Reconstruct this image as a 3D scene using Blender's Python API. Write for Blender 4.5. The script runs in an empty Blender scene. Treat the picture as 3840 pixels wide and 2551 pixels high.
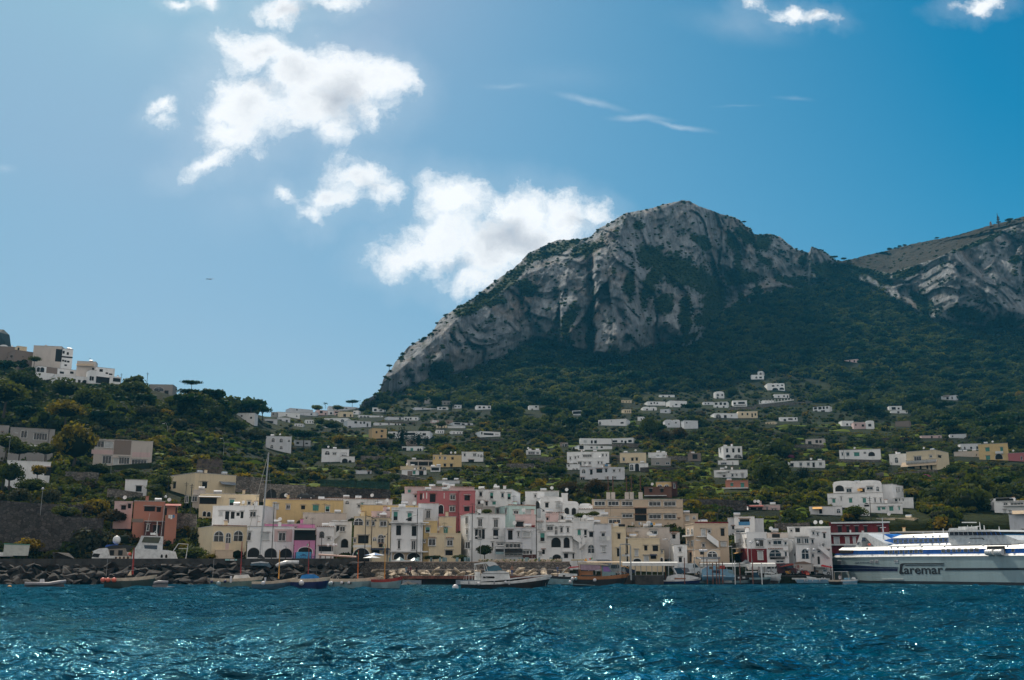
import bpy, math, random
import numpy as np
from mathutils import Vector, Matrix
R = math.radians
scn = bpy.context.scene
COL = scn.collection
rng = np.random.default_rng(7); random.seed(7)

# ------------------------------------------------------------------ camera and survey
F = 3840.0; CX = 1920.0; CY = 1275.5; CAMZ = 2.0
PITCH = math.atan(0.2275); SP, CP = math.sin(PITCH), math.cos(PITCH)
def ray(x, y):
    dx = (x - CX) / F; dy = (CY - y) / F
    return dx, CP - SP * dy, SP + CP * dy
def at(x, y, D):                       # world point seen at photo pixel (x, y), D metres ahead
    a, b, c = ray(x, y); t = D / b
    return Vector((a * t, D, CAMZ + c * t))
def sea(x, y, z=0.0):                  # where the sight line meets height z
    a, b, c = ray(x, y); t = (z - CAMZ) / c
    return Vector((a * t, b * t, z))
def pix(X, Y, Z):
    Z = Z - CAMZ
    f = Y * CP + Z * SP; u = -Y * SP + Z * CP
    return CX + F * X / f, CY - F * u / f
CROP = dict(A=(0,1700,2.8514), B=(600,1700,2.8514), C=(1200,1750,3.3367), D=(1700,1750,3.3367), E=(2200,1750,3.3367),
    Fx=(2700,1750,3.3367), G=(3100,1750,3.1365), H=(0,1200,2.8514), I=(600,1350,3.1357), J=(1200,1400,3.1357),
    K=(1900,1400,3.1357), L=(2500,1350,2.8514), M=(3140,1350,2.8514), N=(1300,700,1.6864), O=(2500,700,1.762),
    W=(0,0,.61458), S=(0,0,1.2297), Q=(1720,2080,6.746), T=(2040,2060,5.1326), U=(2460,2060,5.9025), V=(2820,2080,5.9025),
    X=(3120,1960,3.2792), Y=(0,2050,3.3729), Z=(1100,2040,7.84), P=(0,0,1.0))
def cp(c, x, y):
    o = CROP[c]; return o[0] + x / o[2], o[1] + y / o[2]

cam_d = bpy.data.cameras.new('camera'); cam = bpy.data.objects.new('camera', cam_d); COL.objects.link(cam)
cam.location = (0, 0, CAMZ); cam.rotation_euler = (math.pi/2 + PITCH, 0, 0)
cam_d.sensor_width = 36; cam_d.lens = 36; cam_d.clip_start = .5; cam_d.clip_end = 8000
scn.camera = cam
scn.view_settings.view_transform = 'Standard'; scn.view_settings.look = 'None'
scn.view_settings.exposure = 0.0; scn.view_settings.gamma = 1
cy = scn.cycles
cy.max_bounces = 5; cy.diffuse_bounces = 2; cy.glossy_bounces = 3; cy.transmission_bounces = 3; cy.volume_bounces = 0
cy.transparent_max_bounces = 8; cy.caustics_reflective = False; cy.caustics_refractive = False
cy.sample_clamp_indirect = 6; cy.use_denoising = True; cy.use_adaptive_sampling = True; cy.adaptive_threshold = .02

# ------------------------------------------------------------------ numpy gradient noise
_perm = rng.permutation(256).astype(np.int64); _perm = np.concatenate([_perm, _perm, _perm])
_g = rng.normal(size=(256, 3)); _g /= np.linalg.norm(_g, axis=1)[:, None]
def pn(x, y, z):
    xi = np.floor(x).astype(np.int64); yi = np.floor(y).astype(np.int64); zi = np.floor(z).astype(np.int64)
    xf, yf, zf = x - xi, y - yi, z - zi
    u, v, w = [t*t*t*(t*(t*6-15)+10) for t in (xf, yf, zf)]
    def g(i, j, k):
        h = _perm[_perm[_perm[(xi+i) & 255] + ((yi+j) & 255)] + ((zi+k) & 255)]
        gg = _g[h & 255]
        return gg[..., 0]*(xf-i) + gg[..., 1]*(yf-j) + gg[..., 2]*(zf-k)
    l = lambda a, b, t: a + t*(b-a)
    return l(l(l(g(0,0,0), g(1,0,0), u), l(g(0,1,0), g(1,1,0), u), v), l(l(g(0,0,1), g(1,0,1), u), l(g(0,1,1), g(1,1,1), u), v), w) * 1.6
def fbm(x, y, z, o=4, ridged=False):
    s = 0; a = 1.0; t = 0
    for i in range(o):
        n = pn(x + 17.3*i, y - 9.1*i, z + 5.7*i)
        s = s + a * ((1 - 2*np.abs(n)) if ridged else n); t += a
        x, y, z = x*2.03, y*2.03, z*2.03; a *= .5
    return s / t

# ------------------------------------------------------------------ object helpers
def tag(o, label=None, cat=None, group=None, kind=None, category=None):
    cat = cat or category
    if label: o['label'] = label
    if cat: o['category'] = cat
    if group: o['group'] = group
    if kind: o['kind'] = kind
    return o
def empty(name, loc=(0,0,0), rz=0.0, **k):
    o = bpy.data.objects.new(name, None); COL.objects.link(o); o.location = loc; o.rotation_euler = (0, 0, rz)
    o.empty_display_size = .3
    return tag(o, **k)
def pmesh(name, verts, faces, mats, mi=None, smooth=False):
    me = bpy.data.meshes.new(name)
    verts = np.asarray(verts, dtype=np.float32).reshape(-1, 3)
    if isinstance(faces, np.ndarray):
        n, k = faces.shape
        me.vertices.add(len(verts)); me.vertices.foreach_set('co', verts.ravel())
        me.loops.add(n*k); me.loops.foreach_set('vertex_index', faces.astype(np.int32).ravel())
        me.polygons.add(n); me.polygons.foreach_set('loop_start', np.arange(0, n*k, k, dtype=np.int32))
        me.polygons.foreach_set('loop_total', np.full(n, k, dtype=np.int32))
        me.update(calc_edges=True)
    else:
        me.from_pydata([tuple(v) for v in verts.tolist()], [], faces)
    for m in (mats if isinstance(mats, (list, tuple)) else [mats]): me.materials.append(m)
    if mi is not None: me.polygons.foreach_set('material_index', np.asarray(mi, dtype=np.int32))
    if smooth: me.polygons.foreach_set('use_smooth', np.ones(len(me.polygons), dtype=bool))
    me.validate()
    return me
def link(name, me, parent=None, loc=None, rot=None, **k):
    o = bpy.data.objects.new(name, me); COL.objects.link(o)
    if parent: o.parent = parent
    if loc is not None: o.location = loc
    if rot is not None: o.rotation_euler = rot
    return tag(o, **k)
class MB:
    def __init__(s): s.v = []; s.f = []; s.m = []; s.mi = []; s.sm = False
    def _mat(s, m):
        if m not in s.m: s.m.append(m)
        return s.m.index(m)
    def add(s, vs, fs, m):
        b = len(s.v); s.v += [tuple(v) for v in vs]; k = s._mat(m)
        for f in fs: s.f.append([b+i for i in f]); s.mi.append(k)
        return s
    def box(s, x0, x1, y0, y1, z0, z1, m):
        return s.add([(x0,y0,z0),(x1,y0,z0),(x1,y1,z0),(x0,y1,z0),(x0,y0,z1),(x1,y0,z1),(x1,y1,z1),(x0,y1,z1)],
            [(0,3,2,1),(4,5,6,7),(0,1,5,4),(1,2,6,5),(2,3,7,6),(3,0,4,7)], m)
    def prism(s, poly, y0, y1, m):      # polygon in (x, z), extruded along y
        n = len(poly)
        vs = [(p[0], y0, p[1]) for p in poly] + [(p[0], y1, p[1]) for p in poly]
        fs = [list(range(n)), list(range(2*n-1, n-1, -1))] + [(i, n+i, n+(i+1) % n, (i+1) % n) for i in range(n)]
        return s.add(vs, fs, m)
    def prismz(s, poly, z0, z1, m):
        n = len(poly)
        vs = [(p[0], p[1], z0) for p in poly] + [(p[0], p[1], z1) for p in poly]
        fs = [list(range(n-1, -1, -1)), list(range(n, 2*n))] + [(i, (i+1) % n, n+(i+1) % n, n+i) for i in range(n)]
        return s.add(vs, fs, m)
    def tube(s, pts, r, m, n=6, r1=None):
        pts = [Vector(p) for p in pts]; L = len(pts); vs = []; fs = []
        for i, p in enumerate(pts):
            d = (pts[min(i+1, L-1)] - pts[max(i-1, 0)]).normalized()
            a = d.orthogonal().normalized() if abs(d.z) > .9 else d.cross(Vector((0,0,1))).normalized(); b = d.cross(a)
            rr = r if r1 is None else r + (r1-r)*i/max(L-1, 1)
            for k in range(n):
                t = 2*math.pi*k/n; vs.append(p + a*math.cos(t)*rr + b*math.sin(t)*rr)
        for i in range(L-1):
            for k in range(n): fs.append((i*n+k, i*n+(k+1) % n, (i+1)*n+(k+1) % n, (i+1)*n+k))
        fs.append(list(range(n-1, -1, -1))); fs.append([(L-1)*n+k for k in range(n)])
        return s.add(vs, fs, m)
    def ell(s, c, r, m, nu=10, nv=6, zmin=-1.0):
        vs = []; fs = []
        for j in range(nv+1):
            ph = math.pi*(j/nv) ; z = max(math.cos(ph), zmin); q = math.sin(ph) if math.cos(ph) > zmin else math.sqrt(max(0, 1-zmin*zmin))
            for i in range(nu):
                t = 2*math.pi*i/nu; vs.append((c[0]+r[0]*q*math.cos(t), c[1]+r[1]*q*math.sin(t), c[2]+r[2]*z))
        for j in range(nv):
            for i in range(nu): fs.append((j*nu+i, (j+1)*nu+i, (j+1)*nu+(i+1) % nu, j*nu+(i+1) % nu))
        return s.add(vs, fs, m)
    def build(s, name, parent=None, loc=None, rot=None, smooth=False, **k):
        me = pmesh(name, s.v, s.f, s.m, s.mi, smooth)
        return link(name, me, parent, loc, rot, **k)

# ------------------------------------------------------------------ materials
MAT = {}
def nm(name):
    m = bpy.data.materials.new(name); m.use_nodes = True
    nt = m.node_tree; return m, nt, nt.nodes['Principled BSDF'], nt.nodes.new, nt.links.new
def noise_node(new, lk, scale, detail=3, vec=None, rough=.55, dist=0):
    n = new('ShaderNodeTexNoise'); n.inputs['Scale'].default_value = scale; n.inputs['Detail'].default_value = detail
    n.inputs['Roughness'].default_value = rough; n.inputs['Distortion'].default_value = dist
    if vec is not None: lk(vec, n.inputs['Vector'])
    return n
def ramp(new, lk, src, stops):
    r = new('ShaderNodeValToRGB'); lk(src, r.inputs['Fac']); e = r.color_ramp.elements
    while len(e) > 1: e.remove(e[0])
    e[0].position = stops[0][0]; e[0].color = (*stops[0][1], 1)
    for p, c in stops[1:]:
        x = e.new(p); x.color = (*c, 1)
    return r
def plain(name, c, rough=.6, metal=0, var=.12, scale=1.2, bump=0.0, alpha=None, spec=None, streak=False):
    if name in MAT: return MAT[name]
    m, nt, b, new, lk = nm(name)
    geo = new('ShaderNodeNewGeometry')
    vec = geo.outputs['Position']
    if streak:
        mp = new('ShaderNodeMapping'); lk(vec, mp.inputs['Vector']); mp.inputs['Scale'].default_value = (1, 1, .22); vec = mp.outputs[0]
    n = noise_node(new, lk, scale, 5, vec, .65)
    lo = tuple(max(0, x*(1-var*2.2)) for x in c); hi = tuple(min(1, x*(1+var*.6)) for x in c)
    r = ramp(new, lk, n.outputs['Fac'], [(.3, lo), (.55, c), (.75, hi)])
    lk(r.outputs[0], b.inputs['Base Color'])
    b.inputs['Roughness'].default_value = rough; b.inputs['Metallic'].default_value = metal
    if spec is not None: b.inputs['Specular IOR Level'].default_value = spec
    if alpha is not None: b.inputs['Alpha'].default_value = alpha
    if bump:
        bn = new('ShaderNodeBump'); bn.inputs['Strength'].default_value = bump; bn.inputs['Distance'].default_value = .05
        n2 = noise_node(new, lk, scale*6, 4, geo.outputs['Position']); lk(n2.outputs['Fac'], bn.inputs['Height']); lk(bn.outputs[0], b.inputs['Normal'])
    MAT[name] = m; return m
def wallmat(name, c, dirt=(.18,.17,.15), amt=.24):      # weathered render: grime runs and blotches
    if name in MAT: return MAT[name]
    m, nt, b, new, lk = nm(name)
    geo = new('ShaderNodeNewGeometry'); mp = new('ShaderNodeMapping'); lk(geo.outputs['Position'], mp.inputs['Vector'])
    mp.inputs['Scale'].default_value = (1, 1, .16)
    n1 = noise_node(new, lk, 1.6, 6, mp.outputs[0], .7); n2 = noise_node(new, lk, .35, 5, geo.outputs['Position'], .6)
    mul = new('ShaderNodeMath'); mul.operation = 'MULTIPLY'; lk(n1.outputs['Fac'], mul.inputs[0]); lk(n2.outputs['Fac'], mul.inputs[1])
    mr = new('ShaderNodeMapRange'); lk(mul.outputs[0], mr.inputs['Value']); mr.inputs['From Min'].default_value = .24; mr.inputs['From Max'].default_value = .42
    mr.inputs['To Max'].default_value = amt
    mx = new('ShaderNodeMix'); mx.data_type = 'RGBA'; lk(mr.outputs[0], mx.inputs['Factor'])
    mx.inputs['A'].default_value = (*c, 1); mx.inputs['B'].default_value = (*dirt, 1)
    lk(mx.outputs['Result'], b.inputs['Base Color']); b.inputs['Roughness'].default_value = .85
    b.inputs['Specular IOR Level'].default_value = .25
    bn = new('ShaderNodeBump'); bn.inputs['Strength'].default_value = .3; bn.inputs['Distance'].default_value = .06
    n3 = noise_node(new, lk, 2.5, 5, geo.outputs['Position']); lk(n3.outputs['Fac'], bn.inputs['Height']); lk(bn.outputs[0], b.inputs['Normal'])
    MAT[name] = m; return m
def stonemat(name, c0, c1, scale=1.6, sz=1.4):
    if name in MAT: return MAT[name]
    m, nt, b, new, lk = nm(name)
    geo = new('ShaderNodeNewGeometry'); mp = new('ShaderNodeMapping'); lk(geo.outputs['Position'], mp.inputs['Vector']); mp.inputs['Scale'].default_value = (1, 1, sz)
    v = new('ShaderNodeTexVoronoi'); v.inputs['Scale'].default_value = scale; lk(mp.outputs[0], v.inputs['Vector'])
    v2 = new('ShaderNodeTexVoronoi'); v2.feature = 'DISTANCE_TO_EDGE'; v2.inputs['Scale'].default_value = scale; lk(mp.outputs[0], v2.inputs['Vector'])
    r = ramp(new, lk, v.outputs['Color'], [(.1, c0), (.9, c1)])
    e = ramp(new, lk, v2.outputs['Distance'], [(.0, (.25,.25,.25)), (.09, (1,1,1))])
    mx = new('ShaderNodeMix'); mx.data_type = 'RGBA'; mx.blend_type = 'MULTIPLY'; mx.inputs['Factor'].default_value = 1
    lk(r.outputs[0], mx.inputs['A']); lk(e.outputs[0], mx.inputs['B']); lk(mx.outputs['Result'], b.inputs['Base Color'])
    b.inputs['Roughness'].default_value = .9
    bn = new('ShaderNodeBump'); bn.inputs['Strength'].default_value = .8; bn.inputs['Distance'].default_value = .12
    lk(e.outputs[0], bn.inputs['Height']); lk(bn.outputs[0], b.inputs['Normal'])
    MAT[name] = m; return m
# ------------------------------------------------------------------ lie of the land: curves in photo/2360 units
def cur(pts):
    xs = np.array([p[0] for p in pts], float); ys = np.array([p[1] for p in pts], float)
    return lambda x: np.interp(x, xs, ys)
sil = cur([(-80,812),(0,832),(90,852),(200,884),(300,886),(400,912),(470,918),(510,938),(560,948),(610,960),(640,962),(700,952),(800,946),
  (828,940),(845,920),(870,908),(878,893),(884,872),(893,858),(902,852),(910,836),(925,820),(940,800),(960,788),(985,775),(1000,760),(1008,745),(1016,735),(1040,718),(1060,705),(1085,692),
  (1110,672),(1140,648),(1180,622),(1200,604),(1216,585),(1230,578),(1260,564),(1285,553),(1315,553),(1340,551),(1362,545),(1380,526),(1400,517),(1440,492),(1470,486),(1500,481),(1530,471),
  (1560,465),(1575,461),(1590,464),(1612,476),(1640,485),(1660,493),(1690,500),(1705,507),(1716,520),(1728,525),(1738,540),(1750,541),(1775,539),(1800,547),(1815,560),(1832,574),(1845,577),
  (1866,583),(1868,570),(1880,571),(1900,580),(1915,590),(1925,601),(1945,601),(1962,598),(1990,590),(2030,581),(2060,574),(2100,563),(2150,553),(2200,544),(2240,532),(2280,520),(2320,510),(2360,499),(2460,478)])
cliff = cur([(-80,700),(560,700),(700,860),(826,948),(830,944),(920,907),(1000,882),(1080,858),(1170,828),(1205,800),(1240,786),(1290,797),(1320,812),(1420,830),(1470,815),(1520,800),(1575,808),(1610,790),(1640,740),
  (1700,700),(1750,680),(1800,668),(1850,656),(1900,652),(1960,652),(2010,668),(2060,694),(2110,722),(2150,744),(2250,762),(2360,770),(2460,780)])
edge = cur([(-80,700),(820,930),(900,870),(1000,785),(1060,730),(1110,705),(1160,672),(1215,632),(1260,615),(1320,590),(1370,566),(1400,545),(1440,505),(1500,490),(1575,463),(1690,504),(1800,550),(1870,572),
  (1925,605),(1960,612),(2050,632),(2100,616),(2150,600),(2200,577),(2240,562),(2280,545),(2320,528),(2360,514),(2460,488)])
bD = cur([(440,1500),(500,1420),(600,1290),(650,1190),(700,1110),(750,1040),(800,970),(850,900),(900,800),(930,715),(960,615),(1000,505),(1040,430),(1080,368),(1120,318),(1150,282),(1200,244),(1250,222),(1290,212),(1310,208),(1340,200)])
bH = cur([(700,560),(840,462),(900,425),(950,388),(1000,352),(1050,318),(1100,288),(1150,260),(1200,238),(1250,221),(1290,212),(1310,208),(1340,200)])
_cl0 = cliff
cliff = lambda x: _cl0(x) + (9*np.sin(np.asarray(x)/11.3+np.sin(np.asarray(x)/23.)*2)+7*np.sin(np.asarray(x)/5.7+1)+5*np.sin(np.asarray(x)/3.1))*(np.asarray(x) > 880)
def sstep(a, b, x):
    t = np.clip((x-a)/(b-a), 0, 1); return t*t*(3-2*t)
def depth_raw(x, y):
    w = sstep(430, 720, x)
    d1 = bD(y); yb = _cl0(x)
    up = np.maximum(yb - y, 0)
    d1 = np.where(up > 0, bD(np.maximum(y, yb)) + up*(.42-.2*sstep(1960, 2060, x)), d1)
    sp = sstep(1640, 1720, x)*(1-sstep(2120, 2200, x))       # cliffs stand behind the wooded spur
    d1 = d1 + sp*sstep(0, 40, up)*45
    d1 = d1 + np.maximum(edge(x) - y, 0)*(1.2 + 2.2*sstep(1900, 1990, x))*(up > 0)
    return d1*w + bH(y)*(1-w)
def depth(x, y):
    """metres ahead of the terrain seen at (x, y), photo/2360 units"""
    x = np.asarray(x, float); y = np.asarray(y, float)
    d = depth_raw(x, y)
    t = d * .975 / F * 1.6271
    X = (x-1180)*t; Z = (1320.8-y)*t
    yb = _cl0(x); inrock = sstep(0, 14, yb - y)*sstep(700, 860, x)
    far = sstep(260, 700, d)
    soft = fbm(X/130, d/160, Z/90, 3)*d*.035*far*(1-inrock)
    # buttresses: vertical ribs plus broken facets
    w = fbm(X/60, Z/120+3, d*0, 2)
    wx = fbm(X/150+9, Z/95, d*0+2.2, 3)*1.5
    rib = fbm(X/78 + w*1.3 + wx, d*0+1.7, Z/120 + w, 4, True)
    fine = fbm(X/20 + w, d*0+7.7, Z/34, 4, True)
    mid = fbm(X/44 + w*1.8 + Z/70, d*0+4.1, Z/48, 4, True)
    fa = facets(X/46+w*.8+Z/300, Z/125+w*.5-X/300, 1); fb_ = facets(X/17+wx*.5, Z/40+w, 5)
    rock = -(fa*34 + fb_*12 + rib*26 + mid*9 + fine*7 + fbm(X/8, Z/11, d*0+3, 3, True)*4.5)
    soft = soft + np.where(inrock < 1, fbm(X/14, d/20, Z/10, 3)*3*far*(1-inrock), 0)
    xw = fbm(y/26, y*0+3, y*0, 3)*9
    g = np.exp(-((x-1660)/34)**2)*sstep(560, 640, y)*(1-sstep(700, 760, y))*70     # central gully
    g = g + np.exp(-((x-1362+xw)/7)**2)*sstep(560, 620, y)*22 - 42*sstep(1366, 1374, x+xw)*(1-sstep(1400, 1540, x))*sstep(500, 600, y) - 30*sstep(1288, 1294, x)*(1-sstep(1300, 1350, x))*sstep(640, 720, y) - 30*sstep(1862, 1868, x)*(1-sstep(1890, 1925, x))
    shore = sstep(1895, 1925, x)*sstep(1190, 1275, y)*27
    return d + soft + rock*inrock*(.35+.65*sstep(0, 60, yb-y)) + g*inrock + shore
def facets(u, v, seed=0):
    """broken planar faces: nearest-cell tilted planes"""
    iu, iv = np.floor(u), np.floor(v); best = np.full(np.shape(u), 9.); h = np.zeros(np.shape(u))
    def hs(a, b, k): q = np.sin(a*127.1+b*311.7+k*74.7+seed)*43758.5453; return q-np.floor(q)
    for i in (-1, 0, 1):
        for j in (-1, 0, 1):
            cu_, cv_ = iu+i, iv+j; fu, fv = cu_+hs(cu_, cv_, 1), cv_+hs(cu_, cv_, 2)
            dd = (u-fu)**2+(v-fv)**2; hh = hs(cu_, cv_, 3)+(hs(cu_, cv_, 4)-.5)*1.6*(u-fu)+(hs(cu_, cv_, 5)-.7)*1.0*(v-fv)
            h = np.where(dd < best, hh, h); best = np.minimum(best, dd)
    return h
def W2P(x, y): return x*1.62711, y*1.62711
def ground_D(px, py):                  # native pixel -> terrain depth
    return float(depth(px/1.62711, py/1.62711))
def ground_at(px, py): return at(px, py, ground_D(px, py))

NX, NY = 850, 400
xs = np.linspace(-70, 2440, NX)
T = np.linspace(0, 1, NY)
Xg = np.repeat(xs[None, :], NY, 0)
top = sil(xs)
top = top + fbm(xs/9, xs*0, xs*0, 3)*2.2*sstep(820, 900, xs)
Yg = 1338 + (top[None, :]-1338)*T[:, None]
Dg = depth(Xg, Yg)
px, py = Xg*1.62711, Yg*1.62711
dy = (CY-py)/F; t = Dg/(CP-SP*dy)
V = np.stack([(px-CX)/F*t, Dg, CAMZ+(SP+CP*dy)*t], -1)
# a few rows down the far side of the crests
back = []
for k in range(1, 7):
    b = V[-1].copy(); s = 1 + k*.02
    b[:, 0] *= s; b[:, 1] *= s; b[:, 2] -= k*k*2.5; back.append(b)
V = np.concatenate([V, np.array(back)], 0)
V[0, :, 2] = -3
nyy = NY + 6
idx = np.arange(nyy*NX).reshape(nyy, NX)
q = np.stack([idx[:-1, :-1], idx[:-1, 1:], idx[1:, 1:], idx[1:, :-1]], -1)
isrock = np.zeros((nyy-1, NX-1), bool)
Yc = np.concatenate([Yg, np.repeat(Yg[-1:], 6, 0)], 0); Xc = np.concatenate([Xg, np.repeat(Xg[-1:], 6, 0)], 0)
isrock = (Yc < cliff(Xc))[:-1, :-1] & (Xc > 820)[:-1, :-1]
# woodland clothing of the rock: where brush grows on ledges (local surface property)
def blobs(lst, x, y):
    s = np.zeros_like(x)
    for cx_, cy_, rx, ry, a in lst:
        ca, sa = math.cos(R(a)), math.sin(R(a)); u = (x-cx_)*ca+(y-cy_)*sa; v = -(x-cx_)*sa+(y-cy_)*ca
        s = np.maximum(s, 1.25 - np.sqrt((u/rx)**2 + (v/ry)**2))
    return s
green_b = [(1645,690,30,70,0),(1560,620,45,38,35),(1610,640,50,28,20),(1500,650,16,60,20),(1450,655,14,30,0),(1700,640,35,20,0),(1690,560,12,28,-20),(1760,600,26,9,35),
  (1820,648,40,9,15),(1500,590,35,30,30),(1170,650,60,14,-42),(1270,580,70,12,-22),(1350,575,35,14,-20),(1090,708,45,14,-25),(1130,690,35,16,0),(1215,665,25,20,20),(1020,850,25,20,0),(1310,740,14,45,20),
  (1360,780,12,40,0),(1250,800,30,14,-20),(1580,730,16,50,0),(1530,700,25,25,0),(1900,625,35,22,0),(1940,640,40,30,0),(1990,620,40,20,0),(2030,640,30,14,30),(2130,700,40,15,40),(2230,725,42,18,10),(2320,745,40,12,0),
  (1735,640,14,16,0),(1660,740,60,30,0),(1620,560,30,14,30),(1760,560,20,20,0),(1850,600,9,16,0),(1700,600,9,26,0),(2250,560,60,7,-20),(2340,600,14,10,0),(1720,545,30,14,40),(1580,780,30,12,-20),(2090,630,40,10,-20),(1470,520,18,10,0),(1950,610,30,10,0)]
slope_grass = lambda x, y: ((y < edge(x)-1) & (x > 1930)).astype(float)
def greenness(x, y):
    n = fbm(x/17, y/22, x*0, 4); n2 = fbm(x/6, y/7, x*0+4, 3)
    b = blobs(green_b, x, y)
    g = sstep(.0, .55, b*1.1 + n*.8 + n2*.35)*(b > -.2)
    gen = sstep(.34, .5, n + n2*.5)*.9
    return np.maximum(g, gen)
gv = np.concatenate([greenness(Xg, Yg), np.zeros((6, NX))+.8], 0)
gs = np.concatenate([slope_grass(Xg, Yg), np.repeat(slope_grass(Xg, Yg)[-1:], 6, 0)], 0)
gv = np.where(gs > .5, .0, gv)

def rockmat():
    m, nt, b, new, lk = nm('limestone')
    geo = new('ShaderNodeNewGeometry'); pos = geo.outputs['Position']
    mp = new('ShaderNodeMapping'); lk(pos, mp.inputs['Vector']); mp.inputs['Scale'].default_value = (1, .4, .14)
    mpc = new('ShaderNodeMapping'); lk(pos, mpc.inputs['Vector']); mpc.inputs['Scale'].default_value = (1, .5, .2)
    n1 = noise_node(new, lk, .075, 9, mp.outputs[0], .78); n2 = noise_node(new, lk, .022, 6, pos, .6); n3 = noise_node(new, lk, .24, 7, mpc.outputs[0], .75)
    base = ramp(new, lk, n1.outputs['Fac'], [(.30, (.06,.068,.078)), (.42, (.20,.212,.225)), (.54, (.35,.365,.38)), (.7, (.56,.57,.58))])
    och = ramp(new, lk, n2.outputs['Fac'], [(.52, (1,1,1)), (.66, (1.0,.74,.56)), (.8, (.85,.6,.45))])
    mx = new('ShaderNodeMix'); mx.data_type = 'RGBA'; mx.blend_type = 'MULTIPLY'; mx.inputs['Factor'].default_value = .8
    lk(base.outputs[0], mx.inputs['A']); lk(och.outputs[0], mx.inputs['B'])
    crk = ramp(new, lk, n3.outputs['Fac'], [(.34, (.14,.145,.16)), (.43, (.8,.8,.8)), (.62, (1,1,1)), (.74, (1.0,1.0,1.0))])
    m2 = new('ShaderNodeMix'); m2.data_type = 'RGBA'; m2.blend_type = 'MULTIPLY'; m2.inputs['Factor'].default_value = .75
    lk(mx.outputs['Result'], m2.inputs['A']); lk(crk.outputs[0], m2.inputs['B'])
    at1 = new('ShaderNodeAttribute'); at1.attribute_name = 'green'
    at2 = new('ShaderNodeAttribute'); at2.attribute_name = 'grass'
    n4 = noise_node(new, lk, .35, 4, pos)
    gcol = ramp(new, lk, n4.outputs['Fac'], [(.3, (.012,.022,.008)), (.6, (.035,.055,.016)), (.8, (.07,.085,.03))])
    m3 = new('ShaderNodeMix'); m3.data_type = 'RGBA'; lk(at1.outputs['Fac'], m3.inputs['Factor']); lk(m2.outputs['Result'], m3.inputs['A']); lk(gcol.outputs[0], m3.inputs['B'])
    n5 = noise_node(new, lk, .12, 6, pos, .7)
    bcol = ramp(new, lk, n5.outputs['Fac'], [(.3, (.012,.015,.008)), (.5, (.038,.030,.017)), (.7, (.065,.05,.03)), (.85, (.14,.13,.11))])
    m4 = new('ShaderNodeMix'); m4.data_type = 'RGBA'; lk(at2.outputs['Fac'], m4.inputs['Factor']); lk(m3.outputs['Result'], m4.inputs['A']); lk(bcol.outputs[0], m4.inputs['B'])
    lk(m4.outputs['Result'], b.inputs['Base Color']); b.inputs['Roughness'].default_value = .95; b.inputs['Specular IOR Level'].default_value = .15
    bn = new('ShaderNodeBump'); bn.inputs['Strength'].default_value = 1; bn.inputs['Distance'].default_value = 9
    mp2 = new('ShaderNodeMapping'); lk(pos, mp2.inputs['Vector']); mp2.inputs['Scale'].default_value = (1, .6, .35)
    n6 = noise_node(new, lk, .11, 8, mp2.outputs[0], .75); lk(n6.outputs['Fac'], bn.inputs['Height']); lk(bn.outputs[0], b.inputs['Normal'])
    return m
def soilmat():
    m, nt, b, new, lk = nm('hillside_soil')
    geo = new('ShaderNodeNewGeometry'); pos = geo.outputs['Position']
    n1 = noise_node(new, lk, .03, 6, pos, .6); n2 = noise_node(new, lk, .6, 5, pos, .7)
    a = ramp(new, lk, n1.outputs['Fac'], [(.3, (.008,.012,.005)), (.48, (.015,.022,.007)), (.6, (.032,.042,.010)), (.75, (.045,.038,.018))])
    c = ramp(new, lk, n2.outputs['Fac'], [(.3, (.35,.35,.35)), (.6, (1,1,1))])
    mx = new('ShaderNodeMix'); mx.data_type = 'RGBA'; mx.blend_type = 'MULTIPLY'; mx.inputs['Factor'].default_value = .9
    lk(a.outputs[0], mx.inputs['A']); lk(c.outputs[0], mx.inputs['B']); lk(mx.outputs['Result'], b.inputs['Base Color'])
    b.inputs['Roughness'].default_value = 1; b.inputs['Specular IOR Level'].default_value = .1
    bn = new('ShaderNodeBump'); bn.inputs['Strength'].default_value = 1; bn.inputs['Distance'].default_value = 1.0
    lk(n2.outputs['Fac'], bn.inputs['Height']); lk(bn.outputs[0], b.inputs['Normal'])
    return m
VF = V.reshape(-1, 3); QF = q.reshape(-1, 4); RF = isrock.ravel()
def submesh(name, mask, mat):
    qq = QF[mask]; u, inv = np.unique(qq, return_inverse=True)
    me = pmesh(name, VF[u], inv.reshape(-1, 4), mat, smooth=True)
    for an, arr in (('green', gv), ('grass', gs)):
        a = me.attributes.new(an, 'FLOAT', 'POINT'); a.data.foreach_set('value', arr.ravel()[u].astype(np.float32))
    return me
link('mountain', submesh('mountain', RF, rockmat()), kind='structure', label='grey limestone mountain with sheer cliffs above the wooded slope', category='mountain')
link('hillside', submesh('hillside', ~RF, soilmat()), kind='structure', label='green hillside rising behind the harbour town', category='hillside')

# ------------------------------------------------------------------ sky, sun, air
SUN_AZ, SUN_EL = -24.0, 46.0
w = bpy.data.worlds.new('World'); scn.world = w; w.use_nodes = True
nt = w.node_tree; new = nt.nodes.new; lk = nt.links.new
for n in list(nt.nodes): nt.nodes.remove(n)
out = new('ShaderNodeOutputWorld'); bg = new('ShaderNodeBackground'); lk(bg.outputs[0], out.inputs[0])
sky = new('ShaderNodeTexSky'); sky.sky_type = 'NISHITA'; sky.sun_disc = False
sky.sun_elevation = R(SUN_EL); sky.sun_rotation = R(SUN_AZ); sky.altitude = 0; sky.air_density = 1.0; sky.dust_density = .8; sky.ozone_density = 2.5
def mth(op, a, b=None, c=None, clamp=False):
    n = new('ShaderNodeMath'); n.operation = op; n.use_clamp = clamp
    for i, v in enumerate((a, b, c)):
        if v is None: continue
        if isinstance(v, (int, float)): n.inputs[i].default_value = v
        else: lk(v, n.inputs[i])
    return n.outputs[0]
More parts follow.
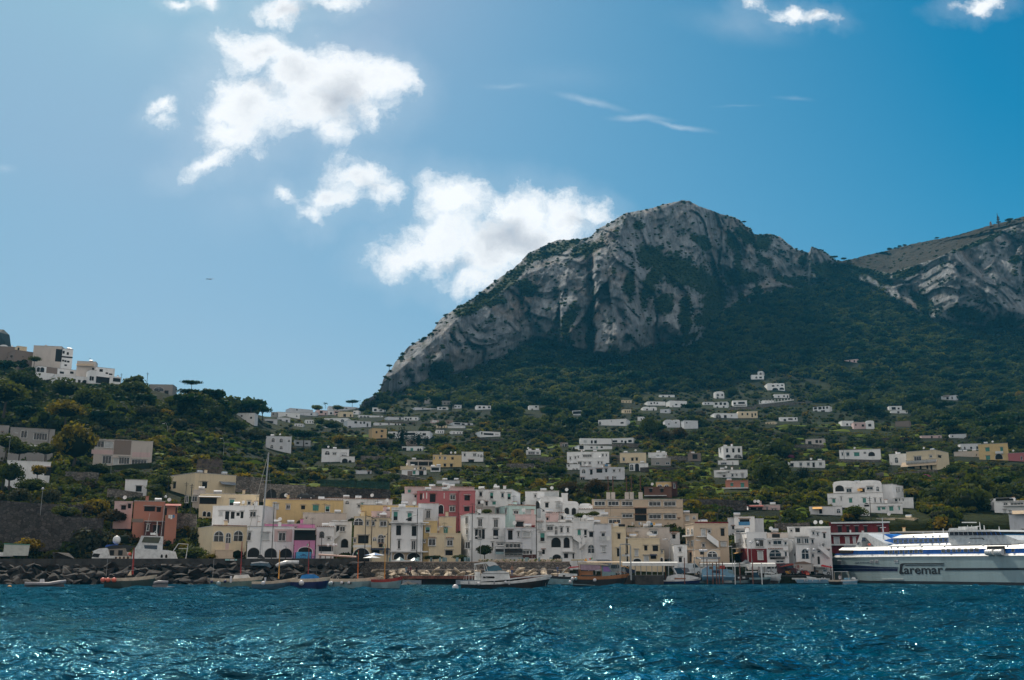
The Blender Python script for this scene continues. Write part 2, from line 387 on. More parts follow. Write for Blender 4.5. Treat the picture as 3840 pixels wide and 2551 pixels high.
def vm(op, a, b=None):
    n = new('ShaderNodeVectorMath'); n.operation = op
    for i, v in enumerate((a, b)):
        if v is None: continue
        if isinstance(v, tuple): n.inputs[i].default_value = v
        else: lk(v, n.inputs[i])
    return n
tc = new('ShaderNodeTexCoord'); sx = new('ShaderNodeSeparateXYZ'); lk(tc.outputs['Generated'], sx.inputs[0])
yy = mth('MAXIMUM', sx.outputs[1], .02)
U = mth('DIVIDE', sx.outputs[0], yy); Vv = mth('DIVIDE', sx.outputs[2], yy)
cu = new('ShaderNodeCombineXYZ'); lk(U, cu.inputs[0]); lk(Vv, cu.inputs[1]); uv = cu.outputs[0]
n1 = noise_node(new, lk, 14, 8, uv, .62); n2 = noise_node(new, lk, 3.2, 3, uv, .5)
d1 = vm('SUBTRACT', n1.outputs['Color'], (.5, .5, .5)); d1s = vm('SCALE', d1.outputs[0]); d1s.inputs['Scale'].default_value = .075
d2 = vm('SUBTRACT', n2.outputs['Color'], (.5, .5, .5)); d2s = vm('SCALE', d2.outputs[0]); d2s.inputs['Scale'].default_value = .05
uvd = vm('ADD', vm('ADD', uv, d1s.outputs[0]).outputs[0], d2s.outputs[0]).outputs[0]
uvc = vm('ADD', uv, (lambda q: (setattr(q.inputs['Scale'], 'default_value', .018), q.outputs[0])[1])(vm('SCALE', d1.outputs[0]))).outputs[0]
def cloud_sum(lst, uvd=uvd):
    acc = None
    for x, y, rx, ry, a, s in lst:                       # centres given by sight line
        c = ray(*cp('W', x, y)); u0, v0 = c[0]/c[1], c[2]/c[1]
        mp = new('ShaderNodeMapping'); mp.vector_type = 'TEXTURE'; lk(uvd, mp.inputs['Vector'])
        mp.inputs['Location'].default_value = (u0, v0, 0); mp.inputs['Rotation'].default_value = (0, 0, R(-a))
        k = 1/2360*1.13
        mp.inputs['Scale'].default_value = (rx*k, ry*k, 1)
        L = vm('LENGTH', mp.outputs[0]).outputs['Value']
        v = mth('SUBTRACT', s, mth('MULTIPLY', L, s))
        acc = v if acc is None else mth('SMOOTH_MAX', acc, v, .25)
    return acc
CUM = [(585,115,110,80,15,1.2),(700,165,150,95,10,1.3),(800,190,150,105,20,1.3),(870,190,100,75,10,1.1),(720,240,150,105,0,1.2),(560,250,140,105,30,1.3),(520,320,105,75,0,1.1),(470,385,90,36,-20,.9),(770,300,80,60,60,1),(850,270,40,45,0,.8),
  (365,265,42,30,-40,.75),(370,300,30,22,0,.5),
  (830,410,95,60,0,1),(770,470,75,50,-20,.9),(660,460,50,30,30,.8),(720,515,45,30,0,.7),(880,450,60,45,0,.9),
  (1040,470,120,80,0,1.2),(1190,500,130,90,10,1.2),(1010,560,150,80,-15,1.2),(1130,580,170,90,0,1.3),(930,600,95,45,-10,1),(1300,510,110,70,10,1.1),(1240,560,130,80,0,1.1),(1100,650,110,40,0,.9),(1370,500,60,40,0,.8),
  (410,5,45,22,0,.9),(490,0,50,30,0,.9),(650,15,70,40,0,1),(760,5,90,28,0,.8),
  (1810,15,75,32,10,1.1),(1870,30,60,28,20,.9),(2250,5,80,30,-10,1),(1720,0,40,30,0,.6)]
CIR = [(1360,235,110,14,14,.8),(1470,272,100,12,0,.8),(1560,288,110,10,12,.8),(1170,200,80,10,0,.5),(1830,232,60,8,8,.5),(10,390,40,18,0,.5),(1700,245,80,5,0,.4),(1700,60,200,60,10,.5),(1300,180,240,60,0,.25),(560,470,170,130,0,.35),(500,160,200,150,0,.35),(330,80,150,100,0,.3)]
cum = cloud_sum(CUM); cir = cloud_sum(CIR, uvc)
n3 = noise_node(new, lk, 22, 10, uvd, .72)
dens = mth('ADD', cum, mth('MULTIPLY', mth('SUBTRACT', n3.outputs['Fac'], .5), 1.45))
mr = new('ShaderNodeMapRange'); mr.interpolation_type = 'SMOOTHSTEP'; lk(dens, mr.inputs['Value']); mr.inputs['From Min'].default_value = -.05; mr.inputs['From Max'].default_value = .85
mh = new('ShaderNodeMapRange'); mh.interpolation_type = 'SMOOTHSTEP'; lk(cum, mh.inputs['Value']); mh.inputs['From Min'].default_value = -.9; mh.inputs['From Max'].default_value = .3; mh.inputs['To Max'].default_value = .10
sc_ = new('ShaderNodeMapRange'); sc_.interpolation_type = 'SMOOTHSTEP'; lk(mth('MULTIPLY', mth('MAXIMUM', cir, 0), mth('ADD', n1.outputs['Fac'], .2)), sc_.inputs['Value']); sc_.inputs['From Max'].default_value = .7; sc_.inputs['To Max'].default_value = .26
alpha = mth('MAXIMUM', mr.outputs[0], mth('ADD', sc_.outputs[0], mh.outputs[0]), clamp=True)
n4 = noise_node(new, lk, 6, 5, uvd, .55)
shade = cloud_sum([(1185,560,100,48,10,1), (780,240,85,50,30,1), (1040,620,60,20,0,.6), (1330,520,50,18,10,.6), (600,200,60,20,20,.4), (1880,25,40,14,0,.7), (700,20,60,20,0,.8), (850,440,40,25,0,.4)])
core = mth('ADD', mth('MULTIPLY', mth('MAXIMUM', shade, 0), .9), mth('MULTIPLY', mth('MULTIPLY', mth('SUBTRACT', dens, .6), 1.0, clamp=True), mth('MULTIPLY', mth('SUBTRACT', n4.outputs['Fac'], .42), 4, clamp=True)), clamp=True)
ccol = ramp(new, lk, core, [(0, (1,1,1)), (.35, (.8,.81,.83)), (1, (.50,.52,.57))])
cs = new('ShaderNodeVectorMath'); cs.operation = 'SCALE'; lk(ccol.outputs[0], cs.inputs[0]); CLOUD_GAIN = cs.inputs['Scale']; CLOUD_GAIN.default_value = 11.0
# deepen the blue (what the lens' polariser does)
sk = new('ShaderNodeSeparateColor'); lk(sky.outputs[0], sk.inputs[0])
SR, SG, SB = (1.25, 1.9), (.76, 1.22), (.82, .9)
def chan(o, g, p, ref=6.0):
    return mth('MULTIPLY', mth('POWER', mth('DIVIDE', o, ref), p), g*ref)
cc = new('ShaderNodeCombineColor')
for i, (g, p) in enumerate((SR, SG, SB)):
    o_ = chan(sk.outputs[i], g, p)
    if i == 0: o_ = mth('MAXIMUM', mth('MULTIPLY', mth('SUBTRACT', o_, 1.0), .72), .05)
    CH = globals().setdefault('CH', []); CH.append(o_)
lk(mth('MINIMUM', CH[0], mth('MULTIPLY', CH[2], .50)), cc.inputs[0]); lk(mth('MINIMUM', CH[1], mth('MULTIPLY', CH[2], .80)), cc.inputs[1]); lk(CH[2], cc.inputs[2])
# pale hazy air low down and towards the sun
hz = mth('MULTIPLY', mth('MULTIPLY_ADD', U, -.85, .42, clamp=True), mth('MULTIPLY_ADD', Vv, -.35, 1.0, clamp=True), clamp=True)
mz = new('ShaderNodeMix'); mz.data_type = 'RGBA'; lk(mth('MULTIPLY', hz, .75), mz.inputs['Factor']); lk(cc.outputs[0], mz.inputs['A']); mz.inputs['B'].default_value = (2.9, 4.75, 6.2, 1)
# unseen bright cloud added behind and above the boat as warm fill light
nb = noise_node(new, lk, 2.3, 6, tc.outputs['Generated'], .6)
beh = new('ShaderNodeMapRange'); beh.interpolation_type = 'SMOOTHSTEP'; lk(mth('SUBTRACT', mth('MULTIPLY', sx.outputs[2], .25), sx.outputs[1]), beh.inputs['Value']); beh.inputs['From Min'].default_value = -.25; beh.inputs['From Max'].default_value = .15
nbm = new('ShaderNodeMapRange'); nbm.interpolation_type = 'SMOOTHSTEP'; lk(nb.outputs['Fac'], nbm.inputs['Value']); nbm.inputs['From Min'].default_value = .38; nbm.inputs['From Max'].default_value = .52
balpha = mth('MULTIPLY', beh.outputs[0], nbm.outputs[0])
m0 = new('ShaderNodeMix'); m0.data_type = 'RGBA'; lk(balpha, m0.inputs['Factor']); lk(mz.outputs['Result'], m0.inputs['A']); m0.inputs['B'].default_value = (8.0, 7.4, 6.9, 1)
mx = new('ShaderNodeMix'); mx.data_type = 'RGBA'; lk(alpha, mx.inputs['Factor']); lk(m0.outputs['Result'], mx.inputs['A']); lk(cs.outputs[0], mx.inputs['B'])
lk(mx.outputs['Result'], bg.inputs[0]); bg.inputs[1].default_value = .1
w.cycles.sampling_method = 'MANUAL'; w.cycles.sample_map_resolution = 512

sd = bpy.data.lights.new('sun', 'SUN'); sd.energy = 5.0; sd.angle = R(.53); sd.color = (1, .90, .76)
so = bpy.data.objects.new('sun', sd); COL.objects.link(so)
sv = Vector((math.sin(R(SUN_AZ))*math.cos(R(SUN_EL)), math.cos(R(SUN_AZ))*math.cos(R(SUN_EL)), math.sin(R(SUN_EL))))
so.rotation_euler = sv.to_track_quat('Z', 'Y').to_euler(); so.location = sv*100
import os
HAZE = not os.environ.get('NOHAZE')
if HAZE:
    m = bpy.data.materials.new('haze_air'); m.use_nodes = True; t_ = m.node_tree
    for n in list(t_.nodes): t_.nodes.remove(n)
    o_ = t_.nodes.new('ShaderNodeOutputMaterial'); pv = t_.nodes.new('ShaderNodeVolumePrincipled'); t_.links.new(pv.outputs[0], o_.inputs['Volume'])
    pv.inputs['Color'].default_value = (.10, .60, 1.0, 1); pv.inputs['Density'].default_value = .00008; pv.inputs['Anisotropy'].default_value = .1
    b = MB().box(-1300, 1300, -60, 2100, -4.5, 760, m).build('haze', kind='stuff', label='thin blue air in front of the mountain', category='haze')

# ------------------------------------------------------------------ water
def watermat():
    m, nt, b, new, lk = nm('sea_water')
    geo = new('ShaderNodeNewGeometry'); pos = geo.outputs['Position']
    mp = new('ShaderNodeMapping'); lk(pos, mp.inputs['Vector']); mp.inputs['Scale'].default_value = (.6, 1, 1); mp.inputs['Rotation'].default_value = (0, 0, R(14))
    n1 = noise_node(new, lk, 1.5, 4, mp.outputs[0], .55, .3); n2 = noise_node(new, lk, .35, 3, mp.outputs[0], .5)
    ad0 = new('ShaderNodeMath'); ad0.operation = 'MULTIPLY_ADD'; lk(n2.outputs['Fac'], ad0.inputs[0]); ad0.inputs[1].default_value = 2.0; lk(n1.outputs['Fac'], ad0.inputs[2])
    mpf = new('ShaderNodeMapping'); lk(pos, mpf.inputs['Vector']); mpf.inputs['Scale'].default_value = (.22, .13, 1); mpf.inputs['Rotation'].default_value = (0, 0, R(6))
    n7 = noise_node(new, lk, 1.0, 5, mpf.outputs[0], .7, .5)
    sep = new('ShaderNodeSeparateXYZ'); lk(pos, sep.inputs[0]); fr = new('ShaderNodeMapRange'); lk(sep.outputs[1], fr.inputs['Value']); fr.inputs['From Min'].default_value = 18; fr.inputs['From Max'].default_value = 80; fr.inputs['To Min'].default_value = .4; fr.inputs['To Max'].default_value = 9.0
    ad = new('ShaderNodeMath'); ad.operation = 'MULTIPLY_ADD'; lk(n7.outputs['Fac'], ad.inputs[0]); lk(fr.outputs[0], ad.inputs[1])
    f2 = new('ShaderNodeMapRange'); lk(sep.outputs[1], f2.inputs['Value']); f2.inputs['From Min'].default_value = 35; f2.inputs['From Max'].default_value = 130; f2.inputs['To Min'].default_value = 1; f2.inputs['To Max'].default_value = .55
    ms = new('ShaderNodeMath'); ms.operation = 'MULTIPLY'; lk(ad0.outputs[0], ms.inputs[0]); lk(f2.outputs[0], ms.inputs[1]); lk(ms.outputs[0], ad.inputs[2])
    bn = new('ShaderNodeBump'); bn.inputs['Strength'].default_value = 1; bn.inputs['Distance'].default_value = .85
    lk(ad.outputs[0], bn.inputs['Height']); lk(bn.outputs[0], b.inputs['Normal'])
    n3 = noise_node(new, lk, .035, 4, pos)
    r = ramp(new, lk, n3.outputs['Fac'], [(.35, (.0, .030, .062)), (.65, (.0, .062, .105))])
    lk(r.outputs[0], b.inputs['Base Color']); b.inputs['Roughness'].default_value = .07; b.inputs['IOR'].default_value = 1.33; 
    df = new('ShaderNodeBsdfDiffuse'); gl = new('ShaderNodeBsdfGlossy'); fz = new('ShaderNodeFresnel'); ms_ = new('ShaderNodeMixShader')
    lk(r.outputs[0], df.inputs['Color']); gl.inputs['Color'].default_value = (.34, .84, .96, 1); gl.inputs['Roughness'].default_value = .10; fz.inputs['IOR'].default_value = 1.42
    for q_ in (df, gl, fz): lk(bn.outputs[0], q_.inputs['Normal'])
    lk(fz.outputs[0], ms_.inputs[0]); lk(df.outputs[0], ms_.inputs[1]); lk(gl.outputs[0], ms_.inputs[2]); lk(ms_.outputs[0], nt.nodes['Material Output'].inputs['Surface'])
    return m
ny, nx = 561, 860
yv = np.concatenate([np.linspace(2760, 2310, 270), np.linspace(2309.5, 2183.6, 290), [2165]])
a_ = np.linspace(-.62, .62, nx)
Dw = np.array([CAMZ*(CP-SP*(CY-y)/F)/-(SP+CP*(CY-y)/F) for y in yv])
X = a_[None, :]*Dw[:, None]; Y = np.repeat(Dw[:, None], nx, 1)
Z = np.zeros_like(X)
sp_ = np.gradient(Dw)[:, None]
for i in range(46):
    lam = 6.0*(.08**(i/45)); k = 2*math.pi/lam; th = rng.normal(math.pi*.42, .75)
    amp = .0175*lam**.8*(.62 if lam > 1.5 else 1.0)
    fade = np.clip((lam/np.maximum(-sp_ if sp_.mean() < 0 else sp_, 1e-3) - 2)/3, 0, 1)
    grp = .5 + .5*np.sin(X*.13*math.cos(i)+Y*.1*math.sin(i*2.1)+i)
    ph = rng.uniform(0, 6.28); a = k*(X*math.cos(th)+Y*math.sin(th))+ph + .6*np.sin(X*.21+i)+.5*np.sin(Y*.17+2*i)
    Z += fade*amp*(.35+grp)*(np.sin(a) - .25*np.cos(2*a))
Z *= 1 + 1.3*sstep(45, 120, Y)
idx = np.arange(ny*nx).reshape(ny, nx)
Qw = np.stack([idx[:-1, :-1], idx[:-1, 1:], idx[1:, 1:], idx[1:, :-1]], -1).reshape(-1, 4)
Vw = np.stack([X, Y, Z], -1).reshape(-1, 3)
# outer skirt of calm sea: runs on under the land and past the boat
sk0 = len(Vw); extra = np.array([(-1900, -300, -.25), (1900, -300, -.25), (1900, 1600, -.25), (-1900, 1600, -.25)])
me = pmesh('water', np.concatenate([Vw, extra]), np.concatenate([Qw, np.array([[sk0, sk0+1, sk0+2, sk0+3]])]), watermat(), smooth=True)
link('water', me, kind='structure', label='choppy blue green harbour water with sun glitter', category='water')
# ------------------------------------------------------------------ houses
PAL = dict(W=(.82,.82,.81), V=(.66,.67,.69), C=(.72,.60,.41), Y=(.66,.49,.24), K=(.60,.42,.22), P=(.44,.145,.155), O=(.46,.20,.14), M=(.60,.24,.42), R=(.17,.018,.022), G=(.33,.31,.29),
    T=(.52,.70,.66), B=(.58,.46,.34), N=(.15,.075,.055), Q=(.62,.46,.44), D=(.09,.035,.03), S=(.24,.19,.16), L=(.56,.50,.45))
def wall_of(c): return wallmat('render_'+c, PAL[c])
GLASS = plain('window_glass', (.008,.010,.013), .12, spec=.6, var=.5, scale=.7)
DARK = plain('dark_opening', (.005,.005,.005), .8)
TRIM = plain('white_trim', (.72,.72,.70), .6); SHUT = plain('pale_shutter', (.50,.52,.52), .6); GREEN = plain('green_shutter', (.05,.24,.19), .5)
RAIL = plain('black_iron', (.015,.015,.015), .5); TILE = plain('clay_tile', (.36,.17,.10), .85, var=.4, scale=3); CONC = plain('roof_coping', (.48,.46,.43), .9, var=.3)
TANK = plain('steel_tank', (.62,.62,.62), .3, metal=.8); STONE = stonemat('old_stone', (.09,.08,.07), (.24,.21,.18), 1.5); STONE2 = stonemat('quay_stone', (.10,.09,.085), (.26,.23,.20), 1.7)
AWN = dict(w=plain('awning_white', (.75,.75,.72), .8), r=plain('awning_red', (.35,.06,.04), .8), t=plain('awning_tan', (.52,.40,.27), .8), n=plain('awning_navy', (.015,.03,.07), .8),
    o=plain('awning_orange', (.75,.42,.12), .8), g=plain('awning_grey', (.22,.24,.26), .8), k=DARK, W=TRIM, b=plain('paint_blue', (.05,.22,.42), .5), p=wall_of('S'), R=wall_of('R'), Q=wall_of('Q'), N=wall_of('N'), D=wall_of('D'))
HRECT = []      # facade rectangles in photo pixels, so no scrub is planted in front of them
hid = 0
def arch_poly(x0, x1, z0, z1, n=9, grow=0.0):
    r = (x1-x0)/2; h = min(r, (z1-z0)*.6); zc = z1-h; cx_ = (x0+x1)/2
    p = [(x0-grow, z0), (x1+grow, z0)]
    for i in range(n+1):
        t = math.pi*i/n; p.append((cx_+math.cos(t)*(r+grow), zc+math.sin(t)*(h+grow)))
    return p
def openings(parent, spec, crop, loc_of, far, sgn=''):
    """spec 'w x0 y0 x1 y1; ...' measured in the crop; loc_of maps a pixel to (u, z) on the face (y = 0 plane, outward = -y)"""
    for it in spec.split(';'):
        it = it.split()
        if not it: continue
        k = it[0]; x0, y0, x1, y1 = map(float, it[1:5]); col = it[5] if len(it) > 5 else 'w'
        (u0, z1), (u1, z0) = loc_of(x0, y0), loc_of(x1, y1)
        if u1 < u0: u0, u1 = u1, u0
        w, h = u1-u0, z1-z0
        if w < .12 or h < .12: continue
        if k in 'wmskgG' and far:
            MB().box(u0, u1, -.05, 0, z0, z1, GREEN if k in 'gG' else SHUT if k == 's' else DARK).build('window' if h < 2.2 else 'door', parent); continue
        if k in 'wmskgG':
            f = MB(); e = min(.13, w*.14)
            mat = dict(w=TRIM, m=TRIM, s=TRIM, k=TRIM, g=GREEN, G=TRIM)[k]
            if k != 'k' and k != 'g':
                f.box(u0-e*.6, u0+e*.4, -.09, .0, z0, z1, mat).box(u1-e*.4, u1+e*.6, -.09, 0, z0, z1, mat).box(u0+e*.4, u1-e*.4, -.09, 0, z1-e, z1, mat).box(u0+e*.4, u1-e*.4, -.09, 0, z0, z0+e*.8, mat)
                n = max(2, int(round(w/.8))) if k == 'm' or k == 'w' and w > .8 else 1
                for i in range(1, n): x = u0+w*i/n; f.box(x-.03, x+.03, -.08, -.0, z0+e*.8, z1-e, mat)
            if not far:
                MB().box(u0-.22, u1+.22, -.30, .0, z1+.12, z1+.22, CONC if k != 'k' or hid % 3 else TILE).build('window_hood', parent)
                if h < 1.9 and k not in 'kg': f.box(u0-.12, u1+.12, -.18, 0, z0-.1, z0, CONC)
            pane_m = dict(w=GLASS, m=GLASS, s=SHUT, k=DARK, g=GREEN, G=DARK)[k]
            if f.v:
                o = f.build('window' if k not in 'k' or h < 1.7 else 'door', parent)
                p = MB().box(u0, u1, -.035, 0, z0, z1, pane_m)
                if k == 'G': p.box(u0, u1, -.06, -.035, z0+h*.45, z1, GREEN)
                if k in 'sg' and h > .8:
                    for i in range(1, 6): p.box(u0+.03, u1-.03, -.05, -.035, z0+h*i/6-.02, z0+h*i/6+.02, pane_m)
                p.build('shutter' if k in 'sg' else 'pane', o)
            else:
                MB().box(u0, u1, -.04, 0, z0, z1, pane_m).build('window' if h < 1.9 else 'door', parent)
        elif k in 'aA':
            f = MB(); e = .13
            outer = arch_poly(u0, u1, z0, z1, grow=e); inner = arch_poly(u0, u1, z0, z1)
            n = len(inner); vs = [(a, -.1, b) for a, b in outer]+[(a, -.1, b) for a, b in inner]+[(a, 0, b) for a, b in outer]
            fs = []
            for i in range(1, n): j = (i+1) % n; fs += [(i, j, n+j, n+i), (2*n+i, 2*n+j, j, i)]
            f.add(vs, fs, TRIM)
            if k == 'a':
                f.box((u0+u1)/2-.04, (u0+u1)/2+.04, -.09, -.045, z0, z1-.05, TRIM).box(u0, u1, -.088, -.046, z0+h*.55, z0+h*.55+.08, TRIM)
            o = f.build('window' if k == 'a' else 'archway', parent)
            MB().prism(inner, -.04, 0, GLASS if k == 'a' else DARK).build('pane' if k == 'a' else 'opening', o)
        elif k in 'Bb':
            dd = min(1.1, .5+w*.1); f = MB(); f.box(u0, u1, -dd, 0, z0-.14, z0, CONC)
            if k == 'B':
                m = RAIL if col != 'W' else TRIM
                f.box(u0, u1, -dd, -dd+.05, z0+.95, z0+1.0, m)
                n = max(3, int(w/.22)); n = min(n, 60)
                for i in range(n+1): x = u0+(w-.03)*i/n; f.box(x, x+.03, -dd+.005, -dd+.035, z0, z0+.95, m)
                f.box(u0, u0+.04, -dd+.05, 0, z0+.95, z0+1.0, m).box(u1-.04, u1, -dd+.05, 0, z0+.95, z0+1.0, m)
            else: f.box(u0, u1, -dd, -dd+.15, z0, z0+.9, TRIM)
            f.build('balcony', parent)
        elif k == 'S': MB().box(u0, u1, -.8, 0, z0, z1, TRIM).build('balcony_slab', parent)
        elif k == 'c':
            MB().add([(u0, 0, z1), (u1, 0, z1), (u1, -1.5, z0), (u0, -1.5, z0), (u0, 0, z1-.06), (u1, 0, z1-.06), (u1, -1.5, z0-.06), (u0, -1.5, z0-.06)],
                [(0,1,2,3), (7,6,5,4), (3,2,6,7), (0,3,7,4), (1,5,6,2), (0,4,5,1)], AWN[col]).build('awning', parent)
        elif k == 'p': MB().box(u0, u1, -.03, 0, z0, z1, AWN[col]).build('wall_panel', parent)
        elif k == 't':
            f = MB(); n = min(90, max(4, int(w/.3)))
            for i in range(n): x = u0+w*i/n; f.box(x, x+w/n*.62, -.32, .02, z0, z0+.16, TILE)
            f.box(u0, u1, -.22, 0, z0-.06, z0-.003, TRIM); f.build('tile_eave', parent)
        elif k == 'l':
            f = MB(); n = max(3, int(w/.7))
            cols = [TRIM, AWN['w'], AWN['b'], AWN['o'], SHUT]
            for i in range(n):
                x = u0+w*i/n; hh = h*random.uniform(.6, 1); f.box(x+.02, x+w/n-.04, -1.16, -1.12, z1-hh, z1, random.choice(cols if n < 9 else cols[:2]))
            f.build('laundry', parent)
        elif k == 'X':                      # outside stair, falling to the right (or left when col is 'l')
            f = MB(); n = 14
            for i in range(n):
                a, b = (u0+w*i/n, u0+w*(i+1)/n); top = (z1-h*(i+1)/n) if col != 'l' else (z0+h*(i+1)/n)
                f.box(a, b, -1.0, 0, top-.5, top, CONC)
                f.box(a, b, -1.08, -1.0, top-.5, top+.75, wall_of('W'))
            f.build('outside_stair', parent)
        elif k == 'v':
            f = MB(); f.prism(arch_poly(u0, u1, z0, z1, 12), .15, 6, wall_of('W')); f.build('vault_roof', parent)
def H(label, c, xs, yt, yb, D=None, a=0.0, col='W', spec='', side='', dep=None, top='flat', clutter=None, below=4.0, name=None, cat='house', wings=()):
    """one house: xs = (left, right) or (left, near corner, right) in crop pixels"""
    global hid; hid += 1
    xs = list(xs); c_ = c
    P = lambda x, y: cp(c, x, y)
    if D is None:
        px, py = P((xs[0]+xs[-1])/2, yb); D = ground_D(px, py-2)
    far = D > 420
    if far and a == 0 and len(xs) == 2: a = [14, 9, 19, -9, 12, 6, -14][hid % 7]
    if len(xs) == 2:
        xn = xs[0] if a >= 0 else xs[1]
    else: xn = xs[1]
    pn_, pt_ = P(xn, yb), P(xn, yt)
    Pb = at(*pn_, D); Pt = at(*pt_, D)
    z0, z1 = Pb.z-below, Pt.z
    phi = math.atan2(Pb.x, Pb.y); ang = R(a)-phi
    e = Vector((math.cos(ang), math.sin(ang), 0)); nrm = Vector((-e.y, e.x, 0))       # nrm points away from the viewer
    def uplane(x, y, P0, dirv):
        r = Vector(ray(*P(x, y))); n2 = Vector((-dirv.y, dirv.x, 0))
        t = (P0.x*n2.x+P0.y*n2.y)/(r.x*n2.x+r.y*n2.y)
        q = r*t; return (q.x-P0.x)*dirv.x+(q.y-P0.y)*dirv.y, q.z+CAMZ
    ym = (yt+yb)/2
    if a >= 0:
        wf, _ = uplane(xs[-1], ym, Pb, e); uf = (0, wf)
        sd = nrm
        if len(xs) == 3: ws, _ = uplane(xs[0], ym, Pb, sd); ws = min(max(ws, 3), 26)
        else: ws = dep or min(9, max(5, wf*.7))
    else:
        wf, _ = uplane(xs[0], ym, Pb, e); uf = (wf, 0); sd = nrm
        if len(xs) == 3: ws, _ = uplane(xs[-1], ym, Pb, sd); ws = min(max(ws, 3), 26)
        else: ws = dep or min(9, max(5, -wf*.7))
    root = empty(name or ('villa' if far else 'house'), (Pb.x, Pb.y, z0), ang, label=label, category=cat)
    m = wall_of(col)
    H_ = z1-z0; u0, u1 = uf
    MB().box(u0, u1, 0, ws, 0, H_, m).build('wall', root)
    rf = MB()
    if top == 'flat':
        rf.box(u0-.08, u1+.08, -.08, ws+.08, H_, H_+.14, CONC if hid % 2 else m)
    elif top == 'tile':
        rf.box(u0-.1, u1+.1, -.1, ws+.1, H_, H_+.08, TRIM)
        n = min(140, max(4, int((u1-u0)/.36)))
        for i in range(n): x = u0+(u1-u0)*i/n; rf.box(x, x+(u1-u0)/n*.6, -.3, .5, H_+.083, H_+.24, TILE)
    elif top == 'vault':
        rf.box(u0-.05, u1+.05, -.05, ws, H_, H_+.1, m)
        n = max(1, int(round((u1-u0)/5.0))); k = (u1-u0)/n
        for i in range(n): rf.prism(arch_poly(u0+k*i+.15, u0+k*(i+1)-.15, H_+.1, H_+.1+min(k*.16, H_*.12), 10), .1, ws-.1, m)
    rfo = rf.build('roof', root)
    loc = lambda x, y: (lambda q: (q[0], q[1]-z0))(uplane(x, y, Pb, e))
    openings(root, spec, c, loc, far)
    if side:
        sroot = root
        # side face: local frame where x runs along the side wall
        f = empty('side_face', (0, 0, 0), 0)
        bpy.data.objects.remove(f)
        before = set(o.name for o in root.children)
        def sloc(x, y):
            q = uplane(x, y, Pb, sd); return (-q[0] if a >= 0 else q[0]), q[1]-z0
        openings(root, side, c, sloc, far)
        rot = Matrix.Rotation(-math.pi/2 if a >= 0 else math.pi/2, 4, 'Z')
        for o in root.children:
            if o.name not in before: o.matrix_local = rot
    k = clutter if clutter is not None else (0 if far else (1 + hid % 3))
    rr = random.Random(hid*13)
    W_ = u1-u0
    for i in range(k):
        x = u0+W_*rr.uniform(.12, .88); y = rr.uniform(.8, max(1, min(ws-1, 4))); t = rr.random(); zz = H_+.14
        if t < .35: MB().tube([(x-.7, y, zz+.5), (x+.7, y, zz+.5)], .36, TANK, 10).box(x-.5, x+.5, y-.25, y+.25, zz, zz+.2, CONC).build('water_tank', root)
        elif t < .6:
            MB().tube([(x, y, zz), (x, y, zz+.7)], .04, RAIL).tube([(x, y-.05, zz+.9), (x-.03, y-.18, zz+.93), (x-.05, y-.26, zz+.95)], .08, TRIM, 12, r1=.42).build('satellite_dish', root)
        elif t < .8: MB().tube([(x, y, zz), (x, y, zz+2.2)], .03, RAIL, 4).box(x-.6, x+.6, y-.02, y+.02, zz+1.9, zz+1.95, RAIL).box(x-.35, x+.35, y-.021, y+.021, zz+2.1, zz+2.14, RAIL).build('aerial', root)
        else: MB().box(x-.3, x+.3, y-.3, y+.3, H_+.05, H_+1.1, m).box(x-.42, x+.42, y-.42, y+.42, H_+1.1, H_+1.2, TILE).build('chimney', root)
    pa, pb = P(min(xs), yt), P(max(xs), yb)
    HRECT.append((pa[0], pa[1], pb[0], pb[1]+ (12 if D < 420 else 4), D))
    return root
h = H
# --- harbour front and the rows behind it, left to right
h('grey and cream flat block with satellite dishes below the vine terraces','B',(40,360,810),210,480,262,28,'C','k 455 305 500 375; c 635 300 800 345 g; w 880 310 905 340','k 145 310 168 375',clutter=5)
h('old low house with white veranda windows under the grey block','B',(345,480),395,560,247,0,'L','m 270 455 300 530; m 345 455 395 520')
h('pale yellow house with white pergola terrace','B',(410,1055),432,690,240,0,'C','G 745 490 795 562; w 935 512 970 556; k 425 475 605 545; B 415 575 605 576; c 415 455 650 472 w; A 460 622 490 675; A 505 628 540 678; w 990 540 1015 560',clutter=4)
h('long white house with open loggia and plain side wall','B',(560,1090,1525),565,760,224,-20,'W','s 635 622 670 668; k 700 622 735 745; k 760 627 795 700; k 820 637 850 670; k 865 625 890 695; w 965 620 1025 685','w 1268 620 1308 680',clutter=4)
h('cream house with two white arched windows and tiled eave','B',(150,545,925),778,1110,207,14,'C','a 582 835 672 945; a 708 855 750 960; a 792 830 880 940; p 700 962 735 1030 Q','w 180 815 215 860; w 335 820 370 860',top='tile',clutter=2)
h('small beige shed with dark roof in front of the cream arched house','B',(592,780),1040,1110,204.5,0,'B','k 700 1100 705 1105',clutter=0,cat='shed',name='shed')
h('white house over three large arches beside the quay','B',(925,1430),785,1125,207.6,0,'W','w 935 840 970 935; s 1085 850 1165 930; p 1225 812 1410 946 Q; w 1270 845 1340 940; S 925 940 1430 950; A 940 1010 1062 1112; A 1120 1015 1248 1118; A 1282 1018 1410 1118',clutter=4)
h('magenta house with black netting over its terrace','B',(1432,1660),805,1075,206.6,0,'M','k 1436 822 1660 932; A 1480 1005 1625 1075; c 1436 800 1660 825 k',clutter=1)
h('magenta upper storey set back behind the white arcade house','B',(1115,1655),757,850,214,0,'M','w 1435 786 1465 812',clutter=4)
h('long ochre apartment row with turquoise shutters','B',(1100,1960),492,640,232,0,'Y','g 1635 555 1695 615; G 1770 562 1812 628; s 1210 540 1265 600; w 1350 550 1390 600; k 1510 560 1550 600',top='tile',clutter=6)
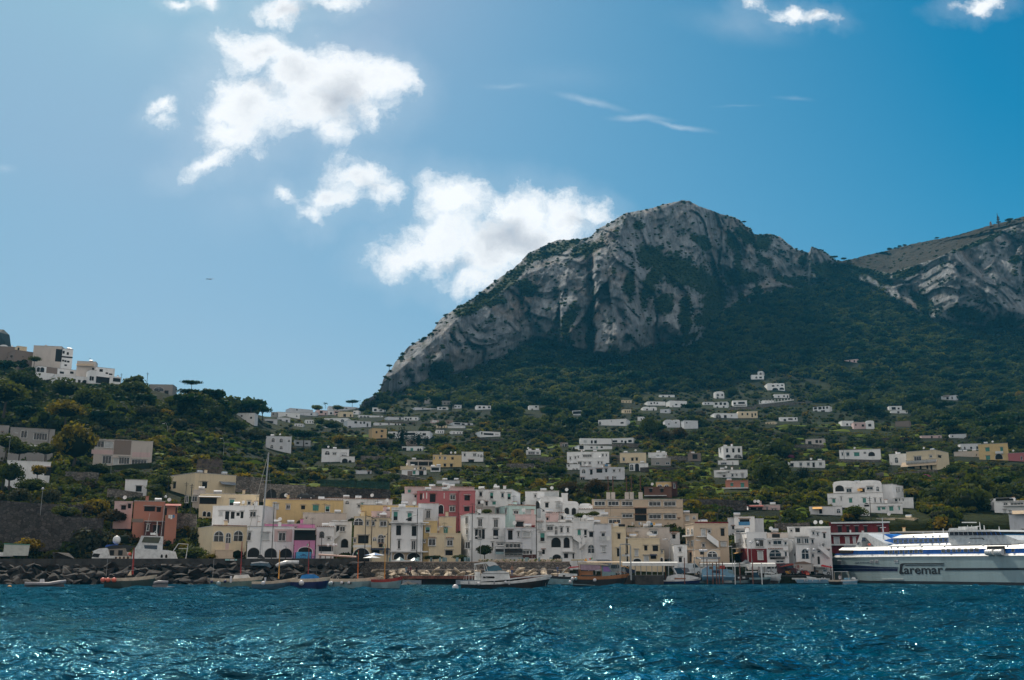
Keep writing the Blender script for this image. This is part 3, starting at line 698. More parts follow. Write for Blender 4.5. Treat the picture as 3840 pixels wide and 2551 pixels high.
h('bare beige retaining house row under the ochre apartments','B',(1525,1990),640,760,224,0,'L','k 1560 690 1570 700',clutter=3)
h('low white house with two blind arches and dark tile eave','B',(1665,1862),790,1050,209,0,'W','a 1705 835 1755 905; w 1790 900 1820 922; k 1700 995 1850 1050',top='tile',clutter=1)
h('white house with twin vaulted canopies and outside stair','C',(100,395),690,1060,211,0,'W','k 205 742 238 846; w 250 745 312 815; B 240 880 372 881; A 265 905 350 1015; X 150 840 240 920 l; v 135 668 240 702; v 245 668 352 702',clutter=0)
h('cream four storey house with round fanlight window','C',(412,640),628,1190,206,0,'C','a 430 650 535 735; w 580 680 610 735; k 478 862 605 962; w 420 902 450 950; A 415 1020 620 1195; p 412 980 640 1012 W',clutter=3)
h('cream tile-eaved house with small arched window over a blue arched one','C',(641,880),642,1190,206.3,0,'C','w 650 682 685 740; m 752 678 832 750; a 728 855 795 958; a 665 888 698 930; k 738 968 785 1010; k 650 1045 745 1110; c 635 1020 870 1042 n; w 780 1045 860 1100',top='tile',clutter=2)
h('tall white house with three long balconies and arched cafe','C',(880,1285),518,1180,207,0,'W','G 920 560 972 678; G 1095 575 1150 690; B 885 690 1285 691; S 880 692 1360 712; k 955 738 1012 860; k 1150 745 1205 868; B 885 874 1283 875; w 975 918 1003 1030; w 1145 925 1195 1045; B 878 1048 1285 1049; S 878 1056 1355 1074; p 905 1076 1262 1170 t; A 925 1080 1050 1162; A 1095 1080 1250 1162',clutter=2)
h('whitewashed upper house with single balcony over the long balconies','C',(1228,1483),468,700,212,0,'V','w 1328 542 1380 650; B 1300 674 1430 675',clutter=0)
h('ochre narrow house with turquoise blind','C',(1290,1465),688,1070,208.4,0,'Y','G 1322 752 1375 825; w 1300 920 1322 955',clutter=0)
h('pale cream house with closed green door set back','C',(1484,1700),632,860,212,0,'C','g 1548 760 1598 838; w 1600 700 1605 705',clutter=1)
h('cream house with two iron balconies by the hedge','C',(1360,1765),840,1105,206.8,0,'C','m 1358 902 1445 992; m 1590 915 1660 995; B 1345 1018 1455 1019; B 1565 1022 1700 1023; k 1570 1050 1660 1110; t 1360 882 1450 890; t 1580 885 1680 894; w 1300 922 1318 950',clutter=2)
h('rose red house with white columns and dark windows','C',(1210,1738),302,595,226,0,'P','k 1252 345 1275 415; k 1375 345 1445 445; p 1288 335 1300 400 W; p 1330 325 1340 402 W; w 1628 350 1692 418; w 1622 495 1688 565; p 1550 330 1558 400 W; A 1484 480 1542 590',clutter=3)
h('rose red house end block with two square windows','C',(1740,1942),308,600,224.5,0,'P','k 1808 362 1875 424; k 1805 505 1870 560',clutter=0)
h('pale pink house with tiled eave behind the rose red one','C',(1060,1930),258,345,231,0,'Q','g 1100 290 1135 325',top='tile',clutter=6)
h('grey white wing at the foot of the pale pink house','C',(1020,1210),348,475,229.4,0,'V','k 1182 355 1205 385',clutter=1)
h('white row house with dotted tile eave under the trees','C',(20,585),402,560,238,0,'W','w 470 475 500 505; G 515 455 540 502; a 320 430 360 470',top='tile',clutter=3)
h('shorter white row house with tile eave beside the olive trees','C',(586,905),412,485,240,0,'W','w 700 445 720 465',top='tile',clutter=1)
h('low ochre flat roof strip above the white balconied house','C',(505,1226),482,525,216,0,'Y','k 560 500 565 505',clutter=4)
h('low pink grey roof house with steel tank','C',(642,880),565,645,210,0,'Q','w 720 595 740 612',clutter=2)
h('white house with two French balconies and black washing terrace','D',(88,200,650),592,1125,206,12,'W','w 308 650 360 755; B 292 764 388 765; w 505 655 558 765; B 490 769 585 770; k 272 785 305 905; w 310 785 352 905; k 357 785 392 905; k 500 792 560 905; B 110 925 650 926; l 440 870 620 908; w 148 938 208 1030; w 480 950 500 1010; w 545 955 620 990','w 155 640 185 720; w 165 790 185 850',clutter=2)
h('white lower wing with restaurant awning and dark door','D',(651,865),772,1125,206.4,0,'V','k 685 800 740 915; w 805 820 825 880; B 652 935 865 936; m 650 960 745 1020; m 750 960 842 1020; c 520 1030 868 1075 k; w 645 1085 860 1120; p 520 1070 870 1080 w',clutter=1)
h('mint green house with three pane window and tiled eave','D',(520,695,1032),487,670,222,22,'T','m 752 548 812 598; s 900 545 985 592','w 545 530 578 592; w 648 530 672 595',top='tile',clutter=3)
h('dull green low wing left of the mint green house','D',(290,520),505,610,224,0,'G','w 400 545 420 570',clutter=1)
h('white apartment house with turquoise blinds and crumbling roof edge','D',(265,730,838),288,475,240,-10,'W','w 325 315 362 372; G 460 325 500 405; w 600 330 632 388; G 678 335 720 415; B 388 411 580 412; m 305 428 375 478; k 405 442 430 488; g 490 440 530 475','k 770 300 775 305',clutter=5)
h('white villa with two open arches and dark door','D',(865,1095,1370),388,565,232,14,'W','k 1150 455 1190 512; s 1285 448 1332 515; t 1105 438 1240 445; B 1100 548 1250 549','A 905 455 970 500; A 1005 445 1085 520',clutter=0)
h('roof terrace room with grey shutters above the white arched villa','D',(900,1320),314,392,236,0,'W','w 1012 350 1038 382; s 1140 315 1315 378',clutter=2)
h('plain white block at the edge of the dark oaks','D',(1355,1432),340,440,239,0,'W','k 1400 350 1403 353',clutter=1)
h('white barrel vaulted house with two dark arched doors','D',(1368,1568),470,600,229,0,'W','A 1392 515 1448 595; A 1482 518 1535 605',top='vault',clutter=0)
h('smaller white vaulted house beside the factory','D',(1572,1735),492,540,231,0,'W','k 1600 500 1603 503',top='vault',clutter=0)
h('low white garden house with tile eave and shrubs','D',(1570,1895),538,620,226,0,'W','A 1750 560 1790 610',top='tile',clutter=1)
h('pink plastered house with cluttered roof terrace','D',(775,1030),608,770,214,0,'Q','k 780 690 880 755 ; p 900 735 1020 765 R; l 870 715 900 760',clutter=2)
h('narrow white house with wide grey shutter','D',(866,1034),770,1150,206.1,0,'V','s 870 815 960 885; w 870 1045 950 1100; k 960 1055 982 1092; t 866 780 960 786; p 866 1100 1034 1150 D',clutter=1)
h('tall white house by the black lamp post with small balcony','D',(1035,1160),655,1165,206.6,0,'W','s 1055 705 1112 785; G 1085 825 1145 940; B 1010 985 1160 986; k 1110 1040 1145 1095; m 1075 1070 1106 1110; t 1040 680 1135 688',clutter=0)
h('white arcaded house with balcony above two loggias','D',(1161,1490),702,1170,207,0,'W','w 1172 742 1248 802; a 1270 748 1302 850; w 1338 758 1370 825; w 1420 758 1447 825; S 1180 860 1490 872; A 1225 888 1345 1010; A 1380 888 1455 1018; A 1240 1100 1350 1168; k 1385 1090 1435 1145; B 1215 1030 1460 1031; S 1365 1060 1530 1075',clutter=3)
h('white house with dark green window and crossing stairs','D',(1491,1766),692,1170,207.4,0,'W','g 1555 792 1595 860; k 1637 795 1668 885; k 1700 820 1750 880; B 1690 933 1765 934; X 1500 870 1610 945; X 1570 940 1650 1010 l; a 1685 980 1762 1080; S 1490 745 1700 752; k 1492 1090 1510 1150',clutter=2)
h('white house hung with a line of white washing','D',(1769,1980),722,1170,206.3,0,'V','w 1852 828 1898 878; l 1820 875 1965 952; s 1855 1000 1905 1070; B 1812 1128 1975 1129; t 1845 808 1908 815; S 1769 745 1980 751; c 1800 1165 1960 1190 g',clutter=1)
h('white penthouse with tiled porch above the arcaded house','D',(1220,1392),585,665,218,0,'W','w 1250 620 1295 642; k 1350 620 1378 662',top='tile',clutter=1)
h('low white roof house between the penthouse and the stairs','D',(1315,1490),668,725,213,0,'W','k 1350 690 1353 693',clutter=3)
h('small pink white roof house with air conditioner','D',(1157,1315),595,705,215,0,'Q','k 1165 640 1190 670',clutter=1)
h('beige roof house with row of white shuttered doors','E',(30,440),628,760,214,0,'B','m 275 660 425 716',clutter=3)
h('cream narrow house with brown door and iron balcony','E',(316,495),762,1165,206.6,0,'C','k 385 840 422 905; B 358 938 472 939; k 378 1025 420 1125; B 355 1130 540 1131; l 440 1098 540 1130; l 330 718 400 755; p 400 722 480 760 k; t 375 826 432 832',clutter=1)
h('long beige factory with banded windows and roof chimneys','E',(72,1206),418,716,236,0,'B','m 98 432 230 490; m 268 432 402 490; m 440 435 572 492; m 778 438 927 496; m 965 438 1115 496; m 778 596 930 655; m 965 596 1118 655; m 445 592 575 640; k 603 525 750 600; k 603 606 750 680; k 1147 648 1162 662; p 72 520 1206 523 p',clutter=0,dep=10,name='factory',cat='factory')
h('cream house with two shuttered windows and navy awning','E',(520,915),905,1185,206.4,0,'C','s 602 1040 645 1120; B 595 1128 665 1129; k 720 990 760 1050; B 718 1090 770 1091; k 825 990 895 1058; s 718 1115 775 1185; k 800 1112 870 1155; c 795 1095 880 1112 n; A 585 1152 680 1200; t 710 972 778 978; t 825 975 890 981',clutter=5)
h('tiny cream annex with arched door','E',(916,972),1042,1205,205.9,0,'C','w 932 1045 952 1080; A 922 1142 955 1205',clutter=0)
h('white three storey house with terrace pots','E',(815,917,1170),828,1215,212,16,'W','w 920 868 960 918; k 1070 850 1112 902; X 970 1120 1030 1190; k 975 1165 995 1210; B 1110 975 1225 976','',top='tile',clutter=0)
h('white cube house with two dark windows by the ticket shelter','E',(1056,1096,1258),980,1222,205.3,12,'W','w 1152 1018 1185 1068; k 1152 1135 1192 1195; p 1096 1116 1258 1119 g','',clutter=0)
h('large beige house with sunlit side and outside stair','E',(1240,1350,1775),718,1040,208,18,'B','s 1432 785 1485 868; w 1512 790 1553 832; k 1675 775 1725 868; B 1650 878 1758 879; S 1370 870 1490 882; X 1485 870 1630 980; s 1678 945 1745 1000; w 1440 960 1480 1010; p 1350 690 1772 715 R','a 1262 785 1285 850; a 1312 780 1335 850; S 1242 862 1340 870; a 1265 935 1285 1000; a 1312 930 1335 1000',clutter=4)
h('beige ground floor wing with blind arch behind the lamps','E',(1245,1362,1672),1042,1210,203.8,14,'B','k 1418 1055 1468 1102; p 1362 1130 1672 1160 g; a 1510 1062 1630 1130','k 1290 1080 1315 1190',clutter=0)
h('small beige house with shuttered window right of the factory','E',(1207,1395),598,715,235,0,'B','s 1240 622 1283 678; a 1330 625 1360 660',clutter=1)
h('cluttered beige terrace house in front of the factory','E',(495,1038),770,905,211,0,'L','l 560 700 590 745; l 650 700 695 740; l 760 705 860 745; k 620 820 640 835; w 790 800 885 850; c 500 820 640 860 t',clutter=6)
h('white corner house with deep red ground floor','Fx',(188,350,592),828,1205,207,16,'W','m 440 915 545 1005; c 430 897 545 914 g; B 440 1014 568 1015; p 350 1028 592 1205 R; s 470 1062 538 1165; S 350 1018 592 1026; B 455 1170 560 1171','a 212 912 236 985; w 248 920 266 985; w 318 912 336 975; B 205 1014 305 1015; p 188 1035 350 1205 R; k 225 1110 250 1150; c 215 1070 290 1085 o',clutter=1)
h('glazed roof room on the corner house','Fx',(190,365),785,835,212,0,'V','m 195 792 360 825',clutter=0)
h('white house with large fan shaped arched window','Fx',(592,858),905,1215,207.3,0,'W','w 610 940 635 970; m 663 922 772 978; w 805 940 835 980; a 615 1042 765 1135; k 625 1138 812 1162; w 810 1065 838 1125; t 600 1024 790 1031; w 700 1170 800 1205; t 592 903 858 908',clutter=0)
h('beige penthouse with blue water tank','Fx',(592,848),835,905,212,0,'L','k 650 845 750 890; b 765 905 848 906',clutter=2)
h('white back house with red roof awning','Fx',(850,1385),762,905,214,0,'W','k 940 770 1000 820; w 880 790 905 815',clutter=2)
h('white house with glazed bay over one tall arch','Fx',(958,1120),880,1225,205.4,0,'W','m 960 892 1012 965; m 1018 892 1045 965; m 1055 892 1110 965; B 960 998 1112 999; a 1020 1032 1112 1155',clutter=0)
h('white house with zigzag black outside stairs','Fx',(1121,1392),782,1220,207,0,'W','w 1155 815 1180 850; w 1212 828 1232 860; w 1145 910 1172 962; k 1290 835 1320 895; B 1285 930 1362 931; w 1272 978 1300 1010; w 1218 1048 1258 1078; k 1325 1045 1368 1105; t 1280 820 1345 826; t 1318 1028 1390 1035; X 1235 930 1290 985 l; X 1225 985 1370 1110; A 1218 1125 1252 1222; w 1150 1092 1175 1130; t 1121 776 1245 781',clutter=0)
h('blank white stair house left of the glazed bay','Fx',(862,957),905,1215,209.5,0,'W','k 925 1095 938 1115; X 865 1010 910 1065 l',clutter=0)
h('dark red hotel with white balcony bands','G',(50,742),665,1000,236,0,'R','S 50 780 742 796; S 50 912 742 925; s 85 832 152 915; s 220 832 268 905; s 308 832 345 905; k 130 705 180 775; k 230 705 270 775; k 330 705 375 775; k 440 705 480 775; p 155 745 175 782 w; p 265 745 290 785 w; p 410 755 440 782 w; k 600 705 640 770; s 400 835 440 905; c 200 915 350 945 g; S 50 655 742 664',clutter=0,name='hotel',cat='hotel')
h('white house with blue balcony and tangled plants','Fx',(182,435),632,800,222,0,'W','p 232 690 375 735 b; k 245 660 370 690; k 150 745 178 785',clutter=1)
h('small white house with white wall next to the grass terrace','Fx',(436,545),658,730,225,0,'V','b 440 715 545 716',clutter=1)
h('plain white house behind the large beige house','Fx',(102,183),645,800,224,0,'V','k 150 745 178 785',clutter=0)
h('dark red cottage with white awning below the terraces','Fx',(180,362),492,595,264,0,'R','c 275 500 355 545 w; w 222 515 275 548',clutter=1)
h('pinkish hillside house with stair and row of windows','Fx',(365,755),487,602,264,0,'Q','k 383 515 455 562; k 475 515 530 560; w 580 510 600 560; w 648 525 665 572; w 690 525 708 572; c 365 487 545 500 r; X 575 600 690 660; k 380 605 430 630; b 365 590 570 591',clutter=4)
h('brown house with black windows above the factory','E',(720,1065),260,365,286,0,'N','k 783 280 822 322; k 922 278 962 322; B 730 345 990 346; S 720 362 1000 368',clutter=1)
h('yellow upper storey with arches above the brown house','E',(868,1062),198,262,291,0,'Y','a 890 228 940 255; a 975 228 1025 258',clutter=1)
h('tall black backed strip house right of the yellow storey','E',(1068,1135),195,400,289,0,'D','w 1085 215 1108 270',clutter=0)
# --- the big white villa and its neighbours
h('big white villa lower storey with green shutters','G',(15,665),322,440,268,0,'W','g 65 382 103 425; g 262 375 302 425; g 423 372 465 425; w 560 372 578 415; w 628 375 645 420; w 165 360 178 395; t 60 375 108 379; t 258 367 308 371',clutter=0,name='villa',cat='villa')
h('big white villa upper storey with round loggia','G',(80,650),210,325,273,0,'W','A 98 222 205 292; m 230 258 295 305; m 470 238 545 275; a 583 238 615 288; c 360 260 420 290 o; k 395 262 450 300',top='vault',clutter=1,name='villa',cat='villa')
h('white right wing of the big villa with slanting lower wall','G',(652,790,905),208,435,270,-18,'W','k 700 300 703 303','w 815 255 830 300; w 840 255 855 290; w 885 260 895 290',clutter=0,name='villa',cat='villa')
h('lowest white terrace of the big villa','G',(790,1020),375,440,267,0,'W','w 800 378 835 412; k 850 378 862 405; k 895 385 905 405',clutter=0,name='villa',cat='villa')
h('white house with orange awning under the big villa','Fx',(1122,1530),505,612,255,0,'W','c 1155 505 1280 533 o; k 1240 530 1280 588; a 1460 530 1505 580; k 1300 560 1303 563',clutter=1)
h('white house half hidden behind the round tree','G',(395,505),450,640,253,0,'W','k 450 500 453 503; A 440 430 500 470',clutter=0)
h('white bungalow with four green windows','G',(505,892),440,548,258,0,'W','g 600 478 632 515; g 648 478 690 505; g 735 470 785 520; g 845 470 862 510',clutter=1)
h('cream house with one shuttered window on its shaded face','G',(815,1040,1205),608,785,245,-16,'C','k 830 700 833 703','s 1122 675 1155 720',clutter=1)
h('cream terrace house with orange awning left of the shaded one','G',(600,812),612,790,247,0,'C','k 640 640 780 670; c 690 645 800 665 o',clutter=1)
h('long low beige house with blue door behind the ferry','G',(720,1420),772,900,240,0,'C','p 810 778 860 812 b; k 640 700 642 702; S 720 768 1420 775',clutter=1)
h('white cottage row with square windows above the ferry bridge','G',(1575,1700,2040),552,672,262,16,'W','g 1755 590 1795 635; k 1845 595 1870 662; g 1905 592 1938 637; k 1985 598 2012 667; b 1700 668 1750 669','w 1650 590 1688 636',clutter=1)
h('white stepped house with roof terrace at the right edge','G',(1990,2450),415,660,258,0,'W','k 1995 380 2200 412; w 2080 425 2130 460; m 2160 425 2320 455; s 2078 508 2120 603; w 2150 520 2160 545; S 2080 455 2400 460',clutter=2)
h('pale blue white block at the right edge behind the ferry','G',(2165,2450),565,810,241,0,'V','c 2180 520 2400 558 t; w 2300 740 2321 780',clutter=0)
h('white stucco stair wing going up to the stepped house','G',(1925,1992),385,560,262,0,'W','k 1950 420 1953 423',clutter=0)
# --- left slope
h('salmon house with black shuttered windows above the moored yachts','A',(1420,1762),512,725,219,0,'O','k 1545 570 1655 622; k 1678 578 1718 628; p 1416 700 1530 740 p; t 1540 512 1660 518; t 1680 490 1900 496',clutter=3)
h('salmon balcony house hung with washing','A',(1762,1895),545,765,218.4,0,'O','k 1764 585 1782 662; B 1795 718 1880 719; l 1800 662 1865 712; c 1765 540 1935 566 r; k 1880 580 1890 650',clutter=1)
h('dark brick basement under the salmon house','A',(1535,1860),728,870,218,0,'D','w 1570 760 1592 830; k 1640 770 1700 860; w 1800 790 1830 830',clutter=0,name='basement',cat='house')
h('pale pink low house left of the salmon house','A',(1220,1418),518,605,224,0,'Q','k 1298 558 1345 604; c 1220 512 1418 522 w; k 1370 540 1400 590 ',clutter=1)
h('small white house with blue door on the left slope','A',(1330,1572),282,425,262,0,'W','k 1455 350 1512 412; p 1470 370 1505 412 b',top='flat',clutter=0)
h('long white shed behind the palm shrubs','A',(62,540),80,240,268,0,'W','k 480 150 540 240; p 62 78 540 92 w',clutter=0,cat='shed',name='shed')
h('abandoned concrete school with broken window bands','H',(980,1625),1275,1655,302,0,'L','m 1010 1290 1110 1365; s 1120 1300 1205 1372; p 1225 1275 1395 1445 p; p 980 1385 1215 1440 Q; m 1100 1450 1185 1540; s 1215 1480 1268 1548; m 1272 1465 1380 1545; m 1410 1490 1565 1565; p 1415 1412 1605 1470 Q; p 985 1560 1612 1640 w; S 980 1372 1215 1380; S 980 1442 1625 1452; w 1020 1545 1060 1550',clutter=1,dep=12,name='school',cat='building')
h('grey white workshop with barred window behind the dark pine','H',(88,580),1150,1390,300,0,'G','w 228 1182 285 1265; m 365 1205 500 1290; p 200 1330 560 1395 w',clutter=1)
h('grey end wall house at the left edge','H',(-60,86),1130,1380,304,0,'G','k 20 1200 30 1210',clutter=0)
h('brown grey vaulted house on the left ridge','H',(150,575),322,460,455,0,'S','a 470 380 502 425; v 430 300 575 345; S 150 318 430 324',clutter=0,below=8,name='villa')
h('brown grey wall house at the left end of the ridge','H',(-80,150),292,430,462,0,'S','k -40 330 -30 340; v 0 262 80 292',clutter=1,below=8,name='villa')
h('cream stair tower on the ridge roof','H',(182,288),280,330,458,0,'C','w 190 295 205 325',clutter=0,name='villa')
h('white ridge house with dark green balcony','H',(655,775),308,510,448,0,'W','k 670 330 690 362; w 715 345 735 375; B 660 414 778 415; p 660 385 775 412 k; k 665 425 685 446; k 690 430 710 452; k 718 436 742 457; w 690 475 715 495; k 600 310 655 450',clutter=2,below=8,name='villa')
h('white flat house behind the ridge vault','H',(358,655),286,340,460,0,'L','k 400 310 403 313',clutter=1,below=8,name='villa')
h('white arcaded villa on the left ridge','H',(392,820),492,590,440,0,'W','A 395 505 425 558; A 432 505 470 562; p 500 500 610 580 p; k 640 550 682 578; k 750 550 785 578; t 470 492 820 498',clutter=0,below=8,name='villa')
h('white lower storey of the ridge arcade with arched porch','H',(575,955),582,705,432,0,'W','k 780 628 805 676; k 835 640 858 686; A 880 640 930 692; B 575 580 950 581 W',clutter=0,below=8,name='villa')
h('white ridge house with dark reed awning','H',(956,1025),535,700,436,0,'W','k 960 600 975 650; w 982 605 1000 650; c 1020 590 1170 600 k; k 1030 602 1168 690',clutter=0,below=8,name='villa')
h('tan topped house with canvas canopy on the ridge','H',(820,1018),450,540,448,0,'L','c 820 466 1000 500 t; k 985 510 1005 535',clutter=2,below=8,name='villa')
h('white ridge house with long tile edge','H',(1018,1226),505,610,446,0,'W','k 1065 525 1098 556; m 1130 560 1155 580; m 1165 572 1200 592; t 1018 504 1226 508',clutter=0,below=8,name='villa')
h('small white ridge house with glazed veranda','H',(1170,1292),606,690,440,0,'W','m 1210 620 1285 665',clutter=1,below=8,name='villa')
h('grey ridge house with arched wall near the power pole','H',(1590,1843),695,800,430,0,'G','w 1680 762 1705 800; k 1760 755 1800 795; a 1650 720 1750 760',clutter=0,below=8,name='villa')
# --- hillside villas, centre
h('white villa with corner loggia and arched wing','J',(15,340),892,1052,None,0,'W','a 60 915 112 960; w 150 935 190 960; k 258 940 310 970; k 430 900 433 903')
h('low arcaded wing of the corner loggia villa','J',(240,408),978,1056,None,0,'W','A 260 1002 325 1052; A 335 1022 370 1050')
h('orange villa with small white framed windows','J',(612,785),648,778,None,0,'K','w 715 668 745 692; w 713 728 735 756; w 655 680 675 708')
h('long white villa behind the cypresses','J',(800,1290),682,775,None,0,'W','k 990 700 1120 728; w 1210 705 1245 732; w 860 700 885 725; S 990 732 1120 745')
h('white top floor with two wide arched windows','J',(975,1155),622,690,640,0,'W','a 995 628 1042 668; a 1065 628 1110 668')
h('brown square house above white arches','J',(1020,1145),780,862,None,0,'S','w 1068 795 1097 832')
h('white house with blue door and two small arches','J',(965,1205),862,918,None,0,'W','g 1065 880 1095 914; A 1145 885 1166 914; A 1172 885 1193 914; k 970 875 1015 912')
h('cream villa with black windows and white terrace rail','J',(1325,1665),962,1112,None,0,'Y','w 1398 980 1420 1010; w 1455 982 1482 1015; k 1545 990 1572 1016; k 1455 1065 1482 1097; k 1530 1066 1560 1100; b 1530 1022 1665 1023; w 1335 985 1350 1010')
h('long white villa with garage door and paired arches','J',(1666,1920),928,1048,None,0,'W','w 1690 945 1712 975; w 1800 945 1835 975; B 1720 1000 1840 1001; a 1855 950 1872 982; a 1885 955 1910 990; k 1745 1018 1810 1048')
h('cream house with deep columned veranda','J',(1020,1380),1022,1102,None,0,'L','k 1060 1042 1150 1085; k 1160 1042 1270 1086; k 1280 1044 1370 1088; S 1020 1018 1380 1024')
h('cream garden house with white arched door below the veranda','J',(945,1300),1098,1145,None,0,'C','a 1205 1103 1247 1138; w 1110 1105 1140 1130; k 1170 1100 1195 1130')
h('patchy white terrace house with turquoise panel','J',(960,1252),1138,1205,None,0,'W','g 1092 1150 1122 1186; p 1030 1150 1085 1205 p; k 1165 1150 1215 1200')
h('small white porch house beside the veranda villa','J',(1300,1415),1100,1165,None,0,'W','k 1310 1112 1400 1145')
h('long low white shed above the rose red house','J',(1370,1645),1262,1305,None,0,'V','k 1400 1275 1403 1278',cat='shed',name='shed')
h('low white shed among the prickly pears','J',(420,605),1148,1192,None,0,'V','k 560 1155 585 1190',cat='shed',name='shed')
h('white box house right of the cypress wood','J',(1840,2010),378,435,None,0,'W','k 1865 390 1890 412; w 1915 392 1940 412; w 1975 390 2000 412')
h('cream and white house with long dark balcony','J',(1885,2120),684,760,None,0,'W','k 1925 702 2040 730; w 2060 715 2100 722; w 1895 690 1910 720')
h('white cube villa at the foot of the cliff','J',(615,755),404,462,None,0,'W','w 635 420 665 446; a 700 425 732 448')
h('cream town house with two black windows near the saddle','J',(230,390),452,524,None,0,'C','w 275 478 305 512; w 352 485 368 512')
h('pinkish town house with open loggia left of the cream one','J',(165,228),440,502,None,0,'Q','k 175 450 225 470; k 190 480 215 498')
h('white town house with arched window at the saddle','J',(30,325),528,585,None,0,'W','a 245 542 282 572; w 120 540 150 560')
h('pale house pair with tall windows below the saddle town','J',(322,600),554,648,None,0,'V','w 405 565 435 592; w 470 570 488 596; w 510 568 530 596; k 335 620 365 640; w 550 590 565 630')
h('long white wall house with arcades below the cliff','J',(458,740),492,528,None,0,'W','a 470 500 500 522; a 510 500 540 522; a 550 500 580 522; w 700 498 715 512')
h('white house with flat roof behind the palms','J',(800,980),512,558,None,0,'V','w 930 520 950 545')
h('white house with three bays beside the palms','J',(985,1150),516,562,None,0,'W','w 1000 525 1020 545; w 1055 525 1075 545; w 1120 525 1135 545; k 1030 530 1045 555')
h('low white house on the middle terrace with four windows','J',(640,950),580,622,None,0,'W','w 700 590 720 605; w 800 590 820 605; w 880 590 900 612; w 915 592 930 612')
h('white gabled hall on the town skyline','J',(100,440),388,430,None,0,'V','w 200 400 220 415; w 300 405 320 418')
h('white town house above the cream one','J',(392,455),440,492,None,0,'W','w 400 455 415 470')
h('small white town house with dark window near the palms','J',(95,162),442,482,None,0,'W','w 118 455 142 480')
h('white town house at the left end of the cliff town','J',(-30,90),438,490,None,0,'W','k 10 450 45 470; w 60 460 75 475')
h('shaded villa under the stone pines','J',(1115,1370),402,440,None,0,'V','w 1200 410 1215 425')
h('white shaded villa with loggia in the pine wood','J',(1376,1500),396,438,None,0,'W','w 1400 405 1425 420; k 1440 405 1480 425')
h('white shaded cube right of the lone cypress','J',(1568,1665),372,424,None,0,'V','w 1590 385 1605 400; w 1625 385 1640 400')
h('blue shaded house high in the pine wood','J',(1436,1540),326,382,None,0,'G','w 1460 345 1475 360; w 1500 345 1515 360')
h('round topped grey stone tower in the wood','J',(1228,1288),285,365,None,0,'G','w 1250 310 1262 325',name='tower',cat='tower')
h('orange roofed low house with white gate','J',(1320,1400),550,595,None,0,'Q','p 1322 555 1375 578 w')
h('brown boxy house beside the round tree','J',(1482,1565),552,608,None,0,'S','w 1500 570 1515 585')
h('white glazed house right of the brown box','J',(1566,1800),578,624,None,0,'V','m 1580 582 1650 606; k 1665 590 1700 610; k 1735 590 1765 610')
h('low white terrace wall house below the glazed one','J',(1500,1700),622,652,None,0,'W','k 1520 632 1523 635')
h('white house with sloping parapet at the town edge','I',(1378,1645),612,682,None,0,'W','w 1600 655 1615 670; w 1480 640 1495 655')
h('white house with dark doorway under the town edge','I',(1380,1530),678,730,None,0,'V','w 1395 700 1430 720; k 1480 705 1502 730')
h('plain white low house in the saddle town','I',(1646,1840),617,664,None,0,'V','w 1770 630 1790 648')
h('white and pink house with loggia in the saddle town','I',(1845,1972),590,660,None,0,'Q','k 1880 600 1912 628; w 1940 625 1955 645')
h('white saddle house with black square window','I',(1976,2048),600,655,None,0,'W','w 2000 615 2022 640')
h('grey roofed house on the saddle skyline','I',(1530,1800),568,610,None,0,'V','w 1600 580 1620 595')
h('small grey house at the end of the saddle','I',(1306,1372),617,658,None,0,'G','w 1325 630 1340 645')
h('white villa with row of small arched windows','I',(1238,1545),898,1080,None,0,'V','a 1315 920 1347 966; a 1408 925 1442 970; a 1505 938 1528 965; a 1410 1012 1440 1050; a 1300 1000 1330 1040')
h('white house half hidden by the large umbrella pine','I',(1580,1770),942,1025,None,0,'V','w 1605 965 1635 990; w 1710 975 1740 992; c 1600 940 1770 946 n')
h('white house in the pine grove on the ridge','I',(900,1112),628,720,None,0,'W','k 1060 670 1082 692; w 950 650 970 668')
h('low white house at the end of the pine grove','I',(1225,1380),690,750,None,0,'V','k 1250 715 1330 745')
# --- hillside villas, right
h('white cubic villa with two balconies at the terrace top','K',(866,1235),768,845,None,0,'W','s 905 790 940 816; w 990 790 1012 826; w 1030 790 1060 826; B 960 827 1070 828')
h('white lower floor of the cubic villa with green blind','K',(850,1240),846,910,None,0,'W','k 855 850 905 895; w 985 865 1010 886; g 1055 862 1070 885; w 1105 860 1130 880; b 850 908 950 909')
h('long low white bungalow with white posts','K',(1242,1490),762,830,None,0,'W','w 1245 790 1300 810; w 1345 790 1367 813; m 1430 785 1470 812; k 1385 795 1410 825')
h('white villa with narrow windows behind the terrace parasol','K',(710,1205),928,1060,None,0,'W','w 740 985 757 1012; w 800 980 815 1006; w 835 975 850 1006; w 1120 950 1140 976; w 1165 950 1180 976; m 895 960 1000 985',clutter=3)
h('white rounded front house with two sash windows','K',(830,1165),1000,1112,None,0,'W','w 905 1045 932 1066; w 965 1045 990 1066; w 1070 1040 1087 1066; w 1110 1040 1127 1066; m 838 1040 882 1086; t 830 1092 1000 1096')
h('low white arcade house left of the rounded front','K',(706,862),1070,1142,None,0,'W','w 722 1075 740 1095; a 775 1118 800 1142; a 812 1116 840 1142')
h('long white house with large white blind arches','K',(862,1388),1112,1255,None,0,'V','a 885 1130 925 1176; k 980 1135 1010 1192; k 1055 1125 1125 1170; k 1158 1125 1182 1164; w 1248 1132 1277 1163; w 1322 1130 1338 1156; w 1255 1218 1287 1240; k 870 1228 890 1256; k 895 1228 915 1256; w 1160 1222 1190 1240; p 1135 1070 1230 1108 t; l 1150 1075 1210 1105',clutter=3)
h('beige house with peach top floor and iron balcony','K',(1333,1640),940,1060,None,0,'C','w 1365 995 1390 1030; k 1465 998 1492 1030; k 1518 995 1542 1028; B 1450 1042 1570 1043')
h('peach roof room above the beige balcony house','K',(1365,1590),892,940,470,0,'Q','m 1505 915 1552 936; c 1440 886 1600 896 k')
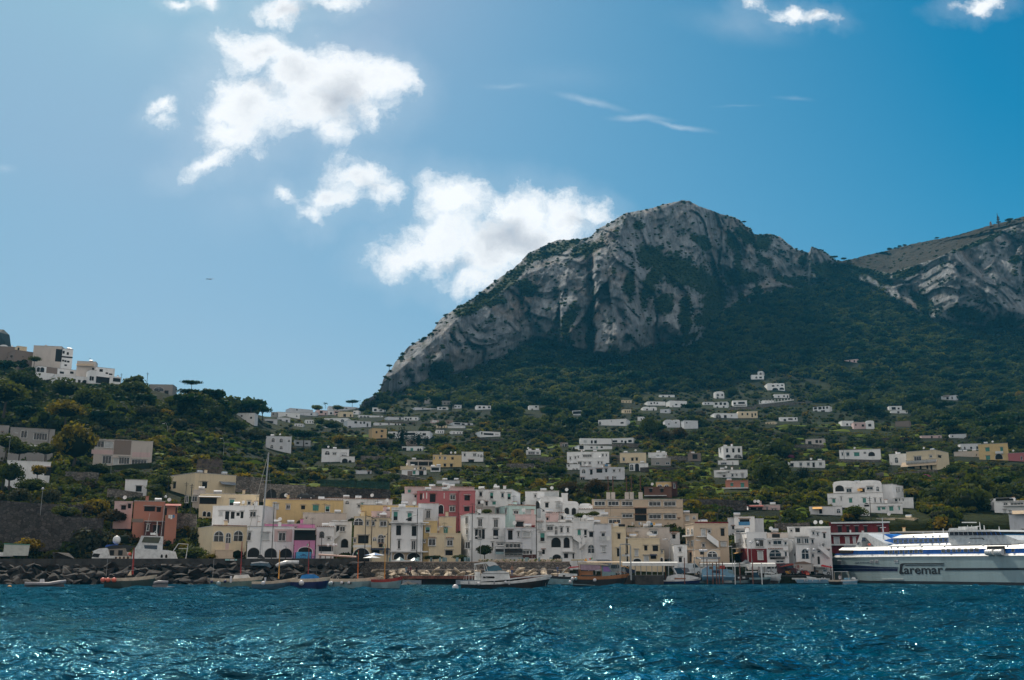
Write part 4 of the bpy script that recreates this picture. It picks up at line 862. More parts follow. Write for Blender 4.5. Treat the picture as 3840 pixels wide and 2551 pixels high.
h('white ground floor with dark arch under the beige house','K',(1445,1665),1062,1155,None,0,'W','A 1508 1062 1558 1152; a 1450 1072 1490 1140; k 1405 1065 1420 1085')
h('white low house with two windows right of the peach room','K',(1666,1885),938,1000,None,0,'W','w 1765 965 1790 995; w 1838 965 1862 995; b 1700 1000 1885 1001')
h('grey basement house under the low white one','K',(1700,1930),1003,1092,None,0,'G','w 1755 1045 1800 1077; w 1870 1045 1915 1077')
h('long white villa with arched end left of the tall dark tree','K',(1077,1405),537,628,None,0,'W','w 1340 575 1375 592; a 1085 568 1110 605; s 1225 555 1240 575')
h('white villa with three small windows high on the right','K',(1655,1865),332,388,None,0,'W','w 1690 345 1710 364; w 1728 340 1745 358; w 1762 345 1780 362')
h('topmost white villa with terrace pots','K',(1800,1975),257,288,None,0,'W','w 1830 265 1850 280; w 1900 265 1920 282')
h('square white house with two dark windows by the flat pine','K',(1920,2120),322,408,None,0,'W','w 1980 360 2006 378; w 2045 358 2070 376; w 1950 380 1960 398')
h('pale blue white annex below the square house','K',(1805,1915),422,478,None,0,'V','w 1860 440 1880 455')
h('white vaulted cottage below the three window villa','K',(1600,1765),408,445,None,0,'W','w 1640 418 1660 435; w 1720 415 1735 440',top='vault')
h('lone white cottage in front of the dark wood','K',(260,380),380,438,None,0,'W','w 335 385 357 404; a 288 415 312 438')
h('shaded white house with railings among the cypresses','K',(770,885),437,502,None,0,'V','m 780 450 880 476')
h('small white garden house with glass front by the pink oleander','K',(230,400),908,965,None,0,'W','m 255 925 330 952; w 350 930 380 950')
h('white domed house behind the brown trees','K',(1860,2040),562,645,None,0,'V','w 1980 575 2000 590; w 1900 590 1915 605',top='vault')
h('grey white block at the right of the domed house','K',(2090,2250),557,660,None,0,'V','k 2150 580 2153 583; w 2110 575 2125 590')
h('small white gable house left of the tall dark tree','K',(1540,1612),512,568,None,0,'W','w 1575 530 1590 545')
h('ruined stone barn with arches on the slope','K',(640,720),815,870,None,0,'S','A 655 830 672 865; A 680 828 697 862; A 700 826 716 858',name='barn',cat='barn')
h('white stepped gable villa high in the wood','L',(905,1040),162,212,None,0,'W','a 948 178 970 200; w 990 180 1018 197; a 1065 150 1066 151')
h('white gable top of the stepped villa','L',(972,1030),128,165,850,0,'W','a 993 138 1015 162',top='vault')
h('white villa with scalloped roofline and two wide arches','L',(1078,1262),260,330,None,0,'W','w 1125 270 1152 287; w 1178 268 1197 281; w 1225 265 1245 279; A 1130 300 1190 324; A 1205 296 1255 320',top='vault')
h('low white villa above the long pergola','L',(1150,1310),370,412,None,0,'W','w 1190 385 1207 400; w 1245 380 1265 396; k 1285 380 1300 405')
h('white vaulted tower house in the terraces','L',(525,615),352,418,None,0,'W','a 535 362 560 388; w 585 365 602 386; a 535 395 555 415',top='vault')
h('white villa with three square windows by the cypress','L',(500,650),447,518,None,0,'W','w 515 458 543 480; w 565 455 592 482; w 608 458 636 482; w 533 498 552 512; w 600 495 620 510')
h('small white annex left of the three window villa','L',(395,499),450,488,None,0,'V','w 410 460 420 475; w 440 460 455 475')
h('white villa with covered balconies and grey terrace','L',(708,860),437,502,None,0,'W','k 715 455 740 476; m 765 450 835 471; k 720 482 850 497; b 690 503 860 504')
h('white apartment villa with stacked open balconies','L',(1565,1740),492,562,None,0,'W','k 1575 508 1607 529; k 1622 505 1657 528; k 1668 500 1690 526; w 1705 500 1726 521; k 1580 541 1612 556; k 1650 540 1692 556')
h('white villa with glazed arch and long parapet','L',(510,762),572,628,None,0,'W','a 525 582 580 622; w 612 590 642 620; w 690 590 700 605')
h('cream flat roofed villa with four dark windows','L',(766,972),552,628,None,0,'C','w 800 568 818 593; k 855 568 874 591; k 905 572 923 612; w 940 570 958 596')
h('small white villa with curved porch at the terrace edge','L',(1215,1400),614,664,None,0,'W','k 1250 632 1277 655; k 1300 625 1347 642; w 1370 620 1385 640')
h('stone and white farmhouse on the grass terraces','L',(1485,1680),842,912,None,0,'L','k 1590 858 1620 888; k 1632 860 1658 888; w 1510 870 1550 900')
h('white house with three balcony doors and arched base','L',(556,610,808),926,1062,None,16,'W','k 635 950 658 990; k 700 948 725 990; k 760 948 785 990; b 612 1003 815 1004; A 630 1012 682 1046; a 720 1012 800 1050','w 568 945 580 985')
h('white roof storey above the plain white terraced house','L',(550,770),1078,1125,None,0,'W','k 700 1090 703 1093; w 580 1100 640 1120')
h('plain white middle block of the terraced house','L',(540,768),1124,1190,395,0,'W','k 655 1195 658 1198; w 690 1200 695 1205')
h('wide white ground floor with small dark windows','L',(508,866),1182,1262,None,0,'W','k 600 1235 628 1251; w 692 1220 715 1246; w 740 1222 757 1236; s 795 1215 826 1262; S 535 1196 645 1204; k 655 1195 670 1205')
h('salmon house with turquoise shutters on a dark wall','L',(632,872),1297,1385,None,0,'O','g 682 1320 712 1350; g 792 1318 830 1370; S 595 1368 872 1376',clutter=2)
h('low white villa with four square windows in the pines','L',(1300,1695),1087,1152,None,0,'W','k 1320 1108 1358 1142; w 1420 1100 1448 1133; w 1500 1100 1530 1133; k 1558 1100 1585 1147; w 1630 1098 1660 1127')
h('dark stone house with lean-to roof in the vines','L',(228,365),1003,1088,None,0,'S','k 275 1010 330 1060')
h('long white villa with round arched porch','M',(25,465),968,1064,None,0,'W','w 45 990 62 1022; w 95 990 130 1027; g 178 992 237 1028; a 280 982 308 1002; A 330 985 402 1028')
h('white cube with one black arched window','M',(562,740),1012,1130,None,0,'W','a 615 1045 650 1100')
h('large beige villa with wraparound balcony','M',(742,1065,1195),962,1185,None,-20,'C','w 820 1035 900 1077; m 985 1020 1015 1042; B 745 1084 1065 1085; S 742 1086 1065 1096; c 690 1100 1085 1122 t; k 750 1130 830 1166; k 878 1120 902 1176; k 950 1115 973 1166; k 992 1110 1018 1172','k 1075 1020 1110 1050; B 1070 1060 1190 1061',name='villa',cat='villa')
h('low white house left of the pale yellow villa','M',(1320,1538),902,962,None,0,'V','w 1355 930 1372 957; w 1420 930 1442 952; w 1485 925 1509 952')
h('pale yellow villa with turquoise shutters and arched porch','M',(1520,1830),905,1070,None,0,'Y','g 1582 938 1630 977; g 1588 1025 1636 1066; g 1740 935 1776 992; A 1685 1008 1770 1062; b 1690 1000 1775 1001',top='flat',clutter=2)
h('low beige wing of the pale yellow villa','M',(1250,1518),988,1036,None,0,'L','w 1480 1010 1495 1025')
h('pink house at the right edge of the photo','M',(1832,2080),1000,1085,None,0,'P','w 1960 1035 1980 1070; k 1900 1020 1903 1023',clutter=1)
h('small white house with loggia alone in the wood','M',(555,690),497,545,None,0,'W','k 580 505 625 532; w 645 512 666 529')
h('white terrace storey under the lone wood house','M',(575,752),545,575,None,0,'W','w 640 550 665 568')
h('blue white ruinous house with two chimneys in the wood','M',(1110,1275),377,438,None,0,'V','w 1165 400 1192 422; k 1220 395 1235 420; p 1130 378 1200 395 p',clutter=0)
h('cream cottage with white dome beside the terraces','M',(178,308),668,745,None,0,'Q','w 260 690 287 714; w 190 685 205 705')
h('white domed cottage right of the cream one','M',(310,395),664,745,None,0,'W','w 330 685 363 712',top='vault')
h('white house with two windows left of the domed cottage','M',(50,176),652,714,None,0,'W','w 95 680 116 701; w 140 680 161 700')
h('brown stone ruin on the right slope','M',(620,775),652,724,None,0,'S','k 650 670 653 673',name='ruin',cat='ruin')
h('half hidden pink bungalow in the right wood','M',(900,1115),812,840,None,0,'Q','k 1000 815 1020 835; w 1080 818 1100 830')
h('half hidden white bungalow right of the pink one','M',(1205,1380),800,840,None,0,'V','w 1225 810 1240 825')
h('pink ruin high in the wood under the cliffs','O',(1175,1262),1140,1170,None,0,'Q','k 1205 1148 1215 1160; k 1235 1148 1245 1160',name='ruin',cat='ruin')
# chimney stacks on the factory roof
fac = [o for o in bpy.data.objects if o.name == 'factory'][0]
for x in (273, 333, 505, 565, 677):
    p = at(*cp('E', x, 405), 236); q = at(*cp('E', x, 352), 236); l = fac.matrix_world.inverted() if False else None
    dx = p - Vector(fac.location); ca, sa = math.cos(fac.rotation_euler.z), math.sin(fac.rotation_euler.z)
    u = dx.x*ca+dx.y*sa; z0_ = at(*cp('E', 72, 418), 236).z-fac.location.z
    MB().box(u-.45, u+.45, .6, 1.4, z0_+.1, z0_+(q.z-p.z)+.8, wall_of('L')).tube([(u, 1, z0_+(q.z-p.z)+.8), (u, 1, z0_+(q.z-p.z)+4.5)], .12, plain('rusty_pipe', (.10,.045,.03), .9), 6).build('chimney', fac)

rt_ = random.Random(77)
for i in range(34):                       # the indistinct little houses crowding the saddle and the upper lanes
    if i < 22: x, y = rt_.uniform(650, 1090), 0; y = 948+(x-650)*.02+rt_.uniform(0, 46)+(x > 850)*10
    else: x, y = rt_.uniform(1440, 1780), rt_.uniform(925, 985)
    px_, py_ = x*1.62711, y*1.62711
    if any(a-14 < px_ < b+14 and t-8 < py_ < d+10 for a, t, b, d, _ in HRECT): continue
    w_, h_ = rt_.uniform(20, 44), rt_.uniform(11, 19)
    h('tiny white house among the crowded ones under the cliff foot' if i < 22 else 'tiny white house on the upper lanes right of centre', 'P', (px_-w_/2, px_+w_/2), py_-h_, py_, None, 0, rt_.choice('WWVC'), ';'.join('w %f %f %f %f' % (px_-w_/2+w_*q, py_-h_*.7, px_-w_/2+w_*q+3, py_-h_*.3) for q in (.2, .5, .75)))['group'] = 'tiny houses under the cliff foot' if i < 22 else 'tiny houses on the upper lanes'
# ------------------------------------------------------------------ plants
def leafmat(name, stops, trans=.3, scale=.25):
    if name in MAT: return MAT[name]
    m, nt, b, new, lk = nm(name)
    geo = new('ShaderNodeNewGeometry'); oi = new('ShaderNodeObjectInfo')
    n = noise_node(new, lk, scale, 3, geo.outputs['Position'], .6); n2 = noise_node(new, lk, .012, 2, geo.outputs['Position'], .5)
    a = new('ShaderNodeMath'); a.operation = 'MULTIPLY_ADD'; lk(oi.outputs['Random'], a.inputs[0]); a.inputs[1].default_value = .38
    s = new('ShaderNodeMath'); s.operation = 'MULTIPLY_ADD'; lk(n.outputs['Fac'], s.inputs[0]); s.inputs[1].default_value = .5; lk(n2.outputs['Fac'], s.inputs[2])
    lk(s.outputs[0], a.inputs[2])
    sub = new('ShaderNodeMath'); sub.operation = 'SUBTRACT'; lk(a.outputs[0], sub.inputs[0]); sub.inputs[1].default_value = .42
    r = ramp(new, lk, sub.outputs[0], [(i/(len(stops)-1)*.9+.05, c) for i, c in enumerate(stops)])
    lk(r.outputs[0], b.inputs['Base Color']); b.inputs['Roughness'].default_value = .8; b.inputs['Specular IOR Level'].default_value = .08
    if trans:
        tr = new('ShaderNodeBsdfTranslucent'); mxs = new('ShaderNodeMixShader'); mxs.inputs[0].default_value = trans
        g = new('ShaderNodeMix'); g.data_type = 'RGBA'; g.blend_type = 'MULTIPLY'; g.inputs['Factor'].default_value = 1; lk(r.outputs[0], g.inputs['A']); g.inputs['B'].default_value = (1.9, 1.75, .6, 1)
        lk(g.outputs['Result'], tr.inputs['Color'])
        lk(b.outputs[0], mxs.inputs[1]); lk(tr.outputs[0], mxs.inputs[2]); lk(mxs.outputs[0], nt.nodes['Material Output'].inputs['Surface'])
    MAT[name] = m; return m
LF = leafmat('leaf_woodland', [(.011,.018,.007), (.024,.038,.011), (.048,.065,.016), (.079,.091,.022)])
LG = leafmat('leaf_garden', [(.015,.024,.009), (.030,.049,.011), (.068,.086,.015), (.128,.112,.021)], .4)
LP = leafmat('leaf_pine', [(.007,.019,.009), (.013,.032,.009), (.022,.045,.011)], .25)
LC = leafmat('leaf_cypress', [(.006,.014,.009), (.010,.022,.011)], .1)
LO = leafmat('leaf_olive', [(.022,.027,.016), (.038,.042,.026), (.056,.060,.038)], .3)
LY = leafmat('leaf_yellowing', [(.054,.064,.011), (.108,.090,.016), (.154,.108,.020)], .45)
LV = leafmat('leaf_vine', [(.045,.068,.015), (.105,.128,.018), (.225,.165,.030)], .45)
LB = leafmat('leaf_brown', [(.030,.024,.015), (.045,.034,.019), (.056,.045,.022)], .3)
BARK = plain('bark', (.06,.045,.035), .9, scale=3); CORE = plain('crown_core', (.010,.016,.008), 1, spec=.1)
GRASSM = leafmat('grass_strip', [(.06,.10,.010), (.10,.155,.014), (.15,.19,.02)], .3)
def crown(name, mat, shape=(1,1,.85), lumps=16, leaves=16, size=.15, flat=0.0, seed=1, zc=0.0, core=.7):
    """a mass of leaf tufts on uneven lobes; unit radius, centre at zc"""
    r = np.random.default_rng(seed); vs = []; fs = []
    cen = []
    for i in range(lumps):
        d = r.normal(size=3); d /= np.linalg.norm(d); d[2] = abs(d[2])*.9 - .25 if flat == 0 else d[2]*.3
        k = r.uniform(.42, .8); cen.append((d*np.array(shape)*k, r.uniform(.26, .48)))
    for c, lr in cen:
        for j in range(leaves):
            d = r.normal(size=3); d /= np.linalg.norm(d)
            p = c + d*np.array([lr, lr, lr*(.75 if not flat else .4)])*r.uniform(.75, 1.12)
            n = d + r.normal(size=3)*.38; n /= np.linalg.norm(n)
            a = np.cross(n, r.normal(size=3)); a /= np.linalg.norm(a)+1e-9; b = np.cross(n, a)
            s = size*r.uniform(.55, 1.25)
            b0 = len(vs); vs += [p-a*s-b*s*.6, p+a*s*.8-b*s*.7, p+a*s*.5+b*s, p-a*s*.7+b*s*.6]; fs.append((b0, b0+1, b0+2, b0+3))
    nl = len(fs)
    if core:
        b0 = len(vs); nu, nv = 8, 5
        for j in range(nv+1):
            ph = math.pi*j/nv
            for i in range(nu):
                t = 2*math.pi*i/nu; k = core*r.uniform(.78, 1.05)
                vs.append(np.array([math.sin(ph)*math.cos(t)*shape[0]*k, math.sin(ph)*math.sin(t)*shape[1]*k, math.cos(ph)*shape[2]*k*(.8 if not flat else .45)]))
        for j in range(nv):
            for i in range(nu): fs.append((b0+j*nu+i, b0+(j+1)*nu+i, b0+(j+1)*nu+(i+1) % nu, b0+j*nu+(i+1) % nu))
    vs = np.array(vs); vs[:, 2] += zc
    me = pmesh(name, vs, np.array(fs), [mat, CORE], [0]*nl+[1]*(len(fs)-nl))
    return me
# prototypes for the uncountable growth (base at z=0, unit radius)
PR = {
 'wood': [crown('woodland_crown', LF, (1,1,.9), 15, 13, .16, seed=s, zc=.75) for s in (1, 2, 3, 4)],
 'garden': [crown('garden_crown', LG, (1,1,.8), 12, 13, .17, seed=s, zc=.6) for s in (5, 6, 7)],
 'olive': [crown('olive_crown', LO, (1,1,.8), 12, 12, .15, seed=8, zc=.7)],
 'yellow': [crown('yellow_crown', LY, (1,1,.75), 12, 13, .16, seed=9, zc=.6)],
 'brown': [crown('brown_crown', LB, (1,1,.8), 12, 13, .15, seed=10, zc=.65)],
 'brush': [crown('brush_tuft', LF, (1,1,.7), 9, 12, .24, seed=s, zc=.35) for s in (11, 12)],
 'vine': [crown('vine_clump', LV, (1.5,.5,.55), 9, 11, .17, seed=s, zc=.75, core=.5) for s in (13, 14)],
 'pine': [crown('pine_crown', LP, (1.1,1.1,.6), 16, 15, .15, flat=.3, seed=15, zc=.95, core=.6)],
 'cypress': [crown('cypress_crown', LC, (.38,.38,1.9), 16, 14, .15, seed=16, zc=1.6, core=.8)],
}
def scatter(name, protos, pos, scl, rot, **k):
    """one 'stuff' object: points carrying instanced growth"""
    me = bpy.data.meshes.new(name); me.vertices.add(len(pos)); me.vertices.foreach_set('co', np.asarray(pos, np.float32).ravel())
    for an, arr, ty in (('s', scl, 'FLOAT'), ('r', rot, 'FLOAT'), ('i', rng.integers(0, 1000, len(pos)), 'INT')):
        a = me.attributes.new(an, ty, 'POINT'); a.data.foreach_set('value', np.asarray(arr, np.float32 if ty == 'FLOAT' else np.int32))
    o = link(name, me, kind='stuff', **k)
    pc = bpy.data.collections.new(name+'_kinds')
    for p in protos: po = bpy.data.objects.new(name+'_kind', p); pc.objects.link(po)
    ng = bpy.data.node_groups.new(name, 'GeometryNodeTree')
    ng.interface.new_socket('Geometry', in_out='INPUT', socket_type='NodeSocketGeometry'); ng.interface.new_socket('Geometry', in_out='OUTPUT', socket_type='NodeSocketGeometry')
    N = ng.nodes.new; L = ng.links.new
    gi, go = N('NodeGroupInput'), N('NodeGroupOutput'); ip = N('GeometryNodeInstanceOnPoints')
    ci = N('GeometryNodeCollectionInfo'); ci.inputs['Collection'].default_value = pc; ci.inputs['Separate Children'].default_value = True; ci.inputs['Reset Children'].default_value = True
    def attr(n, t):
        a = N('GeometryNodeInputNamedAttribute'); a.data_type = t; a.inputs['Name'].default_value = n; return a.outputs['Attribute']
    m2p = N('GeometryNodeMeshToPoints'); L(gi.outputs[0], m2p.inputs[0]); L(m2p.outputs[0], ip.inputs['Points'])
    L(ci.outputs[0], ip.inputs['Instance']); ip.inputs['Pick Instance'].default_value = True
    L(attr('i', 'INT'), ip.inputs['Instance Index'])
    cx_ = N('ShaderNodeCombineXYZ'); L(attr('r', 'FLOAT'), cx_.inputs[2]); L(cx_.outputs[0], ip.inputs['Rotation'])
    L(attr('s', 'FLOAT'), ip.inputs['Scale']); L(ip.outputs[0], go.inputs[0])
    md = o.modifiers.new('growth', 'NODES'); md.node_group = ng
    return o
HR = np.array(HRECT)
def clear_of_houses(px, py, D, rpx, tol=.35, hgt=1.7):
    ok = np.ones(len(px), bool)
    for x0, y0, x1, y1, hd in HR:
        ok &= ~((px > x0-rpx*.75) & (px < x1+rpx*.75) & (py > y0) & (py - rpx*hgt < y1-(y1-y0)*.28) & (D < hd+3))
        ok &= ~((px > x0-rpx*.6) & (px < x1+rpx*.6) & (D > hd-1.5) & (D < hd+9) & (py > y0-8) & (py < y1+6))
    return ok
def sow(n, dens, rfun, seed, yr=(440, 1300), xr=(-60, 2430), keep_out=True, jit=0, rmax=None):
    """random points on the land, uniform per square metre times dens(x, y); returns positions, radii, pixels"""
    r = np.random.default_rng(seed); x = r.uniform(*xr, n*6); y = r.uniform(*yr, n*6)
    ok = y > sil(x)+1; x, y = x[ok], y[ok]
    D = depth(x, y)
    w_ = (D/1000)**1.2*dens(x, y)
    k = r.uniform(0, 1, len(x)) < w_/max(w_.max(), 1e-6); x, y, D = x[k][:n], y[k][:n], D[k][:n]
    rad = rfun(r, len(x), x, y, D)
    px_, py_ = x*1.62711, y*1.62711
    if keep_out:
        ok = clear_of_houses(px_, py_, D, rad*3938/D); x, y, D, rad, px_, py_ = [q[ok] for q in (x, y, D, rad, px_, py_)]
    dy = (CY-py_)/F; t = D/(CP-SP*dy)
    P_ = np.stack([(px_-CX)/F*t, D, CAMZ+(SP+CP*dy)*t - rad*.25], -1)
    return P_, rad, x, y, D
wl = cur([(-60,985),(200,1000),(420,960),(520,985),(600,1010),(640,965),(720,948),(830,950),(950,912),(1000,940),(1100,955),(1200,990),(1300,1005),(1380,990),(1420,955),(1480,922),(1560,905),(1650,895),(1700,880),(1740,858),(1850,872),(1880,930),(1960,955),(2060,962),(2140,985),(2200,1010),(2280,1025),(2360,1030),(2430,1040)])
def d_wood(x, y):
    n = fbm(x/40, y/25, x*0+2, 3)
    a = (y < wl(x) + n*14).astype(float)
    a *= ((y > cliff(x)-2) | (x < 830))
    right = sstep(2060, 2120, x)*(y > 1085)*(y < 1235)*(n > -.25); a = np.maximum(a, right*.8)
    mid = np.exp(-((x-1330)/45)**2-((y-1110)/25)**2) + np.exp(-((x-1560)/110)**2-((y-1000)/28)**2) + np.exp(-((x-1800)/60)**2-((y-1080)/60)**2)+ np.exp(-((x-2150)/60)**2-((y-1130)/50)**2)
    a = np.maximum(a, (mid > .45)*.55)
    a *= ~((x > 1460) & (x < 1960) & (y > 872) & (y < 960) & (n > .12))
    return a
P1, r1_, x1, y1, D1 = sow(9500, d_wood, lambda r, n, x, y, D: r.uniform(2.6, 5.6, n)*(1+.4*(r.random(n) < .12)), 21)
typ = np.random.default_rng(3).random(len(P1)); near = D1 < 560
selp = (typ > .93)
scatter('woodland', PR['wood']+PR['garden'][:1], P1[~selp], r1_[~selp], rng.uniform(0, 6.28, (~selp).sum()), label='dark oak and pine wood covering the slope under the cliffs', category='woodland')
scatter('pine_wood', PR['pine'], P1[selp]+np.array([0, 0, 2.2]), r1_[selp]*1.25, rng.uniform(0, 6.28, selp.sum()), label='flat topped pines scattered through the wood', category='woodland')
ROWS = [(350,610,1036,1112,6,.10,1),(640,800,1068,1130,5,.05,1),(200,350,1075,1100,2,0,0),(400,640,985,1030,3,.12,0),(640,950,1120,1160,3,.03,1),(800,900,1062,1108,3,.06,1),(1060,1300,1075,1130,4,.02,1),(940,1060,1000,1040,2,0,1),
  (1560,1780,1035,1130,6,0,1),(1560,1740,1130,1160,3,0,1),(1780,1960,975,1015,5,.02,0),(1790,2060,1000,1050,4,.01,1),(1960,2200,985,1030,4,.0,1),(1900,2050,1085,1130,3,0,1),(1700,1900,1085,1150,4,0,1),(2060,2250,1092,1108,1,0,0),
  (1430,1640,985,1020,3,.03,1),(1330,1560,965,985,2,0,0),(700,860,985,1040,3,.04,0),(1000,1300,1040,1075,2,.02,0),(1280,1560,1125,1150,2,0,1),(1880,2040,1165,1188,2,0,1),(2040,2200,1040,1085,2,0,1),(1340,1480,1140,1170,2,0,0)]
def d_gar(x, y):
    n = fbm(x/30, y/9, x*0+6, 3)
    a = (y > wl(x)-10) & (y < 1300) & (n > -.42)
    a = a.astype(float)*(.6+.9*sstep(-.1, .5, n))
    a *= 1+2.2*sstep(700, 350, depth_raw(x, y))
    for q_ in ROWS[:12]: a = a*(1-.6*((x > q_[0]) & (x < q_[1]) & (y > q_[2]-3) & (y < q_[3])))
    return a
P2, r2_, x2, y2, D2 = sow(23000, d_gar, lambda r, n, x, y, D: r.uniform(.7, 1.9, n)*(1+.9*(r.random(n) < .08)), 22)
t2 = np.random.default_rng(4).random(len(P2)); hueY = fbm(x2/60, y2/30, x2*0+9, 2)
k_o = t2 < .10; k_y = (t2 > .80) & (hueY > -.1); k_b = (t2 > .10) & (t2 < .17); rest = ~(k_o | k_y | k_b)
scatter('garden_shrubs', PR['garden']+PR['wood'][:1], P2[rest], r2_[rest], rng.uniform(0, 6.28, rest.sum()), label='green shrubs and fruit trees filling the terraced gardens', category='shrubs')
scatter('olive_scrub', PR['olive'], P2[k_o], r2_[k_o]*1.1, rng.uniform(0, 6.28, k_o.sum()), label='grey green olive scrub among the terraces', category='shrubs')
scatter('yellow_scrub', PR['yellow'], P2[k_y], r2_[k_y], rng.uniform(0, 6.28, k_y.sum()), label='yellowing bushes among the terraces', category='shrubs')
scatter('brown_scrub', PR['brown'], P2[k_b], r2_[k_b], rng.uniform(0, 6.28, k_b.sum()), label='brownish dry bushes among the terraces', category='shrubs')
# brush clinging to cliff ledges and crests
def d_cl(x, y):
    ok = (y < cliff(x)+3) & (x > 830)
    g = greenness(x, y); gs_ = slope_grass(x, y)
    return ok*(np.clip(g, 0, 1)*(1-gs_) + .06*gs_ + .008)
P3, r3_, x3, y3, D3 = sow(9000, d_cl, lambda r, n, x, y, D: r.uniform(.8, 2.4, n), 23, yr=(450, 950), xr=(830, 2430), keep_out=False)
scatter('cliff_brush', PR['brush'], P3, r3_, rng.uniform(0, 6.28, len(P3)), label='dark brush clinging to the cliff ledges', category='brush')
# crest fringe: pines and bushes breaking the skyline
xc = np.concatenate([np.random.default_rng(5).uniform(835, 1440, 90), np.random.default_rng(6).uniform(1690, 1960, 60)])
yc = sil(xc)+np.random.default_rng(7).uniform(1, 7, len(xc)); Dc = depth(xc, yc); pc_ = [at(a*1.62711, b*1.62711, d) for a, b, d in zip(xc, yc, Dc)]
scatter('crest_brush', PR['brush'], np.array([tuple(p) for p in pc_]), np.random.default_rng(8).uniform(.9, 2.4, len(xc)), rng.uniform(0, 6.28, len(xc)), label='bushes along the mountain crest', category='brush')
# vine and vegetable rows along the contours, with grass strips between
vp, vs_, vr, gp = [], [], [], []
rr = np.random.default_rng(31)
def rows(x0, x1, y0, y1, n, slope=0.0, vine=True, grass=.6, sc=1.0):
    for i in range(n):
        yb = y0+(y1-y0)*(i+.5)/n
        x = x0
        D0 = float(depth((x0+x1)/2, yb)); step = 1.7*sc*3938/D0/1.62711
        ph = rr.uniform(0, 50)
        while x < x1:
            yy_ = yb+slope*(x-x0)+1.5*math.sin(x/37+ph)+rr.normal()*.35
            if vine and rr.random() < .9: vp.append((x, yy_)); vs_.append(rr.uniform(.75, 1.1)*sc)
            x += step
        if rr.random() < grass: gp.append((x0, x1, yb+(y1-y0)/n*.42, slope, ph, D0))
for q_ in ROWS: rows(*q_[:6], vine=bool(q_[6]))
for i in range(70):
    yb = rr.uniform(955, 1215); x0 = rr.uniform(640, 2250); L_ = rr.uniform(60, 200)
    if float(wl(x0)) < yb+4 and not (2060 < x0 < 2400 and yb > 1085): rows(x0, x0+L_, yb, yb+6, 1, rr.uniform(-.02, .03), vine=rr.random() < .5, grass=.8)
vp = np.array(vp); Dv = depth(vp[:, 0], vp[:, 1]); vs_ = np.array(vs_)
ok = clear_of_houses(vp[:, 0]*1.62711, vp[:, 1]*1.62711, Dv, vs_*3938/Dv, hgt=1.2); vp, Dv, vs_ = vp[ok], Dv[ok], vs_[ok]
vw = np.array([tuple(at(a*1.62711, b*1.62711, d)) for (a, b), d in zip(vp, Dv)])
scatter('vine_rows', PR['vine'], vw, vs_, rng.normal(0, .15, len(vw)), label='rows of vines turning yellow on the terraces', category='vines')
gv_, gf_ = [], []
for x0, x1, yb, sl, ph, D0 in gp:
    n = max(4, int((x1-x0)/5)); prev = None
    for i in range(n+1):
        x = x0+(x1-x0)*i/n; y = yb+sl*(x-x0)+1.5*math.sin(x/37+ph)
        hgt = (.3+.7*max(0, math.sin(x/23+ph)+.3*math.sin(x/7)))
        D = float(depth(x, y)) - 2.2; p = at(x*1.62711, y*1.62711, D)
        a, b = p, p + Vector((0, 2.0, hgt+.35))
        if any(h0-2 < x*1.62711 < h2+2 and h1-4 < y*1.62711 < h3+6 for h0, h1, h2, h3, hd in HRECT): prev = None; continue
        k = len(gv_); gv_ += [a, b]
        if prev is not None: gf_.append((prev, k, k+1, prev+1))
        prev = k
link('grass_strips', pmesh('grass_strips', [tuple(v) for v in gv_], gf_, GRASSM), kind='stuff', label='bright green grass strips along the terrace edges', category='grass')

